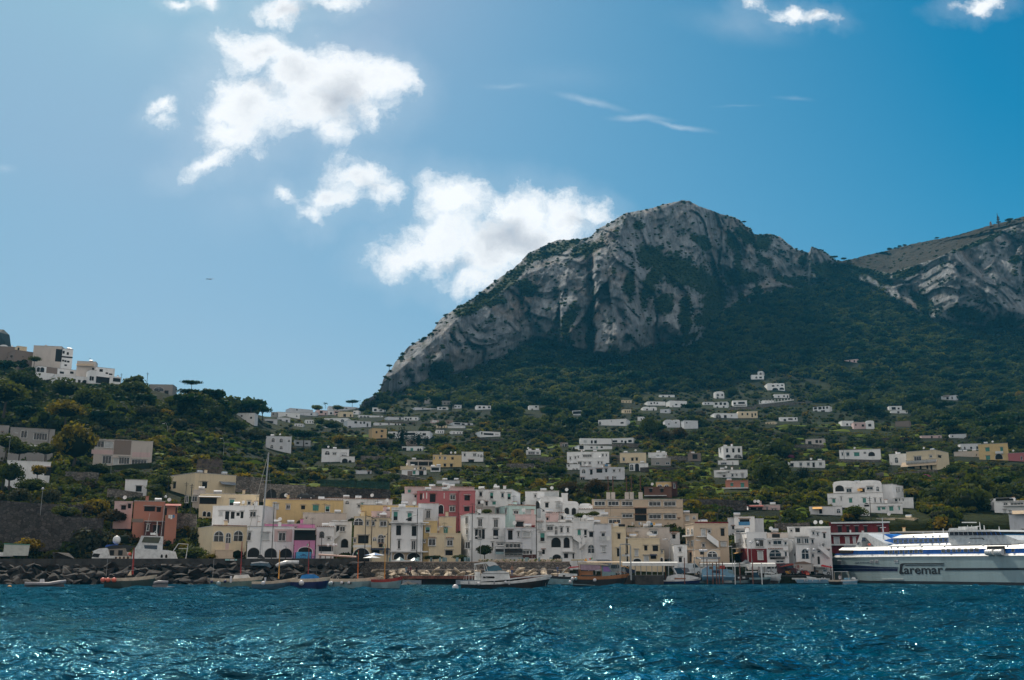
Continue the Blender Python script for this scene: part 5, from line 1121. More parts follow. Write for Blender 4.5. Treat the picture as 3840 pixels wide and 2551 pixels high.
# ---- trees one can point at
def wtree(name, label, x, y, hpx, kind, crop='W', wid=1.0, D=None, group=None, cat='tree'):
    px_, py_ = cp(crop, x, y)
    D = D or ground_D(px_, py_); p = at(px_, py_, D); hgt = hpx/CROP[crop][2]*D/3938*1.0
    root = empty(name, p, rng.uniform(0, 6.28), label=label, category=cat, group=group)
    mats = dict(oak=LF, dark=LF, gold=LY, green=LG, olive=LO, pine=LP, umbrella=LP, cypress=LC, brown=LB, palm=LP, bush=LG, flower=None)
    q = MB(); cw = hgt*.5*wid
    if kind == 'cypress':
        q.tube([(0,0,-1), (0,0,hgt*.15)], hgt*.03, BARK); q.build('trunk', root)
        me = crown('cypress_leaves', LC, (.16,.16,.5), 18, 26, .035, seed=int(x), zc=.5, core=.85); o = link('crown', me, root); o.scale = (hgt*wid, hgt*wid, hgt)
        return root
    if kind == 'palm':
        q.tube([(0,0,-1), (.1,0,hgt*.7)], hgt*.03, BARK); q.build('trunk', root)
        f = MB()
        for i in range(16):
            t = i*2.4; L_ = hgt*.42; up = .3*(i % 3)
            pr = None
            pts = [(math.cos(t)*L_*s*wid, math.sin(t)*L_*s*wid, hgt*.7+L_*(s*(.5+up)-s*s*(.9))) for s in (0, .35, .7, 1)]
            for a, b in zip(pts, pts[1:]):
                w_ = L_*.13; nx, ny = -math.sin(t)*w_, math.cos(t)*w_
                f.add([(a[0]-nx, a[1]-ny, a[2]-w_*.5), (b[0]-nx*.6, b[1]-ny*.6, b[2]-w_*.5), b, a], [(0,1,2,3)], LP).add([a, b, (b[0]+nx*.6, b[1]+ny*.6, b[2]-w_*.5), (a[0]+nx, a[1]+ny, a[2]-w_*.5)], [(0,1,2,3)], LP)
        f.build('crown', root); return root
    zt = hgt*(.62 if kind == 'umbrella' else .35)
    q.tube([(0,0,-1.5), (hgt*.02,0,zt*.5), (hgt*.03,hgt*.02,zt)], hgt*.035, BARK, r1=hgt*.02)
    for i in range(4):
        t = i*1.6+x; q.tube([(hgt*.03,hgt*.02,zt*.8), (math.cos(t)*cw*.35, math.sin(t)*cw*.35, zt*1.15), (math.cos(t)*cw*.6, math.sin(t)*cw*.6, zt*1.28)], hgt*.014, BARK, 5, r1=hgt*.006)
    q.build('trunk', root)
    if kind == 'umbrella':
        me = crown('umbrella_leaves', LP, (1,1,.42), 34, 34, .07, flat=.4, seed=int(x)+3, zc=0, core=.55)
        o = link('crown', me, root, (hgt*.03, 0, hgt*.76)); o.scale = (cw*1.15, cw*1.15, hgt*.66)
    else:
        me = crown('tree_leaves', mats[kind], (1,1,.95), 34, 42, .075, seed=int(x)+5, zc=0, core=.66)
        bz = name == 'bush' or kind == 'dark' and wid > 1.8
        o = link('crown', me, root, (0, 0, hgt*(.40 if bz else .52))); o.scale = (cw*1.12, cw*1.12, hgt*(.6 if bz else .5))
    return root
G1 = 'trees standing on the terraces'
TREES = [('stone_pine','lone umbrella pine standing on the left skyline','I',370,345,112,'umbrella',2.0,None),
 ('stone_pine','broad pine with sloping top left of the skyline pines','I',340,470,140,'umbrella',1.9,None),
 ('stone_pine','second pine joined to the sloping one','I',555,490,120,'umbrella',1.6,None),
 ('stone_pine','tall flat pine in the grove at the end of the ridge','I',870,640,205,'umbrella',1.15,None),
 ('stone_pine','small pine behind the ridge grove','I',690,560,110,'umbrella',1.3,None),
 ('stone_pine','pine with bare trunk in the middle of the grove','I',1070,720,270,'umbrella',.95,None),
 ('stone_pine','leaning pine at the right of the grove','I',1205,745,225,'umbrella',.85,None),
 ('stone_pine','dark pine crown behind the grove','I',1060,560,105,'umbrella',1.6,None),
 ('stone_pine','large dark umbrella pine in front of the half hidden white house','I',1690,1040,235,'umbrella',1.55,None),
 ('pine_tree','big pale topped pine tree in front of the abandoned school','H',770,1640,620,'gold',.8,288),
 ('tree','golden green tree above the big pine','H',700,1120,310,'gold',1.3,330),
 ('tree','round dark bush tree at the left edge by the workshop','H',60,1440,270,'oak',1.0,275),
 ('tree','small round tree before the ridge vault','H',365,470,105,'dark',1.3,440),
 ('tree','dark leafy tree at the left edge of the slope','H',40,1000,460,'dark',1.0,345),
 ('tree','rounded dark oak under the white arcaded villa','H',250,830,380,'oak',1.0,385),
 ('tree','broad brown green oak under the ridge houses','H',700,900,330,'oak',1.2,392),
 ('tree','brown topped oak in the middle of the ridge slope','H',960,1060,420,'oak',1.0,370),
 ('tree','feathery oak right of the ridge veranda','H',1430,880,270,'oak',1.35,405),
 ('tree','dark oak under the glazed veranda house','H',1160,960,330,'oak',1.1,395),
 ('tree','grey topped bush tree near the end of the left slope','H',1560,1130,280,'olive',.9,372),
 ('tree','dark tree beneath the arched grey ridge house','H',1880,1000,230,'oak',1.2,400),
 ('tree','yellow green tree beside the ridge path','I',60,700,150,'gold',1.2,None),
 ('tree','round dark tree on the slope below the pines','I',600,760,260,'oak',1.0,None),
 ('tree','large olive topped tree in the middle of the left slope','I',900,890,230,'green',1.2,None),
 ('tree','grey olive tree left of the arched window villa','I',1110,1010,230,'olive',1.1,None),
 ('tree','dark tree touching the arched window villa','I',1250,950,150,'oak',1.0,None),
 ('bush','grey green round bush by the terrace wall','I',1720,1390,145,'olive',1.25,None),
 ('tree','wide fig tree over the arched stone wall','B',1660,500,160,'oak',1.5,None),
 ('tree','pair of round olive trees above the tiled row houses','C',730,410,150,'olive',1.3,None),
 ('tree','second olive tree right of the pair','C',810,415,140,'olive',1.2,None),
 ('tree','leafy garden tree left of the olives','C',430,400,130,'green',1.8,None),
 ('tree','golden round tree left of the two matching ones','J',215,885,200,'gold',.8,None),
 ('tree','golden round tree in the middle of three','J',370,890,175,'gold',.85,None),
 ('tree','golden round tree with darker base on the right of three','J',620,890,150,'gold',.95,None),
 ('tree','brown leafed spreading tree right of the golden trees','J',730,910,150,'brown',1.1,None),
 ('tree','large dark round tree under the saddle town','J',140,690,160,'oak',1.6,None),
 ('tree','dark tree left edge of the saddle town','J',10,640,140,'oak',1.2,None),
 ('tree','orange tipped round tree above the cream villa','J',1500,935,120,'gold',1.5,None),
 ('tree','leafy tree behind the garage villa','J',1430,860,140,'green',1.6,None),
 ('tree','round dark tree right of the orange roofed house','J',1425,655,115,'oak',1.1,None),
 ('cypress','tall black cypress left of the wide arched windows','J',963,890,280,'cypress',.72,None),
 ('cypress','bushy cypress right of the brown square house','J',1160,880,195,'cypress',1.3,None),
 ('cypress','slim short cypress at the right of the long villa','J',1252,880,150,'cypress',.7,None),
 ('tree','dark pine left of the tall black cypress','J',835,800,120,'dark',.8,None),
 ('tree','dark shrub tree under the tall cypress','J',860,890,110,'dark',1.4,None),
 ('stone_pine','umbrella pine above the shaded villa','J',1160,420,180,'umbrella',1.3,None),
 ('stone_pine','umbrella pine left of the grey tower','J',985,370,125,'umbrella',1.1,None),
 ('stone_pine','pine with a hole in its crown on the skyline','J',380,395,85,'umbrella',1.9,None),
 ('palm','feathery palm on the town skyline','J',62,405,75,'palm',1.0,None),
 ('palm','lone palm between the town house rows','J',1262,560,80,'palm',1.0,None),
 ('tree','round tree on the town skyline','J',205,435,75,'dark',2.0,None),
 ('tree','pale bushy tree left of the skyline palm','I',1845,620,115,'green',1.2,None),
 ('cypress','cypress in front of the white shaded cube','J',1545,450,125,'cypress',.9,None),
 ('tree','wide dark grove by the white cube villa','J',760,470,140,'dark',1.2,None),
 ('tree','bright green pollarded tree pair by the white villa','K',530,1230,180,'green',1.1,None),
 ('tree','right half of the bright green tree pair','K',640,1220,150,'green',1.1,None),
 ('tree','small light green bush tree beside the retaining wall','K',330,1200,100,'green',1.1,None),
 ('tree','gold topped tree left of the garden house','K',130,1060,210,'gold',.75,None),
 ('tree','very tall dark tree between the villas','K',1690,820,380,'dark',.55,None),
 ('tree','brown oak right of the very tall dark tree','K',1850,830,190,'brown',1.0,None),
 ('tree','brownish oak below the domed house','K',2040,820,220,'brown',.95,None),
 ('stone_pine','flat black umbrella pine on the upper slope','L',270,580,115,'umbrella',1.9,None),
 ('stone_pine','bright topped pine above the scalloped villa','L',1175,190,165,'umbrella',.9,None),
 ('stone_pine','dark pine left of the stepped gable villa','L',820,200,150,'umbrella',1.1,None),
 ('stone_pine','small bright pine right of the stepped villa','L',1280,200,130,'umbrella',1.2,None),
 ('cypress','lone cypress above the three window villa','L',435,440,95,'cypress',1.0,None),
 ('tree','broad dark cypress clump left of the pergola','L',700,440,180,'dark',.8,None),
 ('tree','round tree left of the long pergola','L',955,440,95,'oak',1.3,None),
 ('tree','brown oak mass above the factory left half','D',1440,440,310,'brown',.85,262),
 ('tree','brown oak mass above the factory right half','D',1790,430,320,'brown',.95,258),
 ('tree','small dark tree at the right end of the brown oaks','E',190,400,240,'brown',.8,262),
 ('tree','green fig tree behind the factory roof','E',350,400,110,'green',2.4,246),
 ('tree','round evergreen behind the quay lamps','D',395,1165,210,'dark',1.0,203.5),
 ('tree','round leafy tree in front of the big white villa','G',345,650,230,'green',1.1,246),
 ('cypress','tall dark cypress on the right terraces','L',1470,1330,200,'cypress',1.0,None),
 ('cypress','narrow cypress below the round windows','Fx',1045,230,240,'cypress',.9,None),
 ('tree','dark conifer behind the terraces','L',1235,1290,240,'dark',.75,None),
 ('tree','broad dark conifer left of the pine villa','L',1060,1380,330,'dark',.65,None),
 ('palm','date palm among the right terraces','L',1250,1320,110,'palm',1.1,None),
 ('tree','olive tree below the palm terrace','L',960,1370,110,'olive',1.1,None),
 ('tree','bushy tree with round top under the terraces','L',1200,1460,130,'green',1.3,None),
 ('tree','round dark garden tree right of the beige villa','M',1225,1250,150,'green',1.1,None),
 ('tree','bright pine in the right wood','M',1250,800,125,'green',1.6,None),
 ('tree','pale round tree at the right edge of the wood','M',1970,430,110,'gold',1.2,None),
 ('bush','purple bougainvillea bush below the beige villa','M',950,1290,80,'bougain',1.3,None),
 ('bush','pink flowering shrub on the middle terrace','L',1310,1060,60,'bougain',1.6,None),
 ('tree','feathery pale tree right of the grass terrace','M',1350,1300,110,'olive',1.2,None),
 ('tree','leafless brown tree beside the white stepped house','G',1920,500,100,'brown',1.0,275),
 ('tree','grey leafed tree right of the stepped villa wing','G',1080,420,220,'olive',.9,282),
 ('bush','big oleander bush above the breakwater','A',960,1100,390,'olive',1.15,213),
 ('bush','spiky yellow green shrub at the foot of the stone walls','A',290,1100,240,'gold',1.3,208),
 ('bush','tall leafy shrub with bright tips below the school','A',1030,700,270,'gold',1.05,232),
 ('bush','oleander row on the left terrace','A',200,540,200,'olive',1.3,238),
 ('bush','pale oleander by the globe lamp','A',520,560,220,'olive',1.0,236),
 ('bush','palm like shrub by the white shed','A',400,250,160,'gold',1.1,258),
 ('bush','tall shrub left of the white shed','A',100,330,300,'dark',.8,252),
 ('bush','dark hedge behind the moored yachts','B',330,1140,180,'dark',1.9,205),
 ('bush','yellow flowering bush by the quay','B',545,1140,80,'gold',1.4,202.6),
 ('bush','shrub on the grassy bank left of the magenta house','A',1190,760,200,'brown',1.4,224),
 ('bush','clipped dark hedge beside the cafe umbrellas','C',1420,1170,75,'dark',3.2,203.5),
 ('bush','second clipped hedge near the round evergreen','C',1760,1165,75,'dark',2.6,203.5),
 ('bush','potted shrub on the roof beside the mint house','D',415,600,90,'green',1.5,218),
 ('bush','green bush behind the low white garden house','D',1590,650,90,'green',2.0,222),
 ('bush','dark bush right of the low white garden house','D',1760,625,80,'dark',2.2,222)]
TREES += [('tree',l_,c_,x,y,h_,k_,w_,d_) for l_,c_,x,y,h_,k_,w_,d_ in (('dark oak hiding the foot of the workshop','H',200,1500,230,'dark',1.5,280),('scrubby oak between workshop and big pine','H',480,1500,220,'oak',1.2,284),('dark oak in front of the school end wall','H',1050,1700,200,'dark',1.3,285),
 ('olive green oak below the school windows','H',1400,1730,170,'oak',1.5,282),('dark shrubby tree over the tall shaded wall','A',700,740,210,'dark',1.3,222),('brown green tree above the tall shaded wall','A',860,700,200,'brown',1.2,228),('dark oak behind the oleander row','A',330,470,240,'oak',1.4,250),('low dark oak left of the small white house','A',1180,350,160,'oak',1.4,266),
 ('dark shrub tree right of the small white house','A',1650,440,130,'dark',1.5,258),('dark oak filling the gap behind the salmon house','B',20,420,220,'dark',1.0,262),('leafy oak at the foot of the school slope','B',200,180,160,'green',1.8,300),('bushy oak on the bank under the workshop','A',30,330,260,'oak',1.3,258))]
MB_ = leafmat('leaf_bougainvillea', [(.20,.05,.14), (.34,.09,.24)], .3)
for nme, lab, crp, x, y, hp, kd, wd, D in TREES:
    if kd == 'bougain':
        r_ = wtree(nme, lab, x, y, hp, 'green', crp, wd, D, cat='bush')
        for ch in r_.children:
            if ch.name.startswith('crown'): ch.data.materials[0] = MB_
    else: wtree(nme, lab, x, y, hp, kd, crp, wd, D, cat='palm' if kd == 'palm' else 'bush' if nme == 'bush' else 'tree')
# skyline pines on the mountain, small with distance
for i, (x, y, hp, wd) in enumerate([(897,852,16,1.2),(879,893,11,1.2),(1002,768,12,1.3),(995,776,13,1.1),(966,785,7,1),(1060,712,9,.7),(1925,598,12,1.5),(1945,602,12,1.5),(2050,580,12,1.5),(2074,573,11,1.3),(2085,570,10,1.3),(2160,553,10,1.3),(2325,514,14,1.6),(2330,512,12,1.4),(2063,576,9,1.2),(1890,580,9,1.2),(1715,515,9,1.5),(2070,575,8,1.2),(2050,578,7,1.4),(2098,568,6,1.4)]):
    lab = ['pair pine on the lower left crest of the cliff','tiny pine below the pair on the left crest','round pine above the middle of the cliff crest','pine left of the round one on the crest','tiny bush pine on the lower crest','single upright tree on the sharp crest','left umbrella pine in the saddle between the mountains','right umbrella pine in the saddle between the mountains','first pine of the cluster on the brown slope','middle pine of the cluster on the brown slope','right pine of the cluster on the brown slope','lone pine halfway up the brown slope','twin pine right of the radio mast','second twin pine right of the radio mast','small pine inside the slope cluster','pine clump left of the rock tooth','bush pine beside the second summit','low pine under the slope cluster','low bush left of the slope cluster','low bush right of the slope cluster'][i]
    wtree('pine_tree', lab, x, y+2, hp, 'umbrella', 'W', wd*.72)
# ------------------------------------------------------------------ quays and walls
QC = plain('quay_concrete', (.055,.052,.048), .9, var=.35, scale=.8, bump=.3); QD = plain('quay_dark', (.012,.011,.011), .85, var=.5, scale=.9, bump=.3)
PAVE = plain('quay_paving', (.20,.19,.17), .9, var=.25, scale=.6); WOODR = plain('reddish_timber', (.20,.07,.045), .8, var=.4, scale=2); STEEL = plain('painted_steel', (.35,.36,.36), .5)
def PX(x, D, y=2130): return at(x, y, D).x
def slab(name, pts, z0, z1, m, **k):
    """pts: (native px, D) corners"""
    return MB().prismz([(PX(x, D), D) for x, D in pts], z0, z1, m).build(name, **k)
slab('quay', [(-120,198.2),(1345,194),(1345,214),(-120,216)], -3, 3.95, PAVE, kind='structure', label='raised quay behind the breakwater', category='quay')
slab('quay_road', [(1348,197.4),(2136,197.4),(2136,214),(1348,214)], -3, 3.0, PAVE, kind='structure', label='raised promenade in front of the houses', category='quay')
slab('low_quay', [(2139,191),(2381,191),(2381,183),(2487,183),(2487,197),(2915,197),(2915,203),(3118,203),(3118,231),(4000,236),(4000,252),(2139,214)], -3, 1.62, QC, kind='structure', label='low concrete quay with a dark jetty head', category='quay')
def bar(name, x0, x1, D0, D1, z0, z1, th, m, label, cat='wall', **k):
    a, b = Vector((PX(x0, D0), D0, z0)), Vector((PX(x1, D1), D1, z0)); d = (b-a); L = d.length; ang = math.atan2(d.y, d.x)
    return MB().box(0, L, 0, th, 0, z1-z0, m).build(name, loc=a, rot=(0, 0, ang), label=label, category=cat, **k)
def zy(y, D): return at(1920, y, D).z
bar('parapet', -120, 1345, 198, 193.8, 3.2, 4.62, .5, QC, 'long dark concrete parapet on top of the breakwater')
w_ = bar('quay_wall', 1345, 2137, 197.2, 197, -1, 3.95, .6, STONE2, 'long rubble stone wall under the cafe promenade')
MB().box(0, (PX(2137,197)-PX(1345,197.2)), -.1, .7, 4.953, 5.09, plain('wall_cap', (.42,.33,.27), .9)).build('coping', w_)
slab('walkway', [(1500,186),(2110,186),(2110,190),(1500,190)], 1.3, 1.55, PAVE, label='narrow paved walkway with a reddish edge below the stone wall', category='walkway')
wk = bar('fascia_beam', 1500, 2110, 185.7, 185.7, 1.0, 1.5, .2, WOODR, 'reddish timber beam along the walkway edge', 'beam')
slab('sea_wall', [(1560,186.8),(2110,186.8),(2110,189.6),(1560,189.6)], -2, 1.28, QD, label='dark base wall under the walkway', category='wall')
bar('pontoon_tube', 1510, 1580, 184.4, 184.4, .05, .75, .8, plain('pontoon_grey', (.22,.26,.30), .5), 'grey floating tube at the left end of the walkway', 'float')
bar('pontoon_tube', 1710, 1800, 184.4, 184.4, .05, .8, .8, plain('pontoon_grey', (.22,.26,.30), .5), 'grey floating tube behind the white boat stern', 'float')
rl = empty('walkway_rail', (PX(1425,189.6), 189.6, 1.55), label='thin metal handrail along the walkway', category='railing')
Lr = PX(2110,189.6)-PX(1425,189.6); m_ = MB(); m_.tube([(0,0,1.0),(Lr,0,1.0)], .05, plain('rail_metal', (.45,.38,.34), .5), 5); m_.build('top_rail', rl)
n = 24
for i in range(n+1): MB().tube([(Lr*i/n,0,-.1),(Lr*i/n,0,.98)], .035, RAIL, 4).build('post', rl)
# ---- boulders
BDARK = plain('lava_boulder', (.026,.021,.018), .95, var=.5, scale=.9, bump=.9); BLITE = plain('sand_boulder', (.50,.41,.30), .95, var=.35, scale=.8, bump=.8)
def boulder_mesh(seed, m):
    r = np.random.default_rng(seed); bm_ = __import__('bmesh').new()
    for i in range(13):
        d = r.normal(size=3); d /= np.linalg.norm(d); d *= np.array([1, .8, .62])*r.uniform(.82, 1.05); bm_.verts.new(tuple(d))
    __import__('bmesh').ops.convex_hull(bm_, input=bm_.verts)
    me = bpy.data.meshes.new('boulder'); bm_.to_mesh(me); bm_.free(); me.materials.append(m); return me
BM_ = [boulder_mesh(s, BDARK) for s in range(60, 68)]; BL_ = [boulder_mesh(s, BLITE) for s in range(70, 75)]
rb = np.random.default_rng(12)
for row in range(5):
    t = row/4; x = -60+rb.uniform(0, 30)
    while x < 1340-(0 if row < 3 else -30):
        s = rb.uniform(.85, 1.75)*(1.1 if row in (1, 2, 3) else .95)
        D = 196.6-t*8.5 - (x/1345)*3.6 + rb.normal()*.3; z = 3.55*(1-t)+.15*t-.55 + rb.normal()*.15
        o = link('boulder', BM_[rb.integers(8)], None, (PX(x, D), D, z), (rb.normal()*.3, rb.normal()*.35, rb.uniform(0, 6.28)), group='dark boulders of the breakwater', category='boulder',
            label='dark volcanic boulder piled on the breakwater slope')
        o.scale = (s*rb.uniform(.9, 1.3), s, s*rb.uniform(.75, 1.05)); x += s*rb.uniform(1.1, 1.5)*3938/D
for row in range(3):
    x = 1400+rb.uniform(0, 20)+row*12
    while x < 2140:
        s = rb.uniform(.8, 1.3); D = 195.6-row*2.0
        o = link('sandstone_boulder', BL_[rb.integers(5)], None, (PX(x, D), D, 2.2-row*.55), (rb.normal()*.25, rb.normal()*.3, rb.uniform(0, 6.28)), group='pale boulders below the stone wall', category='boulder',
            label='pale sandy boulder sloping down from the stone wall')
        o.scale = (s*1.3, s, s*.8); x += s*1.9*3938/D
for x, y, s, lab in ((1525,2196,1.6,'wet black rock behind the last mast boat'),(1552,2197,1.2,'small wet black rock beside the larger one'),(240,2075,2.6,'big rounded grey boulder above the breakwater'),(2365,2186,1.7,'brown boulder left of the jetty head')):
    p = sea(x, y, -.1) if y > 2100 else at(x, 2092, 203); o = link('rock', BM_[int(x) % 8], None, p, (.1, .1, x), label=lab, category='rock'); o.scale = (s*1.3, s, s*.75)
o = link('cliff_rock', boulder_mesh(91, plain('far_rock', (.05,.06,.055), .95, scale=.1)), None, at(-30, 1290, 700), (0,0,.3), label='dark craggy hilltop behind the left ridge houses', category='rock'); o.scale = (14, 14, 20)
# ---- garden and terrace walls
def gwall(label, crop, x0, y0, x1, y1, hpx, D=None, m=None, arches=()):
    a, b = cp(crop, x0, y0), cp(crop, x1, y1); k = CROP[crop][2]
    Da = D or ground_D(a[0], a[1]+hpx/k); Db = D or ground_D(b[0], b[1]+hpx/k); Da -= .6; Db -= .6
    A, B_ = at(*a, Da), at(*b, Db); Ha = hpx/k*Da/3938+1.5; Hb = hpx/k*Db/3938+1.5
    d = Vector((B_.x-A.x, B_.y-A.y, 0)); L = d.length; ang = math.atan2(d.y, d.x); dz = B_.z-A.z
    n = max(3, int(L/2.5)); q = MB(); r = random.Random(int(x0)); vs = []; fs = []
    for i in range(n+1):
        u = L*i/n; zt = dz*i/n + r.uniform(-.12, .12); zb = dz*i/n-(Ha+(Hb-Ha)*i/n)
        vs += [(u, 0, zb), (u, 0, zt), (u, .55, zt), (u, .55, zb)]
    for i in range(n):
        p = 4*i; fs += [(p, p+4, p+5, p+1), (p+1, p+5, p+6, p+2), (p+2, p+6, p+7, p+3), (p+3, p+7, p+4, p)]
    fs += [(0,1,2,3), (4*n+3, 4*n+2, 4*n+1, 4*n)]
    o = q.add(vs, fs, m or STONE).build('garden_wall', loc=A, rot=(0, 0, ang), label=label, category='wall')
    for (ax0, ay0, ax1, ay1) in arches:
        w0 = (ax0-x0)/(x1-x0)*L; w1 = (ax1-x0)/(x1-x0)*L; zz = -(ay0-y0)/k*Da/3938; zb = -(ay1-y0)/k*Da/3938
        MB().prism(arch_poly(w0, w1, zb, zz), -.05, 0, DARK).build('archway', o)
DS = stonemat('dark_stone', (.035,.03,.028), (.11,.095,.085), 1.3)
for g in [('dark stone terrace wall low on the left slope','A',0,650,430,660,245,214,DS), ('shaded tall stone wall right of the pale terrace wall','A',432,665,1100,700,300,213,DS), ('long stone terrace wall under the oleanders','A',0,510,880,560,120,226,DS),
  ('stone wall of the ruined stair house','A',1150,370,1520,420,120,255,STONE), ('pale stone wall below the workshop','A',700,190,1050,210,90,275,STONE), ('rubble retaining wall under the school','A',950,150,1610,215,75,296,STONE),
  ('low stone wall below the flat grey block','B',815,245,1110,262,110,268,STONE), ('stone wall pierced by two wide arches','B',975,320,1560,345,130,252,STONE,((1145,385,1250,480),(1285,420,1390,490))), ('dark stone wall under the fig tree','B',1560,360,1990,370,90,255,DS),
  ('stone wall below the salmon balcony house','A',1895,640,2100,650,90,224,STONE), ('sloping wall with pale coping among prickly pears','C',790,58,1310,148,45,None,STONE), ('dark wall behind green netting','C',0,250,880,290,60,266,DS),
  ('tall dark retaining wall right of the factory','E',1206,405,2000,420,150,262,DS), ('dark stone wall left of the red cottage','Fx',0,400,620,395,90,285,DS), ('stone wall under the bright grass terrace','Fx',690,705,1120,700,60,232,STONE),
  ('grey retaining wall left of the veranda villa','J',480,970,850,980,75,None,STONE), ('long retaining wall under the arched corner villa','J',420,1070,960,1080,35,None,DS), ('stone wall in the lower orchard','K',0,1065,320,1060,60,None,STONE),
  ('wall under the garden house','K',280,1000,560,985,50,None,STONE), ('short wall beside the white villa','K',590,975,705,970,50,None,STONE), ('terrace wall under the bungalow','K',1240,832,1640,825,45,None,STONE), ('wall behind the beige house','K',1205,965,1335,965,60,None,STONE),
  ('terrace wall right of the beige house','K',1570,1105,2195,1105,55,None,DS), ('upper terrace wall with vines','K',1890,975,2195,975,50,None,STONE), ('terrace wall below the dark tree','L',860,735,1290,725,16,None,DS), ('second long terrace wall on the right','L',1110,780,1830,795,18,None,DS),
  ('third terrace wall on the right','L',1020,835,1480,850,22,None,DS), ('pale wall under the farmhouse','L',1190,905,1680,910,30,None,STONE), ('wall under the long white villa','M',0,1065,470,1068,25,None,STONE), ('stone wall piece below the white cube','M',300,1212,495,1200,65,None,STONE),
  ('wall under the beige villa terrace','M',610,1205,1070,1170,60,None,STONE), ('lowest stone wall below the beige villa','M',850,1245,1300,1262,45,None,STONE), ('wall in the upper right terraces','M',470,830,760,832,40,None,DS), ('wall below the low white villa','M',1390,1135,1620,1135,22,None,STONE),
  ('grey supporting wall below the long pergola','L',940,480,1370,445,40,None,STONE), ('supporting wall under the three square windows','L',670,505,950,500,30,None,STONE), ('stone wall above the ferry bridge','G',1640,672,2150,680,75,256,STONE), ('thin wall high on the slope','L',1380,455,1560,440,14,None,STONE),
  ('dark wall by the cypress wood','K',0,660,300,690,40,None,DS), ('white low wall by the cypress wood','K',380,655,640,668,22,None,STONE), ('wall under the cream and white house','J',1850,760,2190,780,28,None,DS), ('wall at the foot of the cliff town','J',640,565,1120,575,22,None,STONE)]:
    gwall(*g)
# ------------------------------------------------------------------ boats
def hull_mesh(L, B, zs, zb, rake, pointed, m_top, m_bot, m_gun, mid=None, draft=.5, stripe=.0):
    """hull along +x (bow), gunwale and deck; one closed shell"""
    N_, q = 16, MB(); rings = []
    for i in range(N_+1):
        t = i/N_
        f = (1-((t-.42)/.58)**2.6 if t > .42 else 1-(.92 if pointed else .22)*((.42-t)/.42)**2.2)
        b = max(.02, B/2*max(f, 0.0)**.75)
        sh = zs+(zb-zs)*t**2.2 - (mid if mid is not None else .06*L*.35)*math.sin(math.pi*min(1, t*1.1))*.6
        x = L*t; rk = rake*max(0, (t-.72)/.28)**1.6; rs = (.35 if pointed else .1)*max(0, (.12-t)/.12)
        prof = [(0, -draft, 1), (.55, -draft*.8, .9), (.84, .02, .55), (.93, .14, .48), (1.0, sh*.72, .15), (1.0, sh, 0), (.93, sh, 0), (.88, sh-.22, 0)]
        rings.append([(x - rk*k + rs*k*.5, b*w_, z) for w_, z, k in prof])
    P_ = len(rings[0]); vs = []
    for r_ in rings: vs += r_
    for r_ in rings: vs += [(a, -b, c) for a, b, c in r_]
    off = (N_+1)*P_; seg = [m_bot, m_bot, m_bot, m_top, m_gun, m_gun, m_gun]
    for j in range(P_-1):
        fs = []
        for i in range(N_):
            a, b = i*P_+j, (i+1)*P_+j; fs.append((a, a+1, b+1, b)); fs.append((off+b, off+b+1, off+a+1, off+a))
        q.add([], [], seg[j]); k = q._mat(seg[j])
        for f in fs: q.f.append(list(f)); q.mi.append(k)
    q.v = [tuple(v) for v in vs]
    k = q._mat(m_gun)
    for i in range(N_):                                                # deck
        a, b = i*P_+P_-1, (i+1)*P_+P_-1; q.f.append([a, off+a, off+b, b]); q.mi.append(k)
    q.f.append([j for j in range(P_)]+[off+j for j in range(P_-1, 0, -1)]); q.mi.append(q._mat(m_top))
    return q
PAINT = lambda n, c, r=.35: plain('paint_'+n, c, r, var=.15, scale=1.5)
pW = PAINT('white', (.70,.71,.70)); pK = PAINT('black', (.008,.009,.012), .5); pN = PAINT('navy', (.012,.02,.09), .3); pT = PAINT('teal_white', (.20,.30,.32)); pG = PAINT('grey_green', (.045,.07,.065)); pS = PAINT('sea_green', (.13,.20,.18)); pB = PAINT('blue_grey', (.07,.13,.18))
pLB = PAINT('light_blue', (.20,.38,.52)); pR = PAINT('boat_red', (.32,.03,.02)); pWd = PAINT('varnished_wood', (.32,.13,.045), .4); pBr = PAINT('gunwale_cream', (.60,.50,.38)); pTarp = PAINT('blue_tarp', (.02,.24,.62), .5); pRub = PAINT('grey_rubber', (.25,.25,.27), .6); pOr = PAINT('orange_mast', (.55,.13,.02), .6); pYl = PAINT('yellow_mast', (.62,.30,.05), .6); pBz = PAINT('dark_glass_blue', (.02,.05,.08), .1)
FEND = PAINT('fender_white', (.66,.66,.68), .4); FRED = PAINT('fender_red', (.75,.16,.10), .4); CLEAR = plain('clear_curtain', (.45,.30,.38), .25, alpha=.75)
FLG = [PAINT('flag_green', (.02,.30,.08), .7), PAINT('flag_white', (.8,.8,.8), .7), PAINT('flag_red', (.6,.03,.03), .7)]
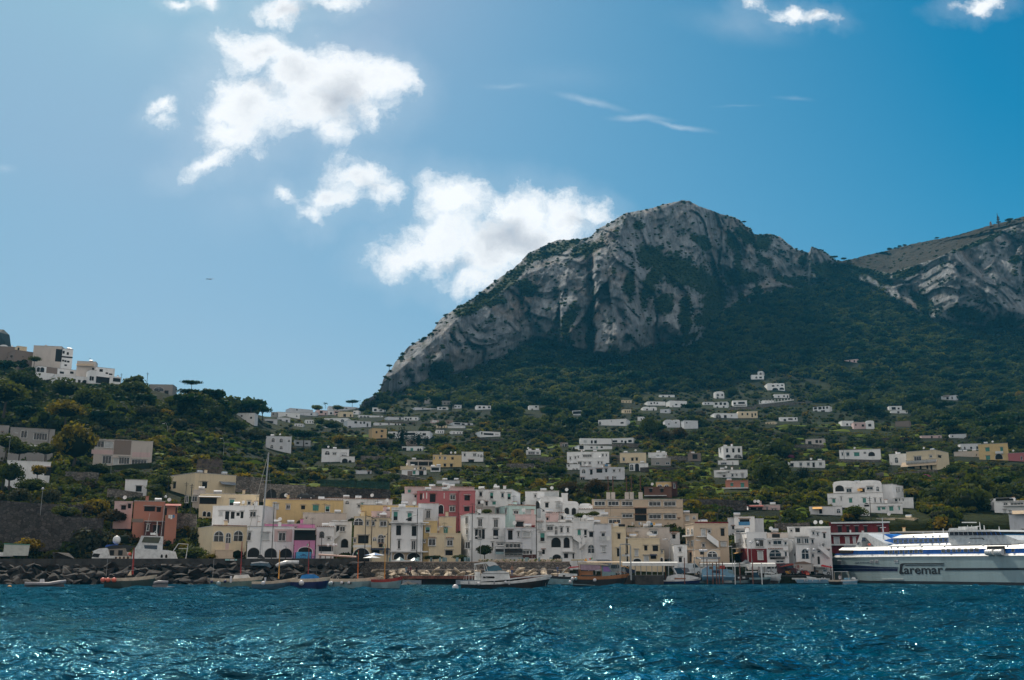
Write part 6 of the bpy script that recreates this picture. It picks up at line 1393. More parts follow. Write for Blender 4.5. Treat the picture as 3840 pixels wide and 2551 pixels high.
class Boat:
    def __init__(s, name, label, crop, x0, x1, ywl, flip=False, D=None, cat='boat', group=None, yaw=0, z=0.0):
        s.c = crop; s.x0 = x0; s.yw = ywl; s.flip = flip
        a = cp(crop, (x0+x1)/2, ywl); g = sea(*a) if D is None else at(*a, D)
        s.D = g.y; s.k = s.D/3938/CROP[crop][2]; s.L = (x1-x0)*s.k; s.xm = (x0+x1)/2
        phi = math.atan2(g.x, g.y); s.root = empty(name, (g.x, g.y, g.z if D is not None else z), -phi+yaw, label=label, category=cat, group=group)
    def X(s, x): return (x-s.xm)*s.k
    def Z(s, y): return (s.yw-y)*s.k
    def hull(s, B, zs, zb, rake, pointed, mt, mb_, mg, mid=None, x0=None, x1=None, draft=.45):
        q = hull_mesh(s.L, B, zs*s.k, zb*s.k, rake*s.k, pointed, mt, mb_, mg, mid, draft)
        sg = -1 if s.flip else 1
        q.v = [((a-s.L/2)*sg, b, c) for a, b, c in q.v]
        if s.flip: q.f = [f[::-1] for f in q.f]
        o = q.build('hull', s.root); o.data.polygons.foreach_set('use_smooth', np.ones(len(o.data.polygons), bool)); s.B = B
        e = o.modifiers.new('edge', 'EDGE_SPLIT'); e.split_angle = R(35); return o
    def poly(s, name, pts, y0, y1, m, parent=None):
        return MB().prism([(s.X(x), s.Z(y)) for x, y in pts], y0, y1, m).build(name, parent or s.root)
    def tube(s, name, pts, r, m, y=0.0, parent=None, r1=None):
        return MB().tube([(s.X(x), y, s.Z(yy)) for x, yy in pts], r, m, 6, r1=r1).build(name, parent or s.root)
    def fender(s, x, y, r, m=None, long=False):
        m = m or FEND; c = (s.X(x), -s.B/2-r*s.k*.6, s.Z(y))
        q = MB()
        if long: q.tube([(c[0], c[1], c[2]+r*s.k*1.7), (c[0], c[1], c[2]-r*s.k*1.7)], r*s.k*.55, m, 8)
        else: q.ell(c, (r*s.k,)*3, m)
        q.build('fender', s.root, smooth=not long)
    def mast(s, x, y0, y1, m, wpx=8, flag=False, y=0.0):
        o = s.tube('mast', [(x, y0), (x-(y0-y1)*.012, y1)], wpx*s.k/2, m, y, r1=wpx*s.k/3)
        if flag:
            q = MB(); h = 22*s.k; w3 = 9*s.k
            for i, mm in enumerate(FLG): q.box(s.X(x)-w3*(3-i), s.X(x)-w3*(2-i), -.01+y, .01+y, s.Z(y1+45)-i*.05, s.Z(y1+45)+h-i*.05, mm)
            q.build('flag', s.root)
b = Boat('rubber_dinghy','grey rubber dinghy with outboard floating at the far left','Y',320,805,522)
q = MB()
for sy in (-1, 1): q.tube([(b.X(330), sy*.75, b.Z(470)), (b.X(600), sy*.8, b.Z(476)), (b.X(700), sy*.7, b.Z(458)), (b.X(800), sy*.1, b.Z(445))], .24, pRub, 9)
q.build('side_tube', b.root, smooth=True); b.poly('hull', [(330,520),(330,475),(780,470),(800,520)], -.6, .6, PAINT('dark_rubber', (.07,.07,.08), .6))
b.poly('outboard_motor', [(500,450),(505,415),(550,412),(558,450),(540,470),(510,470)], -.15, .15, FEND)
b = Boat('fishing_boat','grey green fishing boat with orange fenders and a red mast','Y',1335,1955,528)
b.hull(2.3, 128, 168, 110, False, pG, pG, pBr, .1); b.mast(1660, 360, 30, pR, 26, y=.2); b.tube('handrail', [(1385,385),(1385,360),(1740,290)], .03, STEEL, -.7); b.tube('rope', [(1350,380),(1352,120)], .02, STEEL, .3)
for x in (1320,1378,1450): b.fender(x, 425, 30, FRED)
b.poly('bow_box', [(1600,370),(1640,300),(1650,370)], -.3, .3, pBr)
b = Boat('rubber_dinghy','small grey rubber dinghy right of the fishing boat bow','Y',1860,2120,520)
for sy in (-.6, .6): MB().tube([(b.X(1870), sy*.2, b.Z(490)), (b.X(2000), sy, b.Z(450)), (b.X(2115), sy, b.Z(455))], .22, pRub, 9).build('side_tube', b.root, smooth=True)
b.poly('hull', [(1880,515),(1990,462),(2115,470),(2115,520)], -.5, .5, pRub)
b = Boat('rubber_float','low dark rubber float behind the small dinghy','Y',2100,2225,530); b.poly('deck', [(2105,530),(2110,505),(2205,508),(2200,530)], -.4, .4, pRub); b.tube('side_tube', [(2110,520),(2220,522)], .18, pRub, -.45)
b = Boat('fishing_boat','pale green grey fishing boat with white cuddy and red mast','B',545,1090,1450)
b.hull(2.5, 108, 130, 75, False, pS, pS, pBr, .1); b.mast(852, 1310, 955, pR, 12, y=.2); b.tube('handrail', [(640,1345),(640,1320),(975,1275),(990,1310)], .03, STEEL, -.8); b.poly('cuddy', [(775,1345),(790,1308),(930,1300),(960,1340)], -.6, .6, pW)
b.fender(632, 1398, 28, pT); b.fender(755, 1350, 20, FEND, True); b.fender(698, 1372, 16, pN); b.fender(562, 1375, 16, pN); b.fender(1108, 1365, 20, FEND, True); b.tube('rope', [(565,1370),(567,1140)], .02, STEEL, .5)
b = Boat('fishing_boat','blue grey fishing boat with an orange mast','B',985,1462,1462)
b.hull(2.4, 88, 135, 60, False, pB, pK, pBr, .08); b.mast(1262, 1345, 1045, pYl, 13); b.fender(1105, 1390, 22, FEND)
b = Boat('fishing_boat','navy fishing boat under a bright blue tarpaulin','B',1395,1815,1464)
b.hull(2.6, 120, 140, 90, False, pN, pN, pBr, .1); b.mast(1578, 1300, 955, pR, 12, True, .3); b.poly('tarpaulin', [(1495,1345),(1512,1308),(1560,1298),(1640,1300),(1690,1325),(1700,1345)], -.95, .95, pTarp); b.fender(1512, 1388, 28, FEND); b.fender(1810, 1400, 25, pT)
b.tube('bow_rail', [(1455,1330),(1460,1300),(1475,1330)], .03, TRIM, -.5)
b = Boat('fishing_boat','teal white fishing boat with three black ended fenders','C',125,755,1532)
b.hull(2.6, 125, 150, 95, False, pT, pK, pBr, .1); b.mast(468, 1405, 1058, pOr, 13, True)
for x in (150,272,360): b.fender(x, 1455, 20, FEND); b.fender(x+20, 1458, 14, pK)
b.tube('bow_rail', [(200,1420),(215,1375),(235,1420)], .03, TRIM, -.5)
b = Boat('fishing_boat','dark red edged boat flying an Italian flag on its mast','C',640,1030,1535)
b.hull(2.4, 120, 155, 75, False, pT, pK, pR, .08); b.mast(806, 1405, 985, pYl, 14, True)
b = Boat('motor_boat','white cabin boat with black hull and curved bimini roof','Q',62,2352,878)
b.hull(3.3, 178, 350, 330, False, pK, pK, pW, .25)
b.poly('deck_edge', [(62,705),(62,680),(600,665),(1300,610),(1700,560),(2200,515),(2340,515),(2200,545),(1700,590),(1300,640),(600,690)], -1.45, -1.35, pW)
cb = b.poly('cabin', [(560,665),(575,490),(700,440),(1150,425),(1270,470),(1300,610),(900,655)], -1.1, 1.1, pW)
b.poly('side_window', [(625,605),(620,572),(640,560),(895,562),(915,585),(905,608)], -1.14, -1.1, DARK, cb); b.poly('trim_stripe', [(585,498),(590,488),(1270,486),(1270,494)], -1.13, -1.1, pK, cb)
b.poly('windscreen', [(660,440),(740,310),(880,282),(1000,295),(1110,415)], -.95, .95, plain('blue_screen', (.03,.14,.20), .1))
b.poly('bimini_roof', [(390,250),(640,212),(830,195),(930,225),(1005,300),(900,282),(780,320),(690,245),(395,278)], -1.0, 1.0, pW)
for x0_, x1_ in ((400,415),(430,475),(635,670),(680,735)): b.tube('roof_post', [(x0_,265),(x1_,430 if x0_ > 500 else 530)], .035, TRIM, -.95)
b.poly('helm_seat', [(400,650),(410,450),(540,450),(560,650)], -.6, .6, pW)
b.tube('handrail', [(140,640),(155,540),(630,540),(790,640)], .03, TRIM, -1.2)
for x in (200,270,350,420,490): b.tube('rail_post', [(x,650),(x,540)], .025, TRIM, -1.2)
for x in (272,425,905,1275): b.fender(x, 715, 28, pRub if x in (272,905) else FEND, True)
b.fender(518, 737, 42); b.fender(1188, 705, 40)
b.tube('bow_line', [(2190,530),(2195,860)], .02, STEEL, -.3)
b = Boat('mooring_buoy','round white mooring buoy left of the black hulled boat','C',1668,1722,1530, cat='buoy'); MB().ell((0,0,.15), (.42,.42,.42), FEND).build('float', b.root, smooth=True); b.tube('ring', [(1695,1500),(1695,1490)], .04, RAIL)
b = Boat('mooring_buoy','small yellow buoy near the left dinghy','Y',98,142,520, cat='buoy'); MB().ell((0,0,.1), (.3,.3,.25), pYl).build('float', b.root, smooth=True); b.tube('ring', [(120,500),(120,492)], .03, RAIL)
b = Boat('motor_boat','grey white cuddy boat with a red bimini, bow to the left','T',28,640,690, flip=True, D=None)
b.hull(2.6, 160, 185, 90, False, pT, pK, pK, .1); cb = b.poly('cabin', [(270,540),(290,480),(350,462),(440,470),(640,480),(640,545)], -.9, .9, pW); b.poly('side_window', [(362,530),(365,502),(408,502),(410,530)], -.93, -.9, DARK, cb); b.poly('bimini_roof', [(430,380),(480,350),(660,338),(690,355),(500,372)], -.9, .9, PAINT('red_canvas', (.60,.03,.06), .7)); b.tube('roof_frame', [(350,465),(430,380),(500,345)], .05, TRIM, -.9)
b = Boat('excursion_boat','black hulled excursion boat with canopy and clear pink curtains','T',560,1640,735)
b.hull(3.0, 215, 255, 260, False, pK, pK, pWd, .2); b.poly('bathing_platform', [(455,672),(455,660),(980,690),(980,700)], -1.5, -1.4, pT)
b.poly('canopy', [(650,285),(660,268),(900,262),(1100,280),(1230,305),(1255,330),(1100,318),(700,300)], -1.3, 1.3, pBr); b.poly('curtain', [(700,305),(1090,315),(1110,395),(940,420),(720,410)], -1.22, -1.2, CLEAR)
b.poly('bench', [(700,500),(705,430),(950,425),(950,505)], -1.0, 1.0, pWd); cb = b.poly('wheelhouse', [(1125,550),(1110,320),(1250,330),(1310,440),(1380,460),(1390,545)], -1.0, 1.0, pT)
b.poly('windscreen', [(1150,440),(1140,340),(1240,345),(1295,440)], -1.04, -1.0, plain('violet_glass', (.30,.16,.42), .12), cb)
for x in (1300,1355): b.poly('porthole', [(x-14,532),(x-14,504),(x+14,504),(x+14,532)], -1.04, -1.0, DARK, cb)
for x in (680,705,1100): b.tube('canopy_post', [(x,300),(x+8,520)], .05, pWd, -1.2)
b.poly('stern_box', [(600,400),(680,395),(740,520),(700,540)], -.8, .8, pK); b.fender(560, 575, 34); b.fender(515, 628, 30); b.fender(625, 572, 32, pT); b.fender(982, 597, 34)
b.tube('bow_rail', [(1380,450),(1500,442),(1625,480)], .03, pWd, -.5); b.tube('bow_rail', [(1470,330),(1550,335),(1645,380)], .05, pYl, 1.0); b.tube('flag_pole', [(955,265),(950,130)], .03, STEEL, .3)
b.poly('flag', [(885,215),(880,190),(915,185),(915,215)], .29, .31, FLG[2]); b.poly('flag', [(915,215),(915,180),(940,175),(945,205)], .29, .31, FLG[0]); b.poly('warning_sign', [(780,240),(815,175),(845,240)], .3, .34, pYl)
b = Boat('motor_cruiser','white motor cruiser with dark blue hull and black windscreen canopy','U',172,985,778)
b.hull(2.8, 88, 135, 70, False, pN, pK, pW, .05); cb = b.poly('cabin', [(225,690),(260,610),(400,570),(480,555),(700,570),(830,600),(980,640),(900,660),(500,690)], -1.1, 1.1, pW); b.poly('teak_panel', [(415,668),(420,640),(660,642),(660,668)], -1.14, -1.1, pWd, cb)
b.poly('windscreen', [(450,545),(415,430),(560,425),(660,520),(640,545)], -1.0, 1.0, pBz); b.poly('radar_arch', [(385,420),(410,415),(480,555),(450,560)], -1.1, 1.1, pW); b.poly('canvas_top', [(410,425),(560,415),(720,425),(760,500),(650,540),(600,450)], -1.0, 1.0, plain('grey_canvas', (.16,.17,.19), .8))
b = Boat('fishing_boat','teal hulled boat with cluttered deck among the poles','U',905,1485,770); b.hull(2.4, 95, 145, 80, False, pT, pK, pK, .05)
for x, c_ in ((1180,pW),(1270,pWd),(1380,pBr)): b.poly('deck_box', [(x,660),(x,625),(x+70,620),(x+70,660)], -.5, .5, c_)
b = Boat('fishing_boat','pale cream boat with a white ball fender at the bow','U',1400,1785,768); b.hull(2.2, 105, 155, 85, False, pW, pK, pK, .05); b.fender(1500, 692, 26); b.poly('sail_cover', [(1545,600),(1575,545),(1640,610)], -.3, .3, pW)
b = Boat('fishing_boat','light blue hulled boat with dark gunwale, third in the row','U',1690,2128,772); b.hull(2.3, 100, 155, 80, False, pT, pK, pK, .05)
for x in (1820,1920): b.poly('deck_box', [(x,650),(x,615),(x+60,612),(x+60,650)], -.5, .5, pW)
b = Boat('motor_boat','black hulled boat with grey roll bar and hardtop','Fx',375,640,1472); b.hull(2.6, 80, 88, 50, False, pK, pK, pT, .05); b.poly('hardtop', [(320,1330),(330,1318),(480,1312),(470,1328)], -.9, .9, pW); b.poly('windscreen', [(410,1390),(440,1325),(470,1325),(500,1390)], -.8, .8, pBz); b.tube('mast', [(522,1390),(520,1225)], .06, pW)
b.poly('console', [(420,1392),(425,1350),(480,1350),(490,1392)], -.5, .5, pT)
b = Boat('motor_boat','small white boat with light deck right of the black one','Fx',608,765,1466); b.hull(2.0, 55, 70, 40, False, pT, pK, pW, .04); b.poly('deck_box', [(620,1405),(640,1385),(720,1390),(720,1410)], -.5, .5, pW)
b = Boat('motor_boat','white boat with tilted awning behind the small white one','Fx',560,770,1400, D=194.5); b.hull(2.2, 45, 60, 30, False, pW, pW, pW, .04); b.poly('canopy', [(555,1335),(575,1322),(680,1330),(690,1345)], -.9, .9, pW); b.tube('canopy_post', [(570,1335),(640,1385)], .03, STEEL, -.8)
b = Boat('barge','black work boat moored under the quay edge','V',560,905,640); b.hull(2.4, 62, 75, 40, False, pK, pK, pBr, .05); b.poly('cushion', [(835,570),(840,510),(868,510),(870,575)], -.4, .4, pBr)
b = Boat('launch','long blue white open launch with a row of fenders','V',905,1712,645); b.hull(3.0, 125, 115, 30, False, pLB, pK, pW, .0)
for x in (992,1180,1225,1345,1495): b.fender(x, 565, 16, FEND, True)
b.fender(1545, 535, 22); b.fender(1605, 535, 22); b.poly('sun_pad', [(1215,500),(1230,485),(1430,515),(1400,530),(1240,530)], -.8, .8, pW)
b = Boat('motor_boat','small black boat with a light canopy frame and one passenger','V',1705,2010,676); b.hull(2.2, 108, 108, 20, False, pK, pK, pBr, .0); b.poly('canopy', [(1830,392),(1830,382),(2140,382),(2140,392)], -.9, .9, pW)
for x in (1840,1990,2130): b.tube('canopy_post', [(x,390),(x,560)], .03, pBr, -.8)
SMALLBLACK = b; b.fender(1982, 590, 20)
b = Boat('motor_boat','white open boat touching the black one beside the ferry','V',2008,2345,660); b.hull(2.1, 95, 115, 50, False, pLB, pW, pW, .05); b.poly('console', [(2045,555),(2055,520),(2170,520),(2180,560)], -.6, .6, pLB); b.poly('bow_bundle', [(2200,540),(2230,505),(2290,515),(2300,550)], -.4, .4, pW)
b = Boat('cabin_cruiser','light blue cabin cruiser with swept windows behind the poles','U',1020,1735,640, D=193); b.hull(3.0, 60, 60, 30, False, pLB, pLB, pW, .0)
cb = b.poly('cabin', [(1020,610),(1030,460),(1130,375),(1180,380),(1190,450),(1580,450),(1690,470),(1735,600),(1735,620)], -1.3, 1.3, pLB); b.poly('side_window', [(1240,520),(1250,470),(1420,470),(1430,540)], -1.34, -1.3, pBz, cb); b.poly('side_window', [(1600,520),(1590,465),(1680,480),(1720,560)], -1.34, -1.3, pT, cb)
b.poly('stern_arch', [(1020,460),(1015,440),(1130,370),(1140,390)], -1.35, 1.35, pW); b.poly('flybridge_seat', [(1270,450),(1275,370),(1330,372),(1335,450)], -.7, .7, pLB); b.poly('red_cover', [(1425,440),(1420,370),(1530,365),(1535,440)], -.7, .7, pR)
for i, (x, y0_, y1_, c_, d_) in enumerate([(630,640,200,WOODR,174),(1130,625,225,WOODR,176),(1255,615,310,WOODR,177),(1338,610,295,WOODR,177.5),(1395,600,190,WOODR,178),(1472,610,285,WOODR,176),(975,540,290,STEEL,184),(1745,600,250,pW,176),(1855,570,310,WOODR,179),(2138,590,255,WOODR,177),(210,600,330,WOODR,182),(140,580,335,STEEL,183),(855,500,190,STEEL,187),(2340,620,320,pW,176)]):
    lab = ['leftmost tall reddish pole beside the motor cruiser','reddish pole at the stern of the light blue cruiser','short reddish pole left of the cruiser window','thin reddish pole over the cruiser cabin','tallest reddish pole in the middle of the row','reddish pole in front of the red cover','grey post at the end of the ticket shelter','white banded pole right of the light blue cruiser','short dark pole behind the third row boat','tall dark pole by the black hulled boat','thin pole near the orange lifebuoy','grey pole at the jetty corner','tall grey post above the white van','white post right of the black hulled boat'][i]
    d_ += 12; Pb = at(*cp('U', x, y0_), d_); Pt = at(*cp('U', x-4, y1_), d_); rt = empty('mooring_pole', Pb, label=lab, category='pole')
    q = MB().tube([(0,0,-2), Pt-Pb], .085 if c_ is not STEEL else .06, c_, 7)
    q.build('shaft', rt); MB().ell(tuple(Pt-Pb), (.1,.1,.1), RAIL).build('cap', rt)
# ---- craft laid up on the raised quay
def onquay(x, y, D): return at(*x, D)
b = Boat('motor_yacht','white motor yacht with black bimini and radar dome laid up on the quay','A',1000,1490,1125, D=203); b.k *= 1
b.poly('hull', [(1000,1125),(1010,1060),(1100,1020),(1150,1020),(1180,1100),(1480,1105),(1490,1125)], -1.5, 1.5, pW); b.poly('superstructure', [(1000,1055),(1060,1025),(1150,1015),(1170,1060),(1380,1060),(1380,1105),(1160,1110)], -1.4, 1.4, pW)
b.poly('side_window', [(1000,1110),(1015,1075),(1080,1080),(1065,1118)], -1.55, -1.5, DARK); b.poly('canvas_side', [(1155,1105),(1160,1030),(1330,1020),(1360,1105)], -1.45, -1.4, plain('tan_canvas', (.28,.24,.20), .8))
for x in (1195,1280): b.poly('canvas_window', [(x-22,1095),(x-22,1040),(x+22,1040),(x+22,1095)], -1.49, -1.45, DARK)
b.poly('bimini_roof', [(1125,1010),(1200,988),(1340,985),(1500,1010),(1515,1025),(1400,1005),(1350,1060),(1320,1015),(1160,1030)], -1.4, 1.4, pK); b.poly('blue_cover', [(1120,1005),(1135,985),(1250,978),(1250,990)], -1.2, 1.2, PAINT('cover_blue', (.03,.10,.40), .6))
MB().ell((b.X(1232),0,b.Z(932)), (.75,.75,.85), pW).build('radar_dome', b.root, smooth=True); b.tube('dome_mast', [(1232,985),(1232,950)], .12, pW); b.fender(1370, 1080, 20, FRED) if hasattr(b, 'B') else MB().ell((b.X(1375),-1.7,b.Z(1080)), (.35,.35,.35), FRED).build('fender', b.root, smooth=True)
b = Boat('motor_yacht','white flybridge yacht with angled windscreen and tall mast on the quay','A',1410,1890,1138, D=201)
b.poly('hull', [(1420,1135),(1430,1050),(1460,1020),(1780,1040),(1860,1055),(1890,1138)], -1.8, 1.8, pW); cb = b.poly('superstructure', [(1435,1050),(1480,960),(1500,890),(1725,895),(1725,1040),(1640,1050)], -1.6, 1.6, pW)
b.poly('windscreen', [(1508,960),(1530,902),(1700,905),(1680,968)], -1.65, -1.6, plain('olive_glass', (.05,.06,.03), .15), cb); b.poly('lower_window', [(1545,1030),(1535,988),(1670,990),(1670,1032)], -1.65, -1.6, pBz, cb)
for x in (1722,1768): b.poly('porthole', [(x-10,1120),(x-12,1100),(x-6,1085),(x+6,1085),(x+12,1100),(x+10,1120)], -1.85, -1.8, DARK)
b.tube('mast', [(1652,890),(1652,735)], .07, TRIM); b.tube('radar_arm', [(1600,880),(1652,830),(1665,890)], .06, TRIM); b.poly('radar_box', [(1590,875),(1590,855),(1645,858),(1645,880)], -.5, .5, pW)
b.tube('aerial', [(1700,890),(1712,560)], .03, TRIM, .6); b.tube('aerial', [(1540,880),(1570,640)], .02, TRIM, -.6)
b = Boat('boat_cover','brown and cream striped long boat cover in front of the yachts','A',1240,1600,1132, D=199.5, cat='cover')
for i in range(18): x = 1240+i*20; MB().box(b.X(x), b.X(x+20)-.002, -.3, .3, b.Z(1130), b.Z(1108-.6*i*.8), pBr if i % 2 else plain('brown_stripe', (.05,.02,.015), .8)).build('stripe_panel', b.root)
b = Boat('container','white boxy container with a green rim standing on the quay','A',42,298,1096, D=204, cat='container'); b.poly('body', [(45,1096),(47,980),(296,984),(288,1096)], -1.2, 1.2, plain('off_white_box', (.50,.52,.48), .6)); b.poly('lid', [(42,980),(42,968),(299,974),(299,984)], -1.3, 1.3, PAINT('rim_green', (.10,.25,.18), .6))
b = Boat('motor_boat','white boat bow poking in at the left edge of the quay','A',-80,132,1102, D=203); b.poly('hull', [(-80,1102),(-80,1088),(100,1088),(132,1098),(120,1104)], -1, 1, pW); b.poly('cabin', [(-80,1088),(-80,1060),(30,1060),(80,1086)], -.8, .8, pW)
b = Boat('sailing_yacht','sailing yacht with one very tall aluminium mast behind the quay','B',960,1200,1150, D=201.5)
b.poly('hull', [(1030,1150),(1035,1125),(1130,1128),(1150,1150)], -1.2, 1.2, pW); b.poly('sail_bag', [(1030,1145),(1050,1090),(1080,1085),(1130,1135),(1110,1150)], -.3, .3, pK)
p0, p1 = (1065,1100), (1101,-10); b.tube('mast', [p0, p1], .17, PAINT('aluminium', (.42,.43,.44), .35), 0, r1=.13)
b.tube('forestay', [(890,1090),(1000,480),(1098,0)], .05, PAINT('furled_sail', (.45,.42,.36), .7), 0); b.tube('backstay', [(1090,0),(1240,1100)], .02, STEEL, .5); b.tube('spreader', [(1038,295),(1140,292)], .04, STEEL)
b.tube('shroud', [(1096,10),(1088,1100)], .02, STEEL, .5)
b = Boat('davit_frame','white bent tube davit frame standing on the quay','B',85,292,1140, D=200, cat='frame'); b.tube('frame_tube', [(85,1135),(185,970),(285,975),(270,1138)], .08, TRIM); b.tube('cross_tube', [(190,1022),(290,1022)], .05, TRIM)
b = Boat('rowing_boat','blue and white upturned rowing boat resting over the rocks','B',965,1190,1225, D=193.5, cat='boat')
b.poly('hull', [(968,1200),(975,1170),(1080,1160),(1160,1172),(1188,1215),(1170,1228),(1130,1205)], -.8, .8, pB); b.poly('white_bottom', [(975,1172),(1080,1158),(1160,1170),(1150,1178),(1060,1172),(980,1182)], -.83, -.8, pW)
b = Boat('rubber_boat','white inflatable boat resting along the parapet','B',1235,1490,1220, D=193, cat='boat'); MB().tube([(b.X(1245),-.4,b.Z(1210)), (b.X(1275),-.4,b.Z(1190)), (b.X(1350),-.4,b.Z(1170)), (b.X(1480),-.4,b.Z(1168))], .36, pW, 10).build('side_tube', b.root, smooth=True); b.poly('floor_panel', [(1250,1222),(1290,1190),(1400,1180),(1400,1190)], -.2, .6, pRub)
b = Boat('canopy','long white and turquoise covered rack on the parapet','B',705,1405,1150, D=196.5, cat='canopy')
q = MB()
for i in range(14): q.box(b.X(708+i*50), b.X(708+i*50+46), -.5, .5, b.Z(1149), b.Z(1133+(i % 2)*3), pW if i % 2 else PAINT('turquoise_cover', (.35,.60,.58), .6))
q.build('cover', b.root)
# billboard with its mountain mark
b = Boat('billboard','pale blue billboard with a small mountain mark','B',1448,1612,1168, D=195.5, cat='sign')
pn_ = b.poly('panel', [(1450,1165),(1452,1058),(1612,1058),(1610,1168)], -.06, .06, PAINT('sign_blue', (.06,.34,.60), .5))
b.poly('mountain_mark', [(1487,1100),(1505,1092),(1515,1085),(1528,1076),(1540,1082),(1552,1086),(1570,1100),(1545,1096),(1520,1097)], -.075, -.061, PAINT('sign_navy', (.03,.09,.22), .6), pn_)
def text_mesh(s, size, m, bold=0.0, shear=0.0, ext=.01, align='LEFT'):
    cu_ = bpy.data.curves.new('txt', 'FONT'); cu_.body = s; cu_.size = size; cu_.offset = bold; cu_.shear = shear; cu_.extrude = ext; cu_.align_x = align
    o = bpy.data.objects.new('txt', cu_); COL.objects.link(o); dg = bpy.context.evaluated_depsgraph_get(); dg.update()
    me = bpy.data.meshes.new_from_object(o.evaluated_get(dg)); bpy.data.objects.remove(o); bpy.data.curves.remove(cu_)
    me.materials.clear(); me.materials.append(m); return me
SN = PAINT('sign_navy', (.03,.09,.22), .6)
for s_, y_, sz in (('PORTO DI CAPRI', 1122, .6), ('DARSENA VIP', 1150, .7)):
    o = link('lettering', text_mesh(s_, sz, SN, align='CENTER'), pn_, (b.X(1530), -.08, b.Z(y_)), (math.pi/2, 0, 0))
b.poly('underline', [(1500,1128),(1500,1126),(1555,1126),(1555,1128)], -.075, -.061, SN, pn_)
MB().box(b.X(1440), b.X(1449), -.1, .2, b.Z(1168), b.Z(1062), RAIL).build('post', b.root); MB().box(b.X(1613), b.X(1618), -.1, .2, b.Z(1168), b.Z(1062), RAIL).build('post', b.root)
# ---- shelters
def shelter(label, crop, x0, x1, yt, yb_, ybase, D, m, mp, n, dep=4, tilt=0, name='shelter'):
    b = Boat(name, label, crop, x0, x1, ybase, D=D, cat='shelter')
    MB().add([(b.X(x0),-dep/2,b.Z(yb_)),(b.X(x1),-dep/2,b.Z(yb_+tilt)),(b.X(x1),dep/2,b.Z(yt+tilt)),(b.X(x0),dep/2,b.Z(yt)),(b.X(x0),-dep/2,b.Z(yt+4)),(b.X(x1),-dep/2,b.Z(yt+4+tilt)),(b.X(x1),dep/2,b.Z(yt+tilt)+.12),(b.X(x0),dep/2,b.Z(yt)+.12)],
        [(0,3,2,1),(4,5,6,7),(0,1,5,4),(1,2,6,5),(2,3,7,6),(3,0,4,7)], m).build('roof', b.root)
    for i in range(n):
        x = x0+(x1-x0)*(i+.3)/n
        for yy in (-dep/2+.2, dep/2-.2): MB().box(b.X(x)-.06, b.X(x)+.06, yy-.06, yy+.06, -.3, b.Z(yb_+tilt*(i+.3)/n), mp).build('post', b.root)
    return b
shelter('long white ticket shelter roof on posts left of the jetty','E',455,1140,1203,1247,1375,193,AWN['w'],STEEL,10)
shelter('long white shelter roof behind the moored boats','Fx',-240,685,1216,1256,1350,200.5,AWN['w'],STEEL,12)
shelter('flat pale roof edge behind the excursion boat','E',0,452,1198,1210,1330,196,AWN['t'],STEEL,5)
bb = shelter('rustic bar pergola with reddish roof on the quay','C',-20,450,1098,1118,1200,198,PAINT('pergola_roof', (.42,.27,.22), .8),WOODR,7,tilt=28)
for x, w_ in ((50,60),(200,80),(330,90)): bb.poly('bar_counter', [(x,1195),(x,1150),(x+w_,1150),(x+w_,1195)], .5, .9, pT)
b = Boat('kiosk','low whitewashed kiosk with flat stained walls on the quay','Fx',925,1172,1312, D=204.6, cat='kiosk'); b.poly('wall', [(925,1312),(928,1215),(1172,1222),(1168,1312)], 0, 2, wall_of('L')); b.poly('roof', [(920,1215),(985,1195),(1060,1188),(1120,1208),(1172,1222)], -.2, 2.2, plain('kiosk_roof', (.22,.15,.11), .9)); b.poly('round_emblem', [(968,1262),(972,1240),(985,1230),(998,1240),(1000,1262),(985,1278)], -.03, 0, PAINT('emblem', (.35,.16,.14), .7))
for lab, cr, pts, m_, D in (('dark red sloping roof left of the kiosk','Fx',[(740,1255),(880,1215),(922,1213),(922,1232),(745,1262)],AWN['r'],204),('bright red restaurant awning right of the kiosk','Fx',[(1265,1238),(1290,1228),(1405,1258),(1400,1268),(1270,1250)],PAINT('bright_red', (.60,.01,.02), 0.7),204),
    ('white and grey awning pile beside the red one','Fx',[(1165,1245),(1180,1230),(1262,1235),(1262,1252)],AWN['w'],204),('grey ridged tent roof in front of the red ground floor','Fx',[(268,1205),(325,1165),(378,1200),(378,1208)],AWN['g'],200),('white slanted canvas left of the ridged tent','Fx',[(195,1215),(255,1202),(315,1205),(300,1216)],AWN['w'],199),
    ('white scalloped umbrella row by the beige house','E',[(1422,1185),(1440,1168),(1500,1160),(1560,1172),(1640,1165),(1655,1180),(1640,1188),(1440,1190)],AWN['w'],199),('white canvas flap left of the umbrella row','E',[(1380,1140),(1390,1132),(1432,1150),(1430,1162)],AWN['w'],200),
    ('white stage canvas behind the excursion boat','D',[(1470,1165),(1640,1160),(1640,1175),(1475,1178)],PAINT('cream_cover', (.62,.50,.28), .7),194),('wide sloping white boat awning under the navy awning','E',[(115,1165),(260,1165),(345,1195),(150,1198)],AWN['g'],202)):
    xs_ = [p[0] for p in pts]; b = Boat('awning', lab, cr, min(xs_), max(xs_), max(p[1] for p in pts), D=D, cat='awning'); b.poly('canvas', pts, -1.5, 1.5, m_)
    b.tube('support_post', [((min(xs_)+max(xs_))/2, max(p[1] for p in pts)-3), ((min(xs_)+max(xs_))/2, max(p[1] for p in pts)+50)], .05, STEEL)
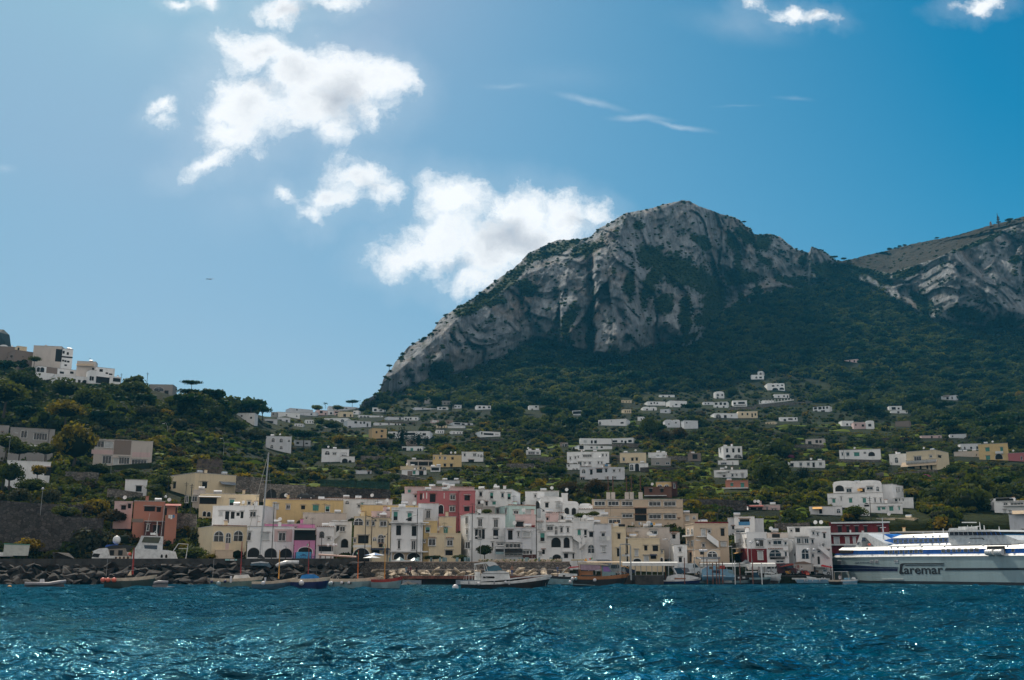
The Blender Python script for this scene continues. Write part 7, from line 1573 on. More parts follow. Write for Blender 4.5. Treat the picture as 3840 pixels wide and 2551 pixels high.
def parasol(label, crop, x, yt, ye, yb_, w, D, m, m2=None):
    b = Boat('parasol', label, crop, x-w/2, x+w/2, yb_, D=D, cat='parasol'); q = MB(); r = w/2*b.k
    vs = [(0,0,b.Z(yt))]+[(math.cos(t*math.pi/4)*r, math.sin(t*math.pi/4)*r, b.Z(ye)) for t in range(8)]
    for t in range(8): q.add([vs[0], vs[1+t], vs[1+(t+1) % 8], tuple(Vector(vs[0])-Vector((0,0,.08)))], [(0,1,2), (3,2,1)], m if t % 2 or not m2 else m2)
    q.build('canopy', b.root); b.tube('pole', [(x, yt), (x, yb_)], .04, TRIM)
parasol('large blue and white market parasol at the end of the rocks','C',680,1080,1112,1195,260,196,pW,PAINT('parasol_blue', (.05,.18,.42), .7)); parasol('white parasol in front of the blue and white one','C',650,1112,1145,1195,230,194,pW)
parasol('closed grey white parasol by the cafe','C',1000,1130,1175,1195,130,196,pT); parasol('grey white parasol under the long balconies','C',1180,1140,1175,1195,130,196,pT); parasol('salmon pink parasol on the white villa terrace','K',955,925,945,990,115,ground_D(*cp('K',955,990))-6,AWN['t'])
# rows of sun loungers and chairs on the promenade
lm = MB().box(0,.6,0,1.3,.3,.36,pT).box(.02,.58,1.2,1.28,.36,1.15,pT).box(.02,.08,.1,.16,0,.3,pW).box(.52,.58,.1,.16,0,.3,pW).box(.02,.08,1.1,1.16,0,.3,pW).box(.52,.58,1.1,1.16,0,.3,pW)
lme = pmesh('lounger', lm.v, lm.f, lm.m, lm.mi)
for i, x in enumerate([940,955,1265,1290,1460,1490,1590,1610,1650,1665,1900,1920,1935]):
    px_ = cp('C', x, 0)[0]; D = 198.8+(i % 3)*.8; link('sun_chair', lme, None, (PX(px_, D), D, 3.0+.45), (0, 0, 1.2+(i % 4)*.5), label='pale blue folding chair on the cafe promenade', category='chair', group='folding chairs on the promenade').scale = (1.1, 1.1, 1.25)
for i, x in enumerate([890,905,955,985,1000,1105,1165,1290,1420,240,262,120]):
    px_ = cp('D', x, 0)[0]; D = 198.6+(i % 3)*.8; link('sun_chair', lme, None, (PX(px_, D), D, 3.0+.45), (0, 0, 1.0+(i % 4)*.5), label='pale blue folding chair on the cafe promenade', category='chair', group='folding chairs on the promenade').scale = (1.1, 1.1, 1.25)
fb = MB(); r = random.Random(4)
for i in range(420):
    px_ = r.uniform(1795, 2105); D = 198.1+r.random()*.9; x = PX(px_, D); z = 3.9+r.random()*.6; s = r.uniform(.06, .16)
    fb.box(x-s, x+s, D-s, D+s, z-s, z+s, pBr if i % 3 else GRASSM)
    if i % 4 == 0: fb.box(x-s*.3, x+s*.3, D+.2, D+.25, 3.0, z, GRASSM)
fb.build('flower_bed', kind='stuff', label='pale flowers and greenery lining the top of the stone wall', category='flowers')
# ------------------------------------------------------------------ ferry
FW = PAINT('ferry_white', (.66,.68,.68), .3); FH = plain('ferry_hull', (.30,.40,.42), .3, var=.12, scale=.25, streak=True); FBK = PAINT('ferry_black', (.006,.007,.012), .5); FBL = PAINT('ferry_blue', (.02,.17,.62), .3); FNV = PAINT('ferry_navy', (.004,.01,.055), .4)
FG = plain('ferry_glass', (.09,.12,.14), .08, spec=.9); FDK = PAINT('bridge_glass', (.015,.03,.06), .08)
A_ = sea(3150, 2186); B_ = sea(3840, 2197.5); A_.z = B_.z = 0
fd = (B_-A_); fang = math.atan2(fd.y, fd.x); fe = Vector((math.cos(fang), math.sin(fang), 0)); fn = Vector((-fe.y, fe.x, 0))
ferry = empty('ferry', A_, fang, label='big white car ferry with blue window bands and dark lettering along its hull', category='ferry')
def fl(x, y, off=0.0):                 # photo point (crop X) on the plane 'off' metres beyond the near hull side
    r = Vector(ray(*cp('X', x, y))); P0 = A_+fn*off; t = (P0.x*fn.x+P0.y*fn.y)/(r.x*fn.x+r.y*fn.y); q = r*t
    return ((q.x-A_.x)*fe.x+(q.y-A_.y)*fe.y, q.z+CAMZ)
def fp(name, pts, y0, y1, m, parent=None):
    return MB().prism([fl(x, y, max(y0, 0)) for x, y in pts][::-1], y0, y1, m).build(name, parent or ferry)
def sl(o, k=1.15, lo=True):              # lean the near face of a band inboard so it faces the sky
    zs_ = [v.co.z for v in o.data.vertices]; z0_ = min(zs_); ym_ = sum(v.co.y for v in o.data.vertices)/len(zs_)
    n = len(o.data.vertices)//2; us = [v.co.x for v in o.data.vertices]
    for v in o.data.vertices:
        if v.co.y < ym_:
            zz = min((w_.co.z for w_ in o.data.vertices if abs(w_.co.x-v.co.x) < 9), default=z0_); v.co.y += (v.co.z-zz)*k
    return o
hl = fp('hull', [(8,430),(5,600),(30,722),(500,716),(1200,722),(2900,745),(2900,402),(1300,412)], 0, 15, FH)
fp('waterline_band', [(330,708),(340,745),(2900,800),(2900,745),(1200,724),(500,718)], -.02, 15.02, FBK, hl)
fp('stripe', [(10,518),(300,525),(600,545),(812,548),(812,556),(10,566)], -.04, -.001, FNV, hl); fp('stripe', [(10,570),(810,562),(805,598),(12,600)], -.04, -.001, FNV, hl)
fp('stripe', [(1400,560),(2900,556),(2900,583),(1388,590)], -.04, -.001, FBK, hl)
# lettering
def C_logo():
    fp('lettering', [(835,560),(842,510),(870,500),(1378,498),(1378,508),(905,512),(880,520),(868,540),(862,600),(872,610),(885,612),(880,635),(845,635),(828,620)], -.05, -.002, FBK, hl)
    fp('lettering', [(905,520),(1376,517),(1376,526),(900,530)], -.05, -.002, FBK, hl)
C_logo()
(ua, za), (ub, zb) = fl(890, 634), fl(1366, 558)
me = text_mesh('aremar', 1.0, FBK, .018); xs_ = [v.co.x for v in me.vertices]; ys_ = [v.co.y for v in me.vertices]
o = link('lettering', me, hl, (0, 0, 0), (math.pi/2, 0, 0)); sx_ = (ub-ua)/(max(xs_)-min(xs_)); sy_ = (zb-za)/(max(ys_)-min(ys_)); o.scale = (sx_, sy_, 1); o.location = (ua-min(xs_)*sx_, -.03, za-min(ys_)*sy_)
(ua, za), (ub, zb) = fl(285, 500), fl(462, 484)
me = text_mesh('Isola di Procida', 1.0, FNV, .01, .2); xs_ = [v.co.x for v in me.vertices]; ys_ = [v.co.y for v in me.vertices]
o = link('lettering', me, hl, (0, 0, 0), (math.pi/2, 0, 0)); sx_ = (ub-ua)/(max(xs_)-min(xs_)); sy_ = (zb-za)/(max(ys_)-min(ys_)); o.scale = (sx_, sy_, 1); o.location = (ua-min(xs_)*sx_, -.03, za-min(ys_)*sy_)
fp('fender_rail', [(620,692),(880,692),(885,700),(622,700)], -.15, -.001, FW, hl)
for x0, x1, y0, y1 in ((68,115,462,520),(470,508,462,498),(528,570,460,498),(765,815,462,495)): fp('vent', [(x0,y0),(x1,y0),(x1,y1),(x0,y1)], -.05, -.001, FW, hl); [fp('vent_slat', [(x0+3,y),(x1-3,y),(x1-3,y+3),(x0+3,y+3)], -.08, -.051, FNV, hl) for y in range(y0+8, y1-4, 11)]
# main deck: white sill, blue window band set in, white roof band; the band leans inboard
d1 = sl(fp('main_deck', [(8,430),(30,402),(300,397),(640,392),(1300,386),(2000,380),(2900,372),(2900,405),(2000,409),(1300,414),(640,422),(300,426)], -.12, 14.5, FW), .7)
fp('blue_band', [(20,404),(45,382),(255,378),(265,345),(2900,306),(2900,374),(640,393)], .25, 14.2, FBL)
d3 = sl(fp('roof_band', [(80,338),(95,308),(400,299),(700,290),(1100,283),(1480,276),(1900,272),(2400,267),(2900,262),(2900,307),(2400,314),(1900,321),(1480,327),(1100,333),(700,339),(400,343)], .0, 14.4, FW))
for x0, x1, n, ya, yb_ in ((640,1130,8,338,386),(1340,1600,4,320,368),(1615,1820,3,316,364),(2200,2260,1,325,360)):
    for i in range(n):
        a = x0+(x1-x0)*i/n+4; c_ = a+(x1-x0)/n-20; dy_ = -(a-x0)*.03
        w_ = fp('window', [(a,yb_+dy_),(a,ya+dy_),(c_,ya+dy_),(c_,yb_+dy_)], .18, .249, FW); fp('pane', [(a+3,yb_+dy_-3),(a+3,ya+dy_+3),(c_-3,ya+dy_+3),(c_-3,yb_+dy_-3)], .15, .179, FG, w_)
fp('aft_opening', [(85,378),(95,345),(252,340),(248,374)], -.02, .0, DARK)
sl(fp('upper_wall', [(690,290),(760,252),(1000,247),(1200,243),(1430,238),(1480,278),(1200,283),(1000,286)], .6, 13.5, FW), .9)
fp('upper_blue_band', [(640,222),(700,200),(1430,178),(1430,240),(760,256)], 1.0, 13.3, FBL)
sl(fp('upper_roof', [(735,192),(790,152),(1110,138),(1430,125),(1430,182),(1110,188)], .8, 13.5, FW))
for i in range(11):
    a = 755+i*62; ya = 208-i*1.5; yb_ = 250-i*1.5; w_ = fp('window', [(a,yb_),(a,ya),(a+44,ya-1),(a+44,yb_-1)], .93, .999, FW); fp('pane', [(a+3,yb_-3),(a+3,ya+3),(a+41,ya+2),(a+41,yb_-4)], .9, .929, FG, w_)
fp('bridge_body', [(1430,240),(1430,155),(2120,150),(2290,215),(2290,262),(1480,278)], .6, 13.7, FW)
fp('bridge_windows', [(1430,158),(1425,112),(2030,110),(2125,152)], .5, 13.8, FDK)
for i in range(12): x = 1440+i*56; fp('window_bar', [(x+i*2,155),(x,112),(x+6,112),(x+6+i*2,155)], .46, .5, FBL if i > 5 else FW)
fp('bridge_roof', [(1422,115),(1425,95),(1900,88),(2050,112)], .2, 14, FW)
fp('bridge_wing_rail', [(1690,200),(1700,190),(1850,188),(1870,210),(1860,212),(1845,194),(1705,196)], .5, .58, RAIL)
fp('life_raft_bay', [(1905,405),(1905,290),(2128,286),(2125,402)], -.03, .02, DARK)
for x in (1965,2078):
    (u, z) = fl(x, 366); MB().tube([(u-.85,-.3,z), (u+.85,-.3,z)], .5, FW, 12).build('life_raft', ferry, smooth=False)
    for k in range(4): MB().tube([(u-.7+k*.45,-.3,z), (u-.64+k*.45,-.3,z)], .53, STEEL, 12).build('raft_strap', ferry)
fp('funnel', [(288,302),(345,138),(362,130),(430,136),(712,288),(520,294),(408,180),(372,180),(358,300)], 1.0, 4.5, FW)
fp('funnel_glass', [(362,235),(372,186),(410,184),(412,232)], .95, 1.0, FDK); fp('funnel_mark', [(308,268),(312,248),(322,243),(340,243),(338,250),(322,252),(318,272)], .9, 1.0, FNV); fp('life_ring', [(442,275),(440,262),(455,255),(470,262),(472,275),(458,285)], .8, .95, FRED)
fp('far_funnel', [(612,215),(618,145),(690,140),(765,162),(700,205)], 10, 13, FBL)
(u, z) = fl(495, 155); (u2, z2) = fl(480, -60); MB().tube([(u,2.5,z-1),(u2,2.5,z2)], .16, FW, 7, r1=.06).tube([(u-1,2.5,z+1.5),(u+1,2.5,z+1.5)], .05, FW).build('mast', ferry)
for x, yt, yb_ in ((950,110,140),(1078,105,135),(1195,70,135),(1270,100,132),(1385,95,128),(1540,30,92),(1640,-10,92),(1690,30,92),(1870,45,92),(1490,28,92)):
    (u, z0_), (_, z1_) = fl(x, yb_), fl(x, yt); MB().tube([(u,3,z0_-.3),(u,3,z1_)], .12, FW, 6, r1=.05).build('aerial', ferry)
fp('radar_bar', [(1595,5),(1595,-8),(1755,-8),(1755,4)], 2.8, 3.2, FW); fp('radar_bar', [(1690,55),(1790,42),(1788,50),(1690,66)], 2.8, 3.2, FW); fp('bridge_top_box', [(1550,90),(1550,52),(1640,50),(1640,90)], 2.5, 5, FW); fp('bridge_top_box', [(1430,100),(1440,70),(1500,68),(1500,100)], 2.5, 4, FW)
for x, y in ((968,172),(1118,170),(1205,168),(1290,165),(438,320),(735,310),(815,305),(900,303),(1110,298),(1390,292),(1865,285),(2165,290),(1700,255)):
    (u, z) = fl(x, y); MB().ell((u,-.1 if y > 200 else .6,z), (.2,.2,.2), FW, 6, 4).build('deck_light', ferry, smooth=True)
# ------------------------------------------------------------------ vehicles
CARG = plain('car_glass', (.02,.03,.035), .1, spec=.8); TYRE = plain('tyre', (.012,.012,.012), .8); RIM = plain('wheel_rim', (.4,.4,.4), .4)
def car(label, px_, D, z, kind, paint, flip=False, L=None, name='car', yaw=0.0):
    pr = dict(van=([(0,.35),(0,1.9),(.25,2.15),(3.6,2.2),(4.3,1.35),(5.0,1.1),(5.1,.35)],5.1,1.9), car=([(0,.35),(.05,.95),(.5,1.0),(1.1,1.42),(2.5,1.45),(3.2,1.0),(4.0,.88),(4.1,.35)],4.1,1.6), mini=([(0,.35),(0,1.75),(.2,1.95),(3.0,1.95),(3.7,1.2),(4.3,1.05),(4.4,.35)],4.4,1.75))[kind]
    pts, L0, W = pr; sg = -1 if flip else 1
    g = Vector((PX(px_, D), D, z)); phi = math.atan2(g.x, g.y); rt = empty(name, g, -phi+yaw, label=label, category='van' if kind != 'car' else 'car')
    f = lambda p: [((x-L0/2)*sg, y) for x, y in (p if sg > 0 else p[::-1])]
    MB().prism(f(pts), 0, W, paint).build('body', rt)
    wins = dict(van=[[(3.1,1.35),(3.1,2.0),(3.6,2.0),(4.15,1.4)],[(1.7,1.4),(1.7,2.0),(2.95,2.0),(2.95,1.4)]], mini=[[(2.55,1.2),(2.55,1.8),(3.0,1.8),(3.5,1.25)],[(1.4,1.2),(1.4,1.8),(2.45,1.8),(2.45,1.2)],[(.3,1.2),(.3,1.8),(1.3,1.8),(1.3,1.2)]], car=[[(1.15,1.0),(1.25,1.36),(1.8,1.38),(1.8,1.0)],[(1.88,1.0),(1.88,1.38),(2.45,1.38),(2.95,1.0)]])[kind]
    for w_ in wins[:1] if (kind == 'van' and 'white van' in label) else wins: MB().prism(f(w_), -.03, 0, CARG).build('window', rt)
    for x in (L0*.2, L0*.8):
        for y in (-.02, W-.2):
            wl_ = MB().tube([((x-L0/2)*sg, y, .34), ((x-L0/2)*sg, y+.22, .34)], .34, TYRE, 14).build('wheel', rt); MB().tube([((x-L0/2)*sg, y-.02, .34), ((x-L0/2)*sg, y, .34)], .19, RIM, 10).build('rim', wl_)
    MB().box((L0-.12-L0/2)*sg-.05, (L0-.12-L0/2)*sg+.05, -.01, .3, .75, .95, FW).build('headlight', rt)
car('white minibus parked behind the excursion boat', cp('T',1355,0)[0], 196, 1.62, 'mini', PAINT('car_white', (.62,.66,.68), .25), name='minibus'); car('dark blue car parked under the ticket shelter', cp('T',1550,0)[0], 196, 1.62, 'car', pN, True)
car('white van parked behind the motor cruiser', cp('U',760,0)[0], 199.5, 1.62, 'van', PAINT('car_white', (.62,.66,.68), .25), name='van'); car('white van parked nose on behind the boat row', cp('Fx',635,0)[0], 204.5, 1.62, 'mini', PAINT('car_white', (.62,.66,.68), .25), name='van', yaw=1.2)
car('white van with dark red trailer side beside the moped group', cp('Fx',735,0)[0], 204.4, 1.62, 'mini', PAINT('car_white', (.62,.66,.68), .25), name='van', yaw=.3); car('dark red van in front of the kiosk', cp('Fx',810,0)[0], 204, 1.62, 'van', PAINT('car_maroon', (.08,.008,.012), .4), name='van'); car('black car half hidden above the arched stone wall', cp('B',1525,0)[0], 249, zy(1700+492/2.8514, 249), 'car', pK)
# pickup truck with boxy load
b = Boat('truck','small white pickup truck loaded with a canvas box beside the ferry','Fx',1180,1382,1358, D=204.6, cat='truck')
b.poly('cab', [(1285,1345),(1288,1292),(1330,1290),(1348,1312),(1378,1318),(1380,1348)], -.85, .85, PAINT('car_white', (.62,.66,.68), .25)); b.poly('window', [(1296,1315),(1298,1297),(1326,1297),(1340,1315)], -.88, -.85, CARG); b.poly('load_box', [(1185,1330),(1188,1262),(1318,1265),(1322,1290),(1284,1292),(1284,1340)], -.95, .95, plain('grey_canvas_load', (.42,.42,.40), .8)); b.poly('load_bed', [(1182,1345),(1182,1325),(1290,1330),(1290,1345)], -.9, .9, pK); b.poly('brown_load', [(1195,1320),(1200,1298),(1240,1300),(1235,1325)], -1.0, -.95, plain('brown_bale', (.16,.10,.06), .9))
for x in (1212,1355):
    wl_ = MB().tube([(b.X(x),-.95,.32),(b.X(x),-.7,.32)], .32, TYRE, 14).build('wheel', b.root); MB().tube([(b.X(x),-.97,.32),(b.X(x),-.95,.32)], .17, RIM, 10).build('rim', wl_)
b = Boat('waste_bin','orange red plastic bin standing on the quay edge','Fx',1080,1118,1366, D=203.6, cat='bin'); b.poly('body', [(1078,1372),(1076,1328),(1120,1328),(1116,1372)], -.35, .35, FRED); b.poly('lid', [(1074,1328),(1078,1322),(1118,1322),(1122,1328)], -.4, .4, pR)
# scooters
def scooter(label, px_, D, z, paint, yaw):
    g = Vector((PX(px_, D), D, z)); rt = empty('scooter', g, yaw, label=label, category='scooter', group='scooters parked on the quay')
    for x in (-.6, .6):
        w_ = MB().tube([(x,-.06,.26),(x,.06,.26)], .26, TYRE, 12).build('wheel', rt); MB().tube([(x,-.075,.26),(x,-.06,.26)], .12, RIM, 8).build('rim', w_)
    MB().prism([(-.75,.4),(-.7,.75),(-.1,.78),(0,.45),(.3,.32),(.45,.4),(.35,.85),(.45,.88),(.62,.4),(.5,.25),(-.4,.25)], -.16, .16, paint).build('body', rt)
    MB().box(-.7, -.05, -.14, .14, .782, .88, TYRE).build('seat', rt); MB().tube([(.5,0,.8),(.38,0,1.08)], .03, RAIL).tube([(.36,-.32,1.1),(.36,.32,1.1)], .025, RAIL).build('handlebar', rt)
sc_l = ['silver scooter at the left of the moped group','yellow scooter next to the silver one','black scooter in the middle of the moped group','white scooter right of the black one','black scooter leaning near the kiosk','red scooter near the quay edge','dark scooter behind the flag on the promenade','white scooter on the promenade corner','black scooter at the end of the stone wall']
for i, (cx_, D, z) in enumerate([(870,203.8,1.62),(850,203.4,1.62),(905,204,1.62),(950,203.8,1.62),(1000,204,1.62),(1050,203.6,1.62),(None,199,3.0),(None,198.5,3.0),(None,200,3.0)]):
    px_ = cp('Fx', cx_, 0)[0] if cx_ else cp('D', [1480,1530,1440][i-6], 0)[0]; px_ = min(px_, 2128) if i > 5 else px_
    scooter(sc_l[i], px_, D, z, [STEEL, pYl, pK, pW, pK, pR, pK, pW, pK][i], i*.7)
# ------------------------------------------------------------------ lamps, poles, signs
def lamp(label, crop, x, yt, yb_, D, arms, col=RAIL, th=.09, head='cone', name='street_lamp'):
    b = Boat(name, label, crop, x-2, x+2, yb_, D=D, cat='street lamp'); Ht = b.Z(yt)
    MB().tube([(0,0,-1),(0,0,Ht)], th, col, 7, r1=th*.7).build('pole', b.root)
    for dx, dy_, y0_ in arms:        # arm end offset (crop px) from pole at height y0_
        e = (dx*b.k, -.1, b.Z(y0_+dy_)); m_ = (dx*b.k*.5, 0, b.Z(y0_+dy_)+abs(dx)*b.k*.28)
        ar = MB().tube([(0,0,b.Z(y0_)), m_, e], .05, col, 5).build('arm', b.root)
        q = MB()
        if head == 'globe': q.ell((e[0], e[1], e[2]+.05), (.26,.26,.26), FEND)
        elif head == 'flat': q.box(e[0]-.38, e[0]+.38, e[1]-.12, e[1]+.12, e[2]-.06, e[2]+.06, FEND)
        else: q.tube([(e[0], e[1], e[2]-.28), (e[0], e[1], e[2]+.05)], .28, col, 8, r1=.08)
        q.build('lamp_head', ar, smooth=head == 'globe')
lamp('tall black lamp post with one arm before the round fanlight window','C',556,560,1175,197,[(125,50,620)]); lamp('tall black lamp post in front of the three balconies','C',1208,535,1195,199.5,[(-130,50,610)])
lamp('black lamp post with two small lanterns near the cream houses','C',840,685,1165,198,[(22,30,690),(-38,30,840)]); lamp('tall black lamp post left of the French balconies','D',232,500,1165,199.5,[(88,30,560)]); lamp('tall black lamp post in front of the pink roof terrace','D',1040,455,1180,199.5,[(92,30,520)])
lamp('thin double headed grey lamp under the long balconies','C',1258,760,1190,199.0,[(-42,-40,770),(32,-38,770)],STEEL,.05,'flat'); lamp('thin double headed lamp before the green door house','C',1562,800,1190,200.0,[(-58,-40,800),(58,-38,800)],STEEL,.05,'flat'); lamp('thin double lamp beside the round evergreen','D',337,905,1180,199.5,[(-60,-25,905)],STEEL,.05,'flat')
lamp('thin double lamp left of the pink terrace lamp','D',985,860,1150,200.0,[(-42,-45,860),(38,-50,860)],STEEL,.05,'flat'); lamp('double lamp over the crossing stairs','D',1610,915,1180,200.0,[(-60,-42,915),(58,-45,915)],STEEL,.05,'flat'); lamp('grey lamp left of the metal gantry','E',495,895,1190,196,[(30,-2,900)],STEEL,.05,'flat')
lamp('double lamp above the navy awning','E',1040,940,1200,197,[(-58,-30,945),(62,-30,945)],STEEL,.05,'flat'); lamp('single lamp left of the four globes','E',1345,935,1230,194,[(62,-5,935)],STEEL,.05,'flat'); lamp('black lamp with four white globes in front of the beige wing','E',1465,1040,1200,195,[(-38,12,1045),(-15,12,1045),(15,12,1045),(38,12,1045)],RAIL,.06,'globe')
lamp('grey lamp with two heads by the red ground floor','E',1825,1010,1230,196,[(-20,-8,1010)],STEEL,.05,'flat'); lamp('double globe lamp in front of the white stair house','Fx',1150,1020,1220,197,[(-36,22,1025),(36,22,1025)],STEEL,.06,'globe'); lamp('lamp in front of the glazed bay with a lantern','Fx',925,940,1200,198,[(-35,-20,950)],STEEL,.06,'flat')
lamp('lamp post with two heads at the corner house','Fx',398,955,1195,200,[(0,0,955),(85,-20,975)],STEEL,.04,'globe'); lamp('white lamp post with twin oval heads by the billboard','B',1835,870,1110,200,[(-42,120,870),(45,118,870),(20,118,870)],TRIM,.06,'globe'); lamp('white globe lamp on the left terrace','A',432,390,640,222,[(0,-8,388)],STEEL,.05,'globe')
lamp('white globe lamp in front of the salmon balcony','A',1742,480,880,206,[(0,-8,478)],RAIL,.06,'globe'); lamp('lamp with curved arm before the abandoned school','H',1183,1320,1640,284,[(-60,-5,1320)],STEEL,.05,'flat'); lamp('lamp by the workshop at the left edge','H',95,1250,1400,272,[(-20,-2,1250),(55,-50,1250)],STEEL,.05,'flat')
lamp('roadside lamp under the yellow shrubs on the left slope','I',745,960,1120,330,[(-38,-45,965)],STEEL,.06,'flat'); lamp('roadside lamp above the vine terraces','I',80,780,900,345,[(-48,-38,785)],STEEL,.06,'flat')
lamp('black floodlight post left of the billboard','B',1342,1010,1135,196,[(-10,-15,1010)],RAIL,.09,'flat'); lamp('tall thin dark mast before the magenta house','B',1192,525,1120,202,[(8,0,528)],RAIL,.09,'flat')
for lab, crp, x, yt, yb_, D, th in (('black wooden pole left of the yellow pergola house','B',322,325,640,232,.09),('thinner pole beside the black wooden one','B',265,305,600,240,.06),('pole in front of the grey block','B',82,150,440,250,.06),('dark pole on the left slope beside the big pine','H',500,1150,1440,286,.08),('wooden power pole left on the ridge skyline','H',1290,565,700,425,.08),('wooden power pole with crossarms on the ridge skyline','H',1570,555,690,420,.09),
    ('pole in front of the middle villas','K',988,650,760,None,.08),('tall pole in front of the plain terraced house','L',716,1085,1300,370,.09),('pole before the long white villa','M',75,905,1060,None,.08),('pole at the terrace house corner','M',590,1085,1290,None,.07),('pole on the lower right slope','L',880,960,1090,None,.07),('pole by the white garage villa','J',1630,900,1000,None,.07),
    ('grey pole beside the big white villa','G',527,355,660,244,.08),('thin pole behind the ferry','G',1262,540,770,225,.05),('grey pole left of the billboard house','B',1725,840,1010,203,.06),('pole above the grass terrace','Fx',905,480,640,255,.07),('pole above the orange awning house','Fx',1218,400,510,262,.06)):
    b = Boat('utility_pole', lab, crp, x-2, x+2, yb_, D=D or ground_D(*cp(crp, x, yb_)), cat='pole'); MB().tube([(0,0,-2),(0,0,b.Z(yt))], th, RAIL, 6).build('shaft', b.root)
    MB().box(-.5, .5, -.05, .05, b.Z(yt)-.5, b.Z(yt)-.42, RAIL).box(-.35, .35, -.05, .05, b.Z(yt)-.9, b.Z(yt)-.84, RAIL).build('crossarm', b.root)
b = Boat('boat_hoist','tall grey metal hoist frame between the shelters','E',425,560,1375, D=183, cat='hoist')
b.tube('frame_leg', [(422,1375),(427,1000)], .13, STEEL, -.6); b.tube('frame_leg', [(556,1420),(556,1000)], .13, STEEL, -.6); b.tube('cross_beam', [(425,990),(445,980),(540,982),(558,995)], .11, STEEL, -.6); b.tube('hoist_cable', [(497,985),(497,1095)], .03, RAIL, -.6); b.poly('hoist_hook', [(490,1110),(488,1092),(506,1092),(504,1110)], -.7, -.5, RAIL)
b = Boat('ladder_frame','white metal frame with a lettered board near the cafe','D',520,640,1170, D=192, cat='frame')
b.tube('frame_leg', [(522,1170),(522,990)], .08, STEEL); b.tube('frame_leg', [(636,1170),(636,990)], .08, STEEL); b.tube('cross_beam', [(520,992),(638,992)], .09, TRIM); b.poly('board', [(528,1100),(528,1070),(630,1070),(630,1100)], -.06, .06, pT)
b = Boat('radio_mast','lattice radio mast on the brown ridge at the right','O',2172,2215,262, D=ground_D(*cp('O',2195,262))-2, cat='mast'); b.tube('mast_tower', [(2195,262),(2192,165)], 1.2, plain('mast_dark', (.05,.05,.05), .8), 0, r1=.25)
for y, w_ in ((235,14),(215,10),(200,8)): b.poly('antenna_ring', [(2195-w_,y),(2195-w_,y-8),(2195+w_,y-8),(2195+w_,y)], -.8, .8, plain('mast_dark', (.05,.05,.05), .8))
b = Boat('rubble_tower','dark squat ruin beside the radio mast','O',2132,2152,265, D=ground_D(*cp('O',2142,265))-2, cat='ruin'); b.poly('wall', [(2134,265),(2136,240),(2140,230),(2148,232),(2152,265)], -2, 2, wall_of('S'))
b = Boat('pergola','long white posted pergola on a curved terrace','L',985,1362,465, D=ground_D(*cp('L',1170,475))-3, cat='pergola')
for x in range(990, 1362, 34): b.poly('column', [(x-3,470-(x-985)*.09),(x-3,425-(x-985)*.03),(x+3,425-(x-985)*.03),(x+3,470-(x-985)*.09)], -.4, .4, TRIM)
b.poly('terrace_edge', [(985,472),(985,462),(1362,430),(1362,440)], -.7, .7, TRIM)
# reed fence above the grey block
b = Boat('reed_fence','tall grey reed fence curving above the flat grey block','I',425,730,1345, D=280, cat='fence'); q = MB(); r = random.Random(8)
for i in range(70): x = 428+i*4.3; q.box(b.X(x), b.X(x+3.4), -.05+r.random()*.1, .08, b.Z(1345), b.Z(1160+r.random()*18-10*math.sin(i/70*3.14)), plain('reed', (.10,.075,.07), .9, var=.4))
q.build('reed_panel', b.root)
b = Boat('net_fence','dark green netting fence along the terrace','C',0,880,250, D=264, cat='fence')
NET = plain('green_net', (.01,.05,.035), .9, alpha=.75)
for i in range(10): b.poly('net_panel', [(i*88,250+i*3),(i*88,165+i*2),(i*88+84,168+i*2),(i*88+84,253+i*3)], -.04, .04, NET); b.tube('post', [(i*88+86,262+i*3),(i*88+86,150+i*2)], .05, RAIL)
b = Boat('bird','small dark seagull gliding in the left sky','S',960,978,1288, D=160, cat='bird')
MB().tube([(-.25,0,0),(.22,0,.03)], .07, pRub, 6).build('bird_body', b.root); MB().add([(-.05,0,.05),(.1,0,.05),(.55,.2,.22),(.6,.1,.12),(-.1,0,.02),(-.55,-.2,.02),(-.65,-.1,-.12)], [(0,1,2,3),(0,4,5,6)], pRub).build('wing', b.root)
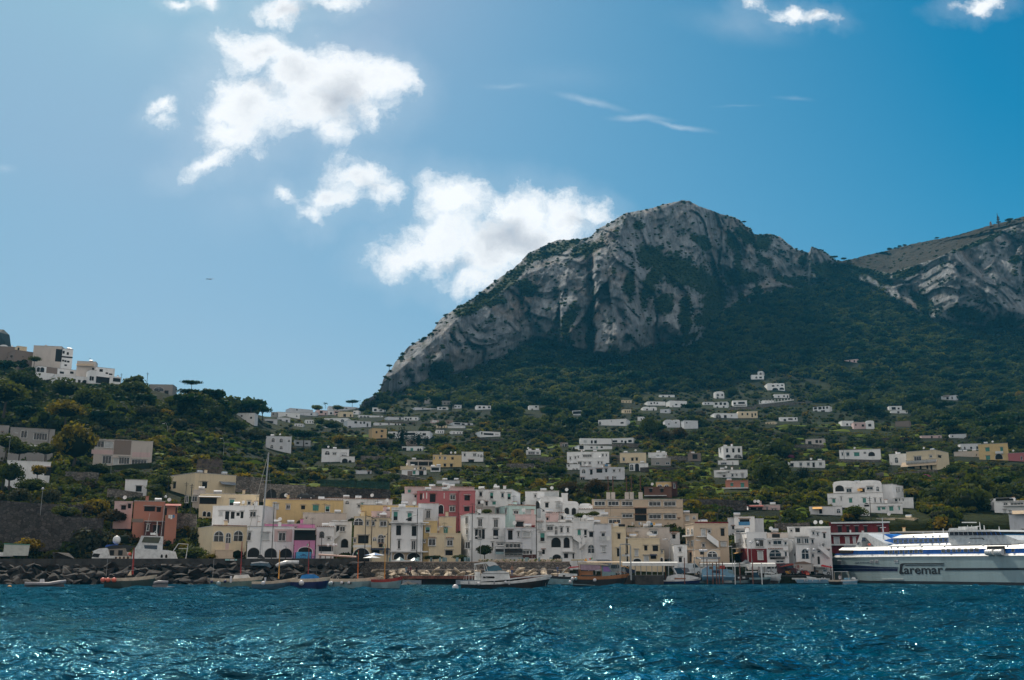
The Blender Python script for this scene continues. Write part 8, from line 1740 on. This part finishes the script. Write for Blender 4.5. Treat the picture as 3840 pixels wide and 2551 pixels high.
# ------------------------------------------------------------------ people
SKIN = plain('skin', (.32,.17,.11), .6); HAIRM = plain('hair', (.02,.014,.01), .7)
def person(label, px_, D, z, H_=1.72, pose='walk', shirt=(.1,.1,.12), legs=(.03,.04,.08), yaw=0.0, bare=False, shorts=False):
    me = bpy.data.meshes.new('person'); s = H_/1.72
    sw = dict(walk=.24, stand=.03, sit=0, reach=.05)[pose]; hipz = .92 if pose != 'sit' else .45
    J = dict(pel=(0,0,hipz), sp=(0,0,hipz+.25), ch=(0,.0,hipz+.42), nk=(0,-.01,hipz+.58), hd=(0,-.02,hipz+.66), tp=(0,-.02,hipz+.80),
        sL=(.17,0,hipz+.5), sR=(-.17,0,hipz+.5), hL=(.09,0,hipz-.04), hR=(-.09,0,hipz-.04))
    if pose == 'sit':
        J.update(eL=(.24,-.1,hipz+.25), wL=(.16,-.35,hipz+.14), fL=(.14,-.42,hipz+.12), eR=(-.24,-.1,hipz+.25), wR=(-.16,-.35,hipz+.14), fR=(-.14,-.42,hipz+.12),
            kL=(.12,-.42,hipz), aL=(.12,-.42,.08), tL=(.12,-.6,.03), kR=(-.12,-.42,hipz), aR=(-.12,-.42,.08), tR=(-.12,-.6,.03))
    else:
        up = pose == 'reach'
        J.update(eL=(.25,.1*(sw > .1),hipz+.24), wL=(.24,-.04-sw*.3,hipz+.02), fL=(.23,-.06-sw*.4,hipz-.1), eR=(-.25,-.05,hipz+.24) if not up else (-.42,-.08,hipz+.45), wR=(-.24,.05+sw*.4,hipz+.02) if not up else (-.62,-.2,hipz+.5), fR=(-.23,.06+sw*.5,hipz-.1) if not up else (-.74,-.25,hipz+.52),
            kL=(.1,-sw*.75-.02,.50), aL=(.1,-sw*.7,.09), tL=(.1,-sw*.7-.16,.03), kR=(-.1,sw*.3-.02,.50), aR=(-.1,sw*1.4,.13), tR=(-.1,sw*1.4-.14,.04))
    K = list(J); E = [('pel','sp'),('sp','ch'),('ch','nk'),('nk','hd'),('hd','tp'),('ch','sL'),('ch','sR'),('sL','eL'),('eL','wL'),('wL','fL'),('sR','eR'),('eR','wR'),('wR','fR'),('pel','hL'),('pel','hR'),('hL','kL'),('kL','aL'),('aL','tL'),('hR','kR'),('kR','aR'),('aR','tR')]
    me.from_pydata([tuple(c*s for c in J[k]) for k in K], [(K.index(a), K.index(b_)) for a, b_ in E], [])
    o = bpy.data.objects.new('person', me); COL.objects.link(o); o.modifiers.new('skin', 'SKIN'); sv_ = me.skin_vertices[0].data
    rad = dict(pel=.14, sp=.13, ch=.15, nk=.06, hd=.10, tp=.085, s=.065, e=.045, w=.032, f=.035, h=.10, k=.065, a=.045, t=.04)
    for i, k in enumerate(K):
        r_ = rad.get(k, rad.get(k[0]))*s; sv_[i].radius = (r_, r_*.85)
    sv_[0].use_root = True; su = o.modifiers.new('sub', 'SUBSURF'); su.levels = su.render_levels = 1
    dg = bpy.context.evaluated_depsgraph_get(); dg.update(); m2 = bpy.data.meshes.new_from_object(o.evaluated_get(dg)); bpy.data.objects.remove(o)
    sh = plain('shirt_%d%d%d' % tuple(int(c*100) for c in shirt), shirt, .8); lg = plain('trousers_%d%d%d' % tuple(int(c*100) for c in legs), legs, .8)
    m2.materials.clear(); [m2.materials.append(x) for x in (SKIN, sh, lg)]
    for p in m2.polygons:
        c = p.center; h_ = c.z/s; ax = abs(c.x/s)
        if h_ > hipz+.55: k = 0
        elif h_ > hipz-.02 and ax < .24+.02: k = 0 if bare else 1
        elif ax > .21 and h_ > hipz-.2: k = 0
        elif h_ < .08: k = 2
        elif shorts and h_ < .5: k = 0
        else: k = 2
        p.material_index = k; p.use_smooth = True
    g = Vector((PX(px_, D), D, z)); body = link('person', m2, None, g, (0, 0, yaw), label=label, category='person')
    hz = (hipz+.78)*s; MB().ell((0, .015*s, hz), (.105*s, .115*s, .10*s), HAIRM, 10, 6, zmin=-.2).build('hair', body, smooth=True)
    MB().ell((0, -.115*s, hz-.07*s), (.018*s, .02*s, .025*s), SKIN, 6, 4).build('nose', body, smooth=True)
    return body
person('person in a blue shirt walking along the lower walkway', cp('C',1080,0)[0], 187.5, 1.55, 1.72, 'walk', (.12,.25,.32), (.25,.3,.35), -1.2, shorts=True)
person('person with a cap and light bag walking behind the blue shirt', cp('C',1112,0)[0], 188.2, 1.55, 1.68, 'walk', (.20,.10,.10), (.05,.04,.05), -1.3)
person('person in a dark red top with a waist bag on the walkway', cp('C',1135,0)[0], 187, 1.55, 1.7, 'walk', (.14,.03,.05), (.03,.03,.05), -1.0)
person('person all in black standing alone on the walkway', cp('C',1210,0)[0], 187.5, 1.55, 1.7, 'stand', (.012,.012,.014), (.015,.012,.012), .4)
person('bare chested person in blue trousers standing behind the white boat', cp('Q',1348,0)[0], 187.5, 1.55, 1.82, 'stand', (.3,.15,.1), (.03,.08,.25), .3, bare=True)
person('person in a white cap reaching out beside the cuddy boat', cp('T',260,0)[0], 187.5, 1.55, 1.75, 'reach', (.10,.13,.22), (.03,.04,.10), 2.8)
person('person sitting with back turned in the small black boat', cp('V',1932,0)[0], SMALLBLACK.D+.2, .55, 1.75, 'sit', (.55,.55,.62), (.18,.12,.14), 2.9)
person('person in white beside the left vans', cp('V',155,0)[0], 198, 1.62, 1.7, 'stand', (.6,.5,.5), (.2,.2,.2), .4)
person('person in pale clothes by the shelter end', cp('V',290,0)[0], 203.8, 1.62, 1.7, 'stand', (.45,.55,.45), (.05,.05,.05), -.5)
person('person in pink sitting on a moped left of the kiosk', cp('V',965,0)[0], 203.8, 1.95, 1.7, 'sit', (.5,.3,.32), (.04,.04,.05), .6)
person('person in white shirt on a moped in front of the kiosk', cp('V',1100,0)[0], 203.9, 1.95, 1.7, 'sit', (.62,.6,.62), (.03,.03,.04), -.5)
person('dark clothed person standing between van and mopeds', cp('V',745,0)[0], 203.4, 1.62, 1.78, 'stand', (.02,.02,.025), (.02,.02,.02), 0)
person('person in light top standing by the ferry stern', cp('V',1745,0)[0], 203.8, 1.62, 1.72, 'stand', (.45,.38,.3), (.06,.05,.05), 1)
person('person in black beside the truck', cp('V',1385,0)[0], 203.4, 1.62, 1.7, 'stand', (.05,.05,.06), (.02,.02,.03), .5)
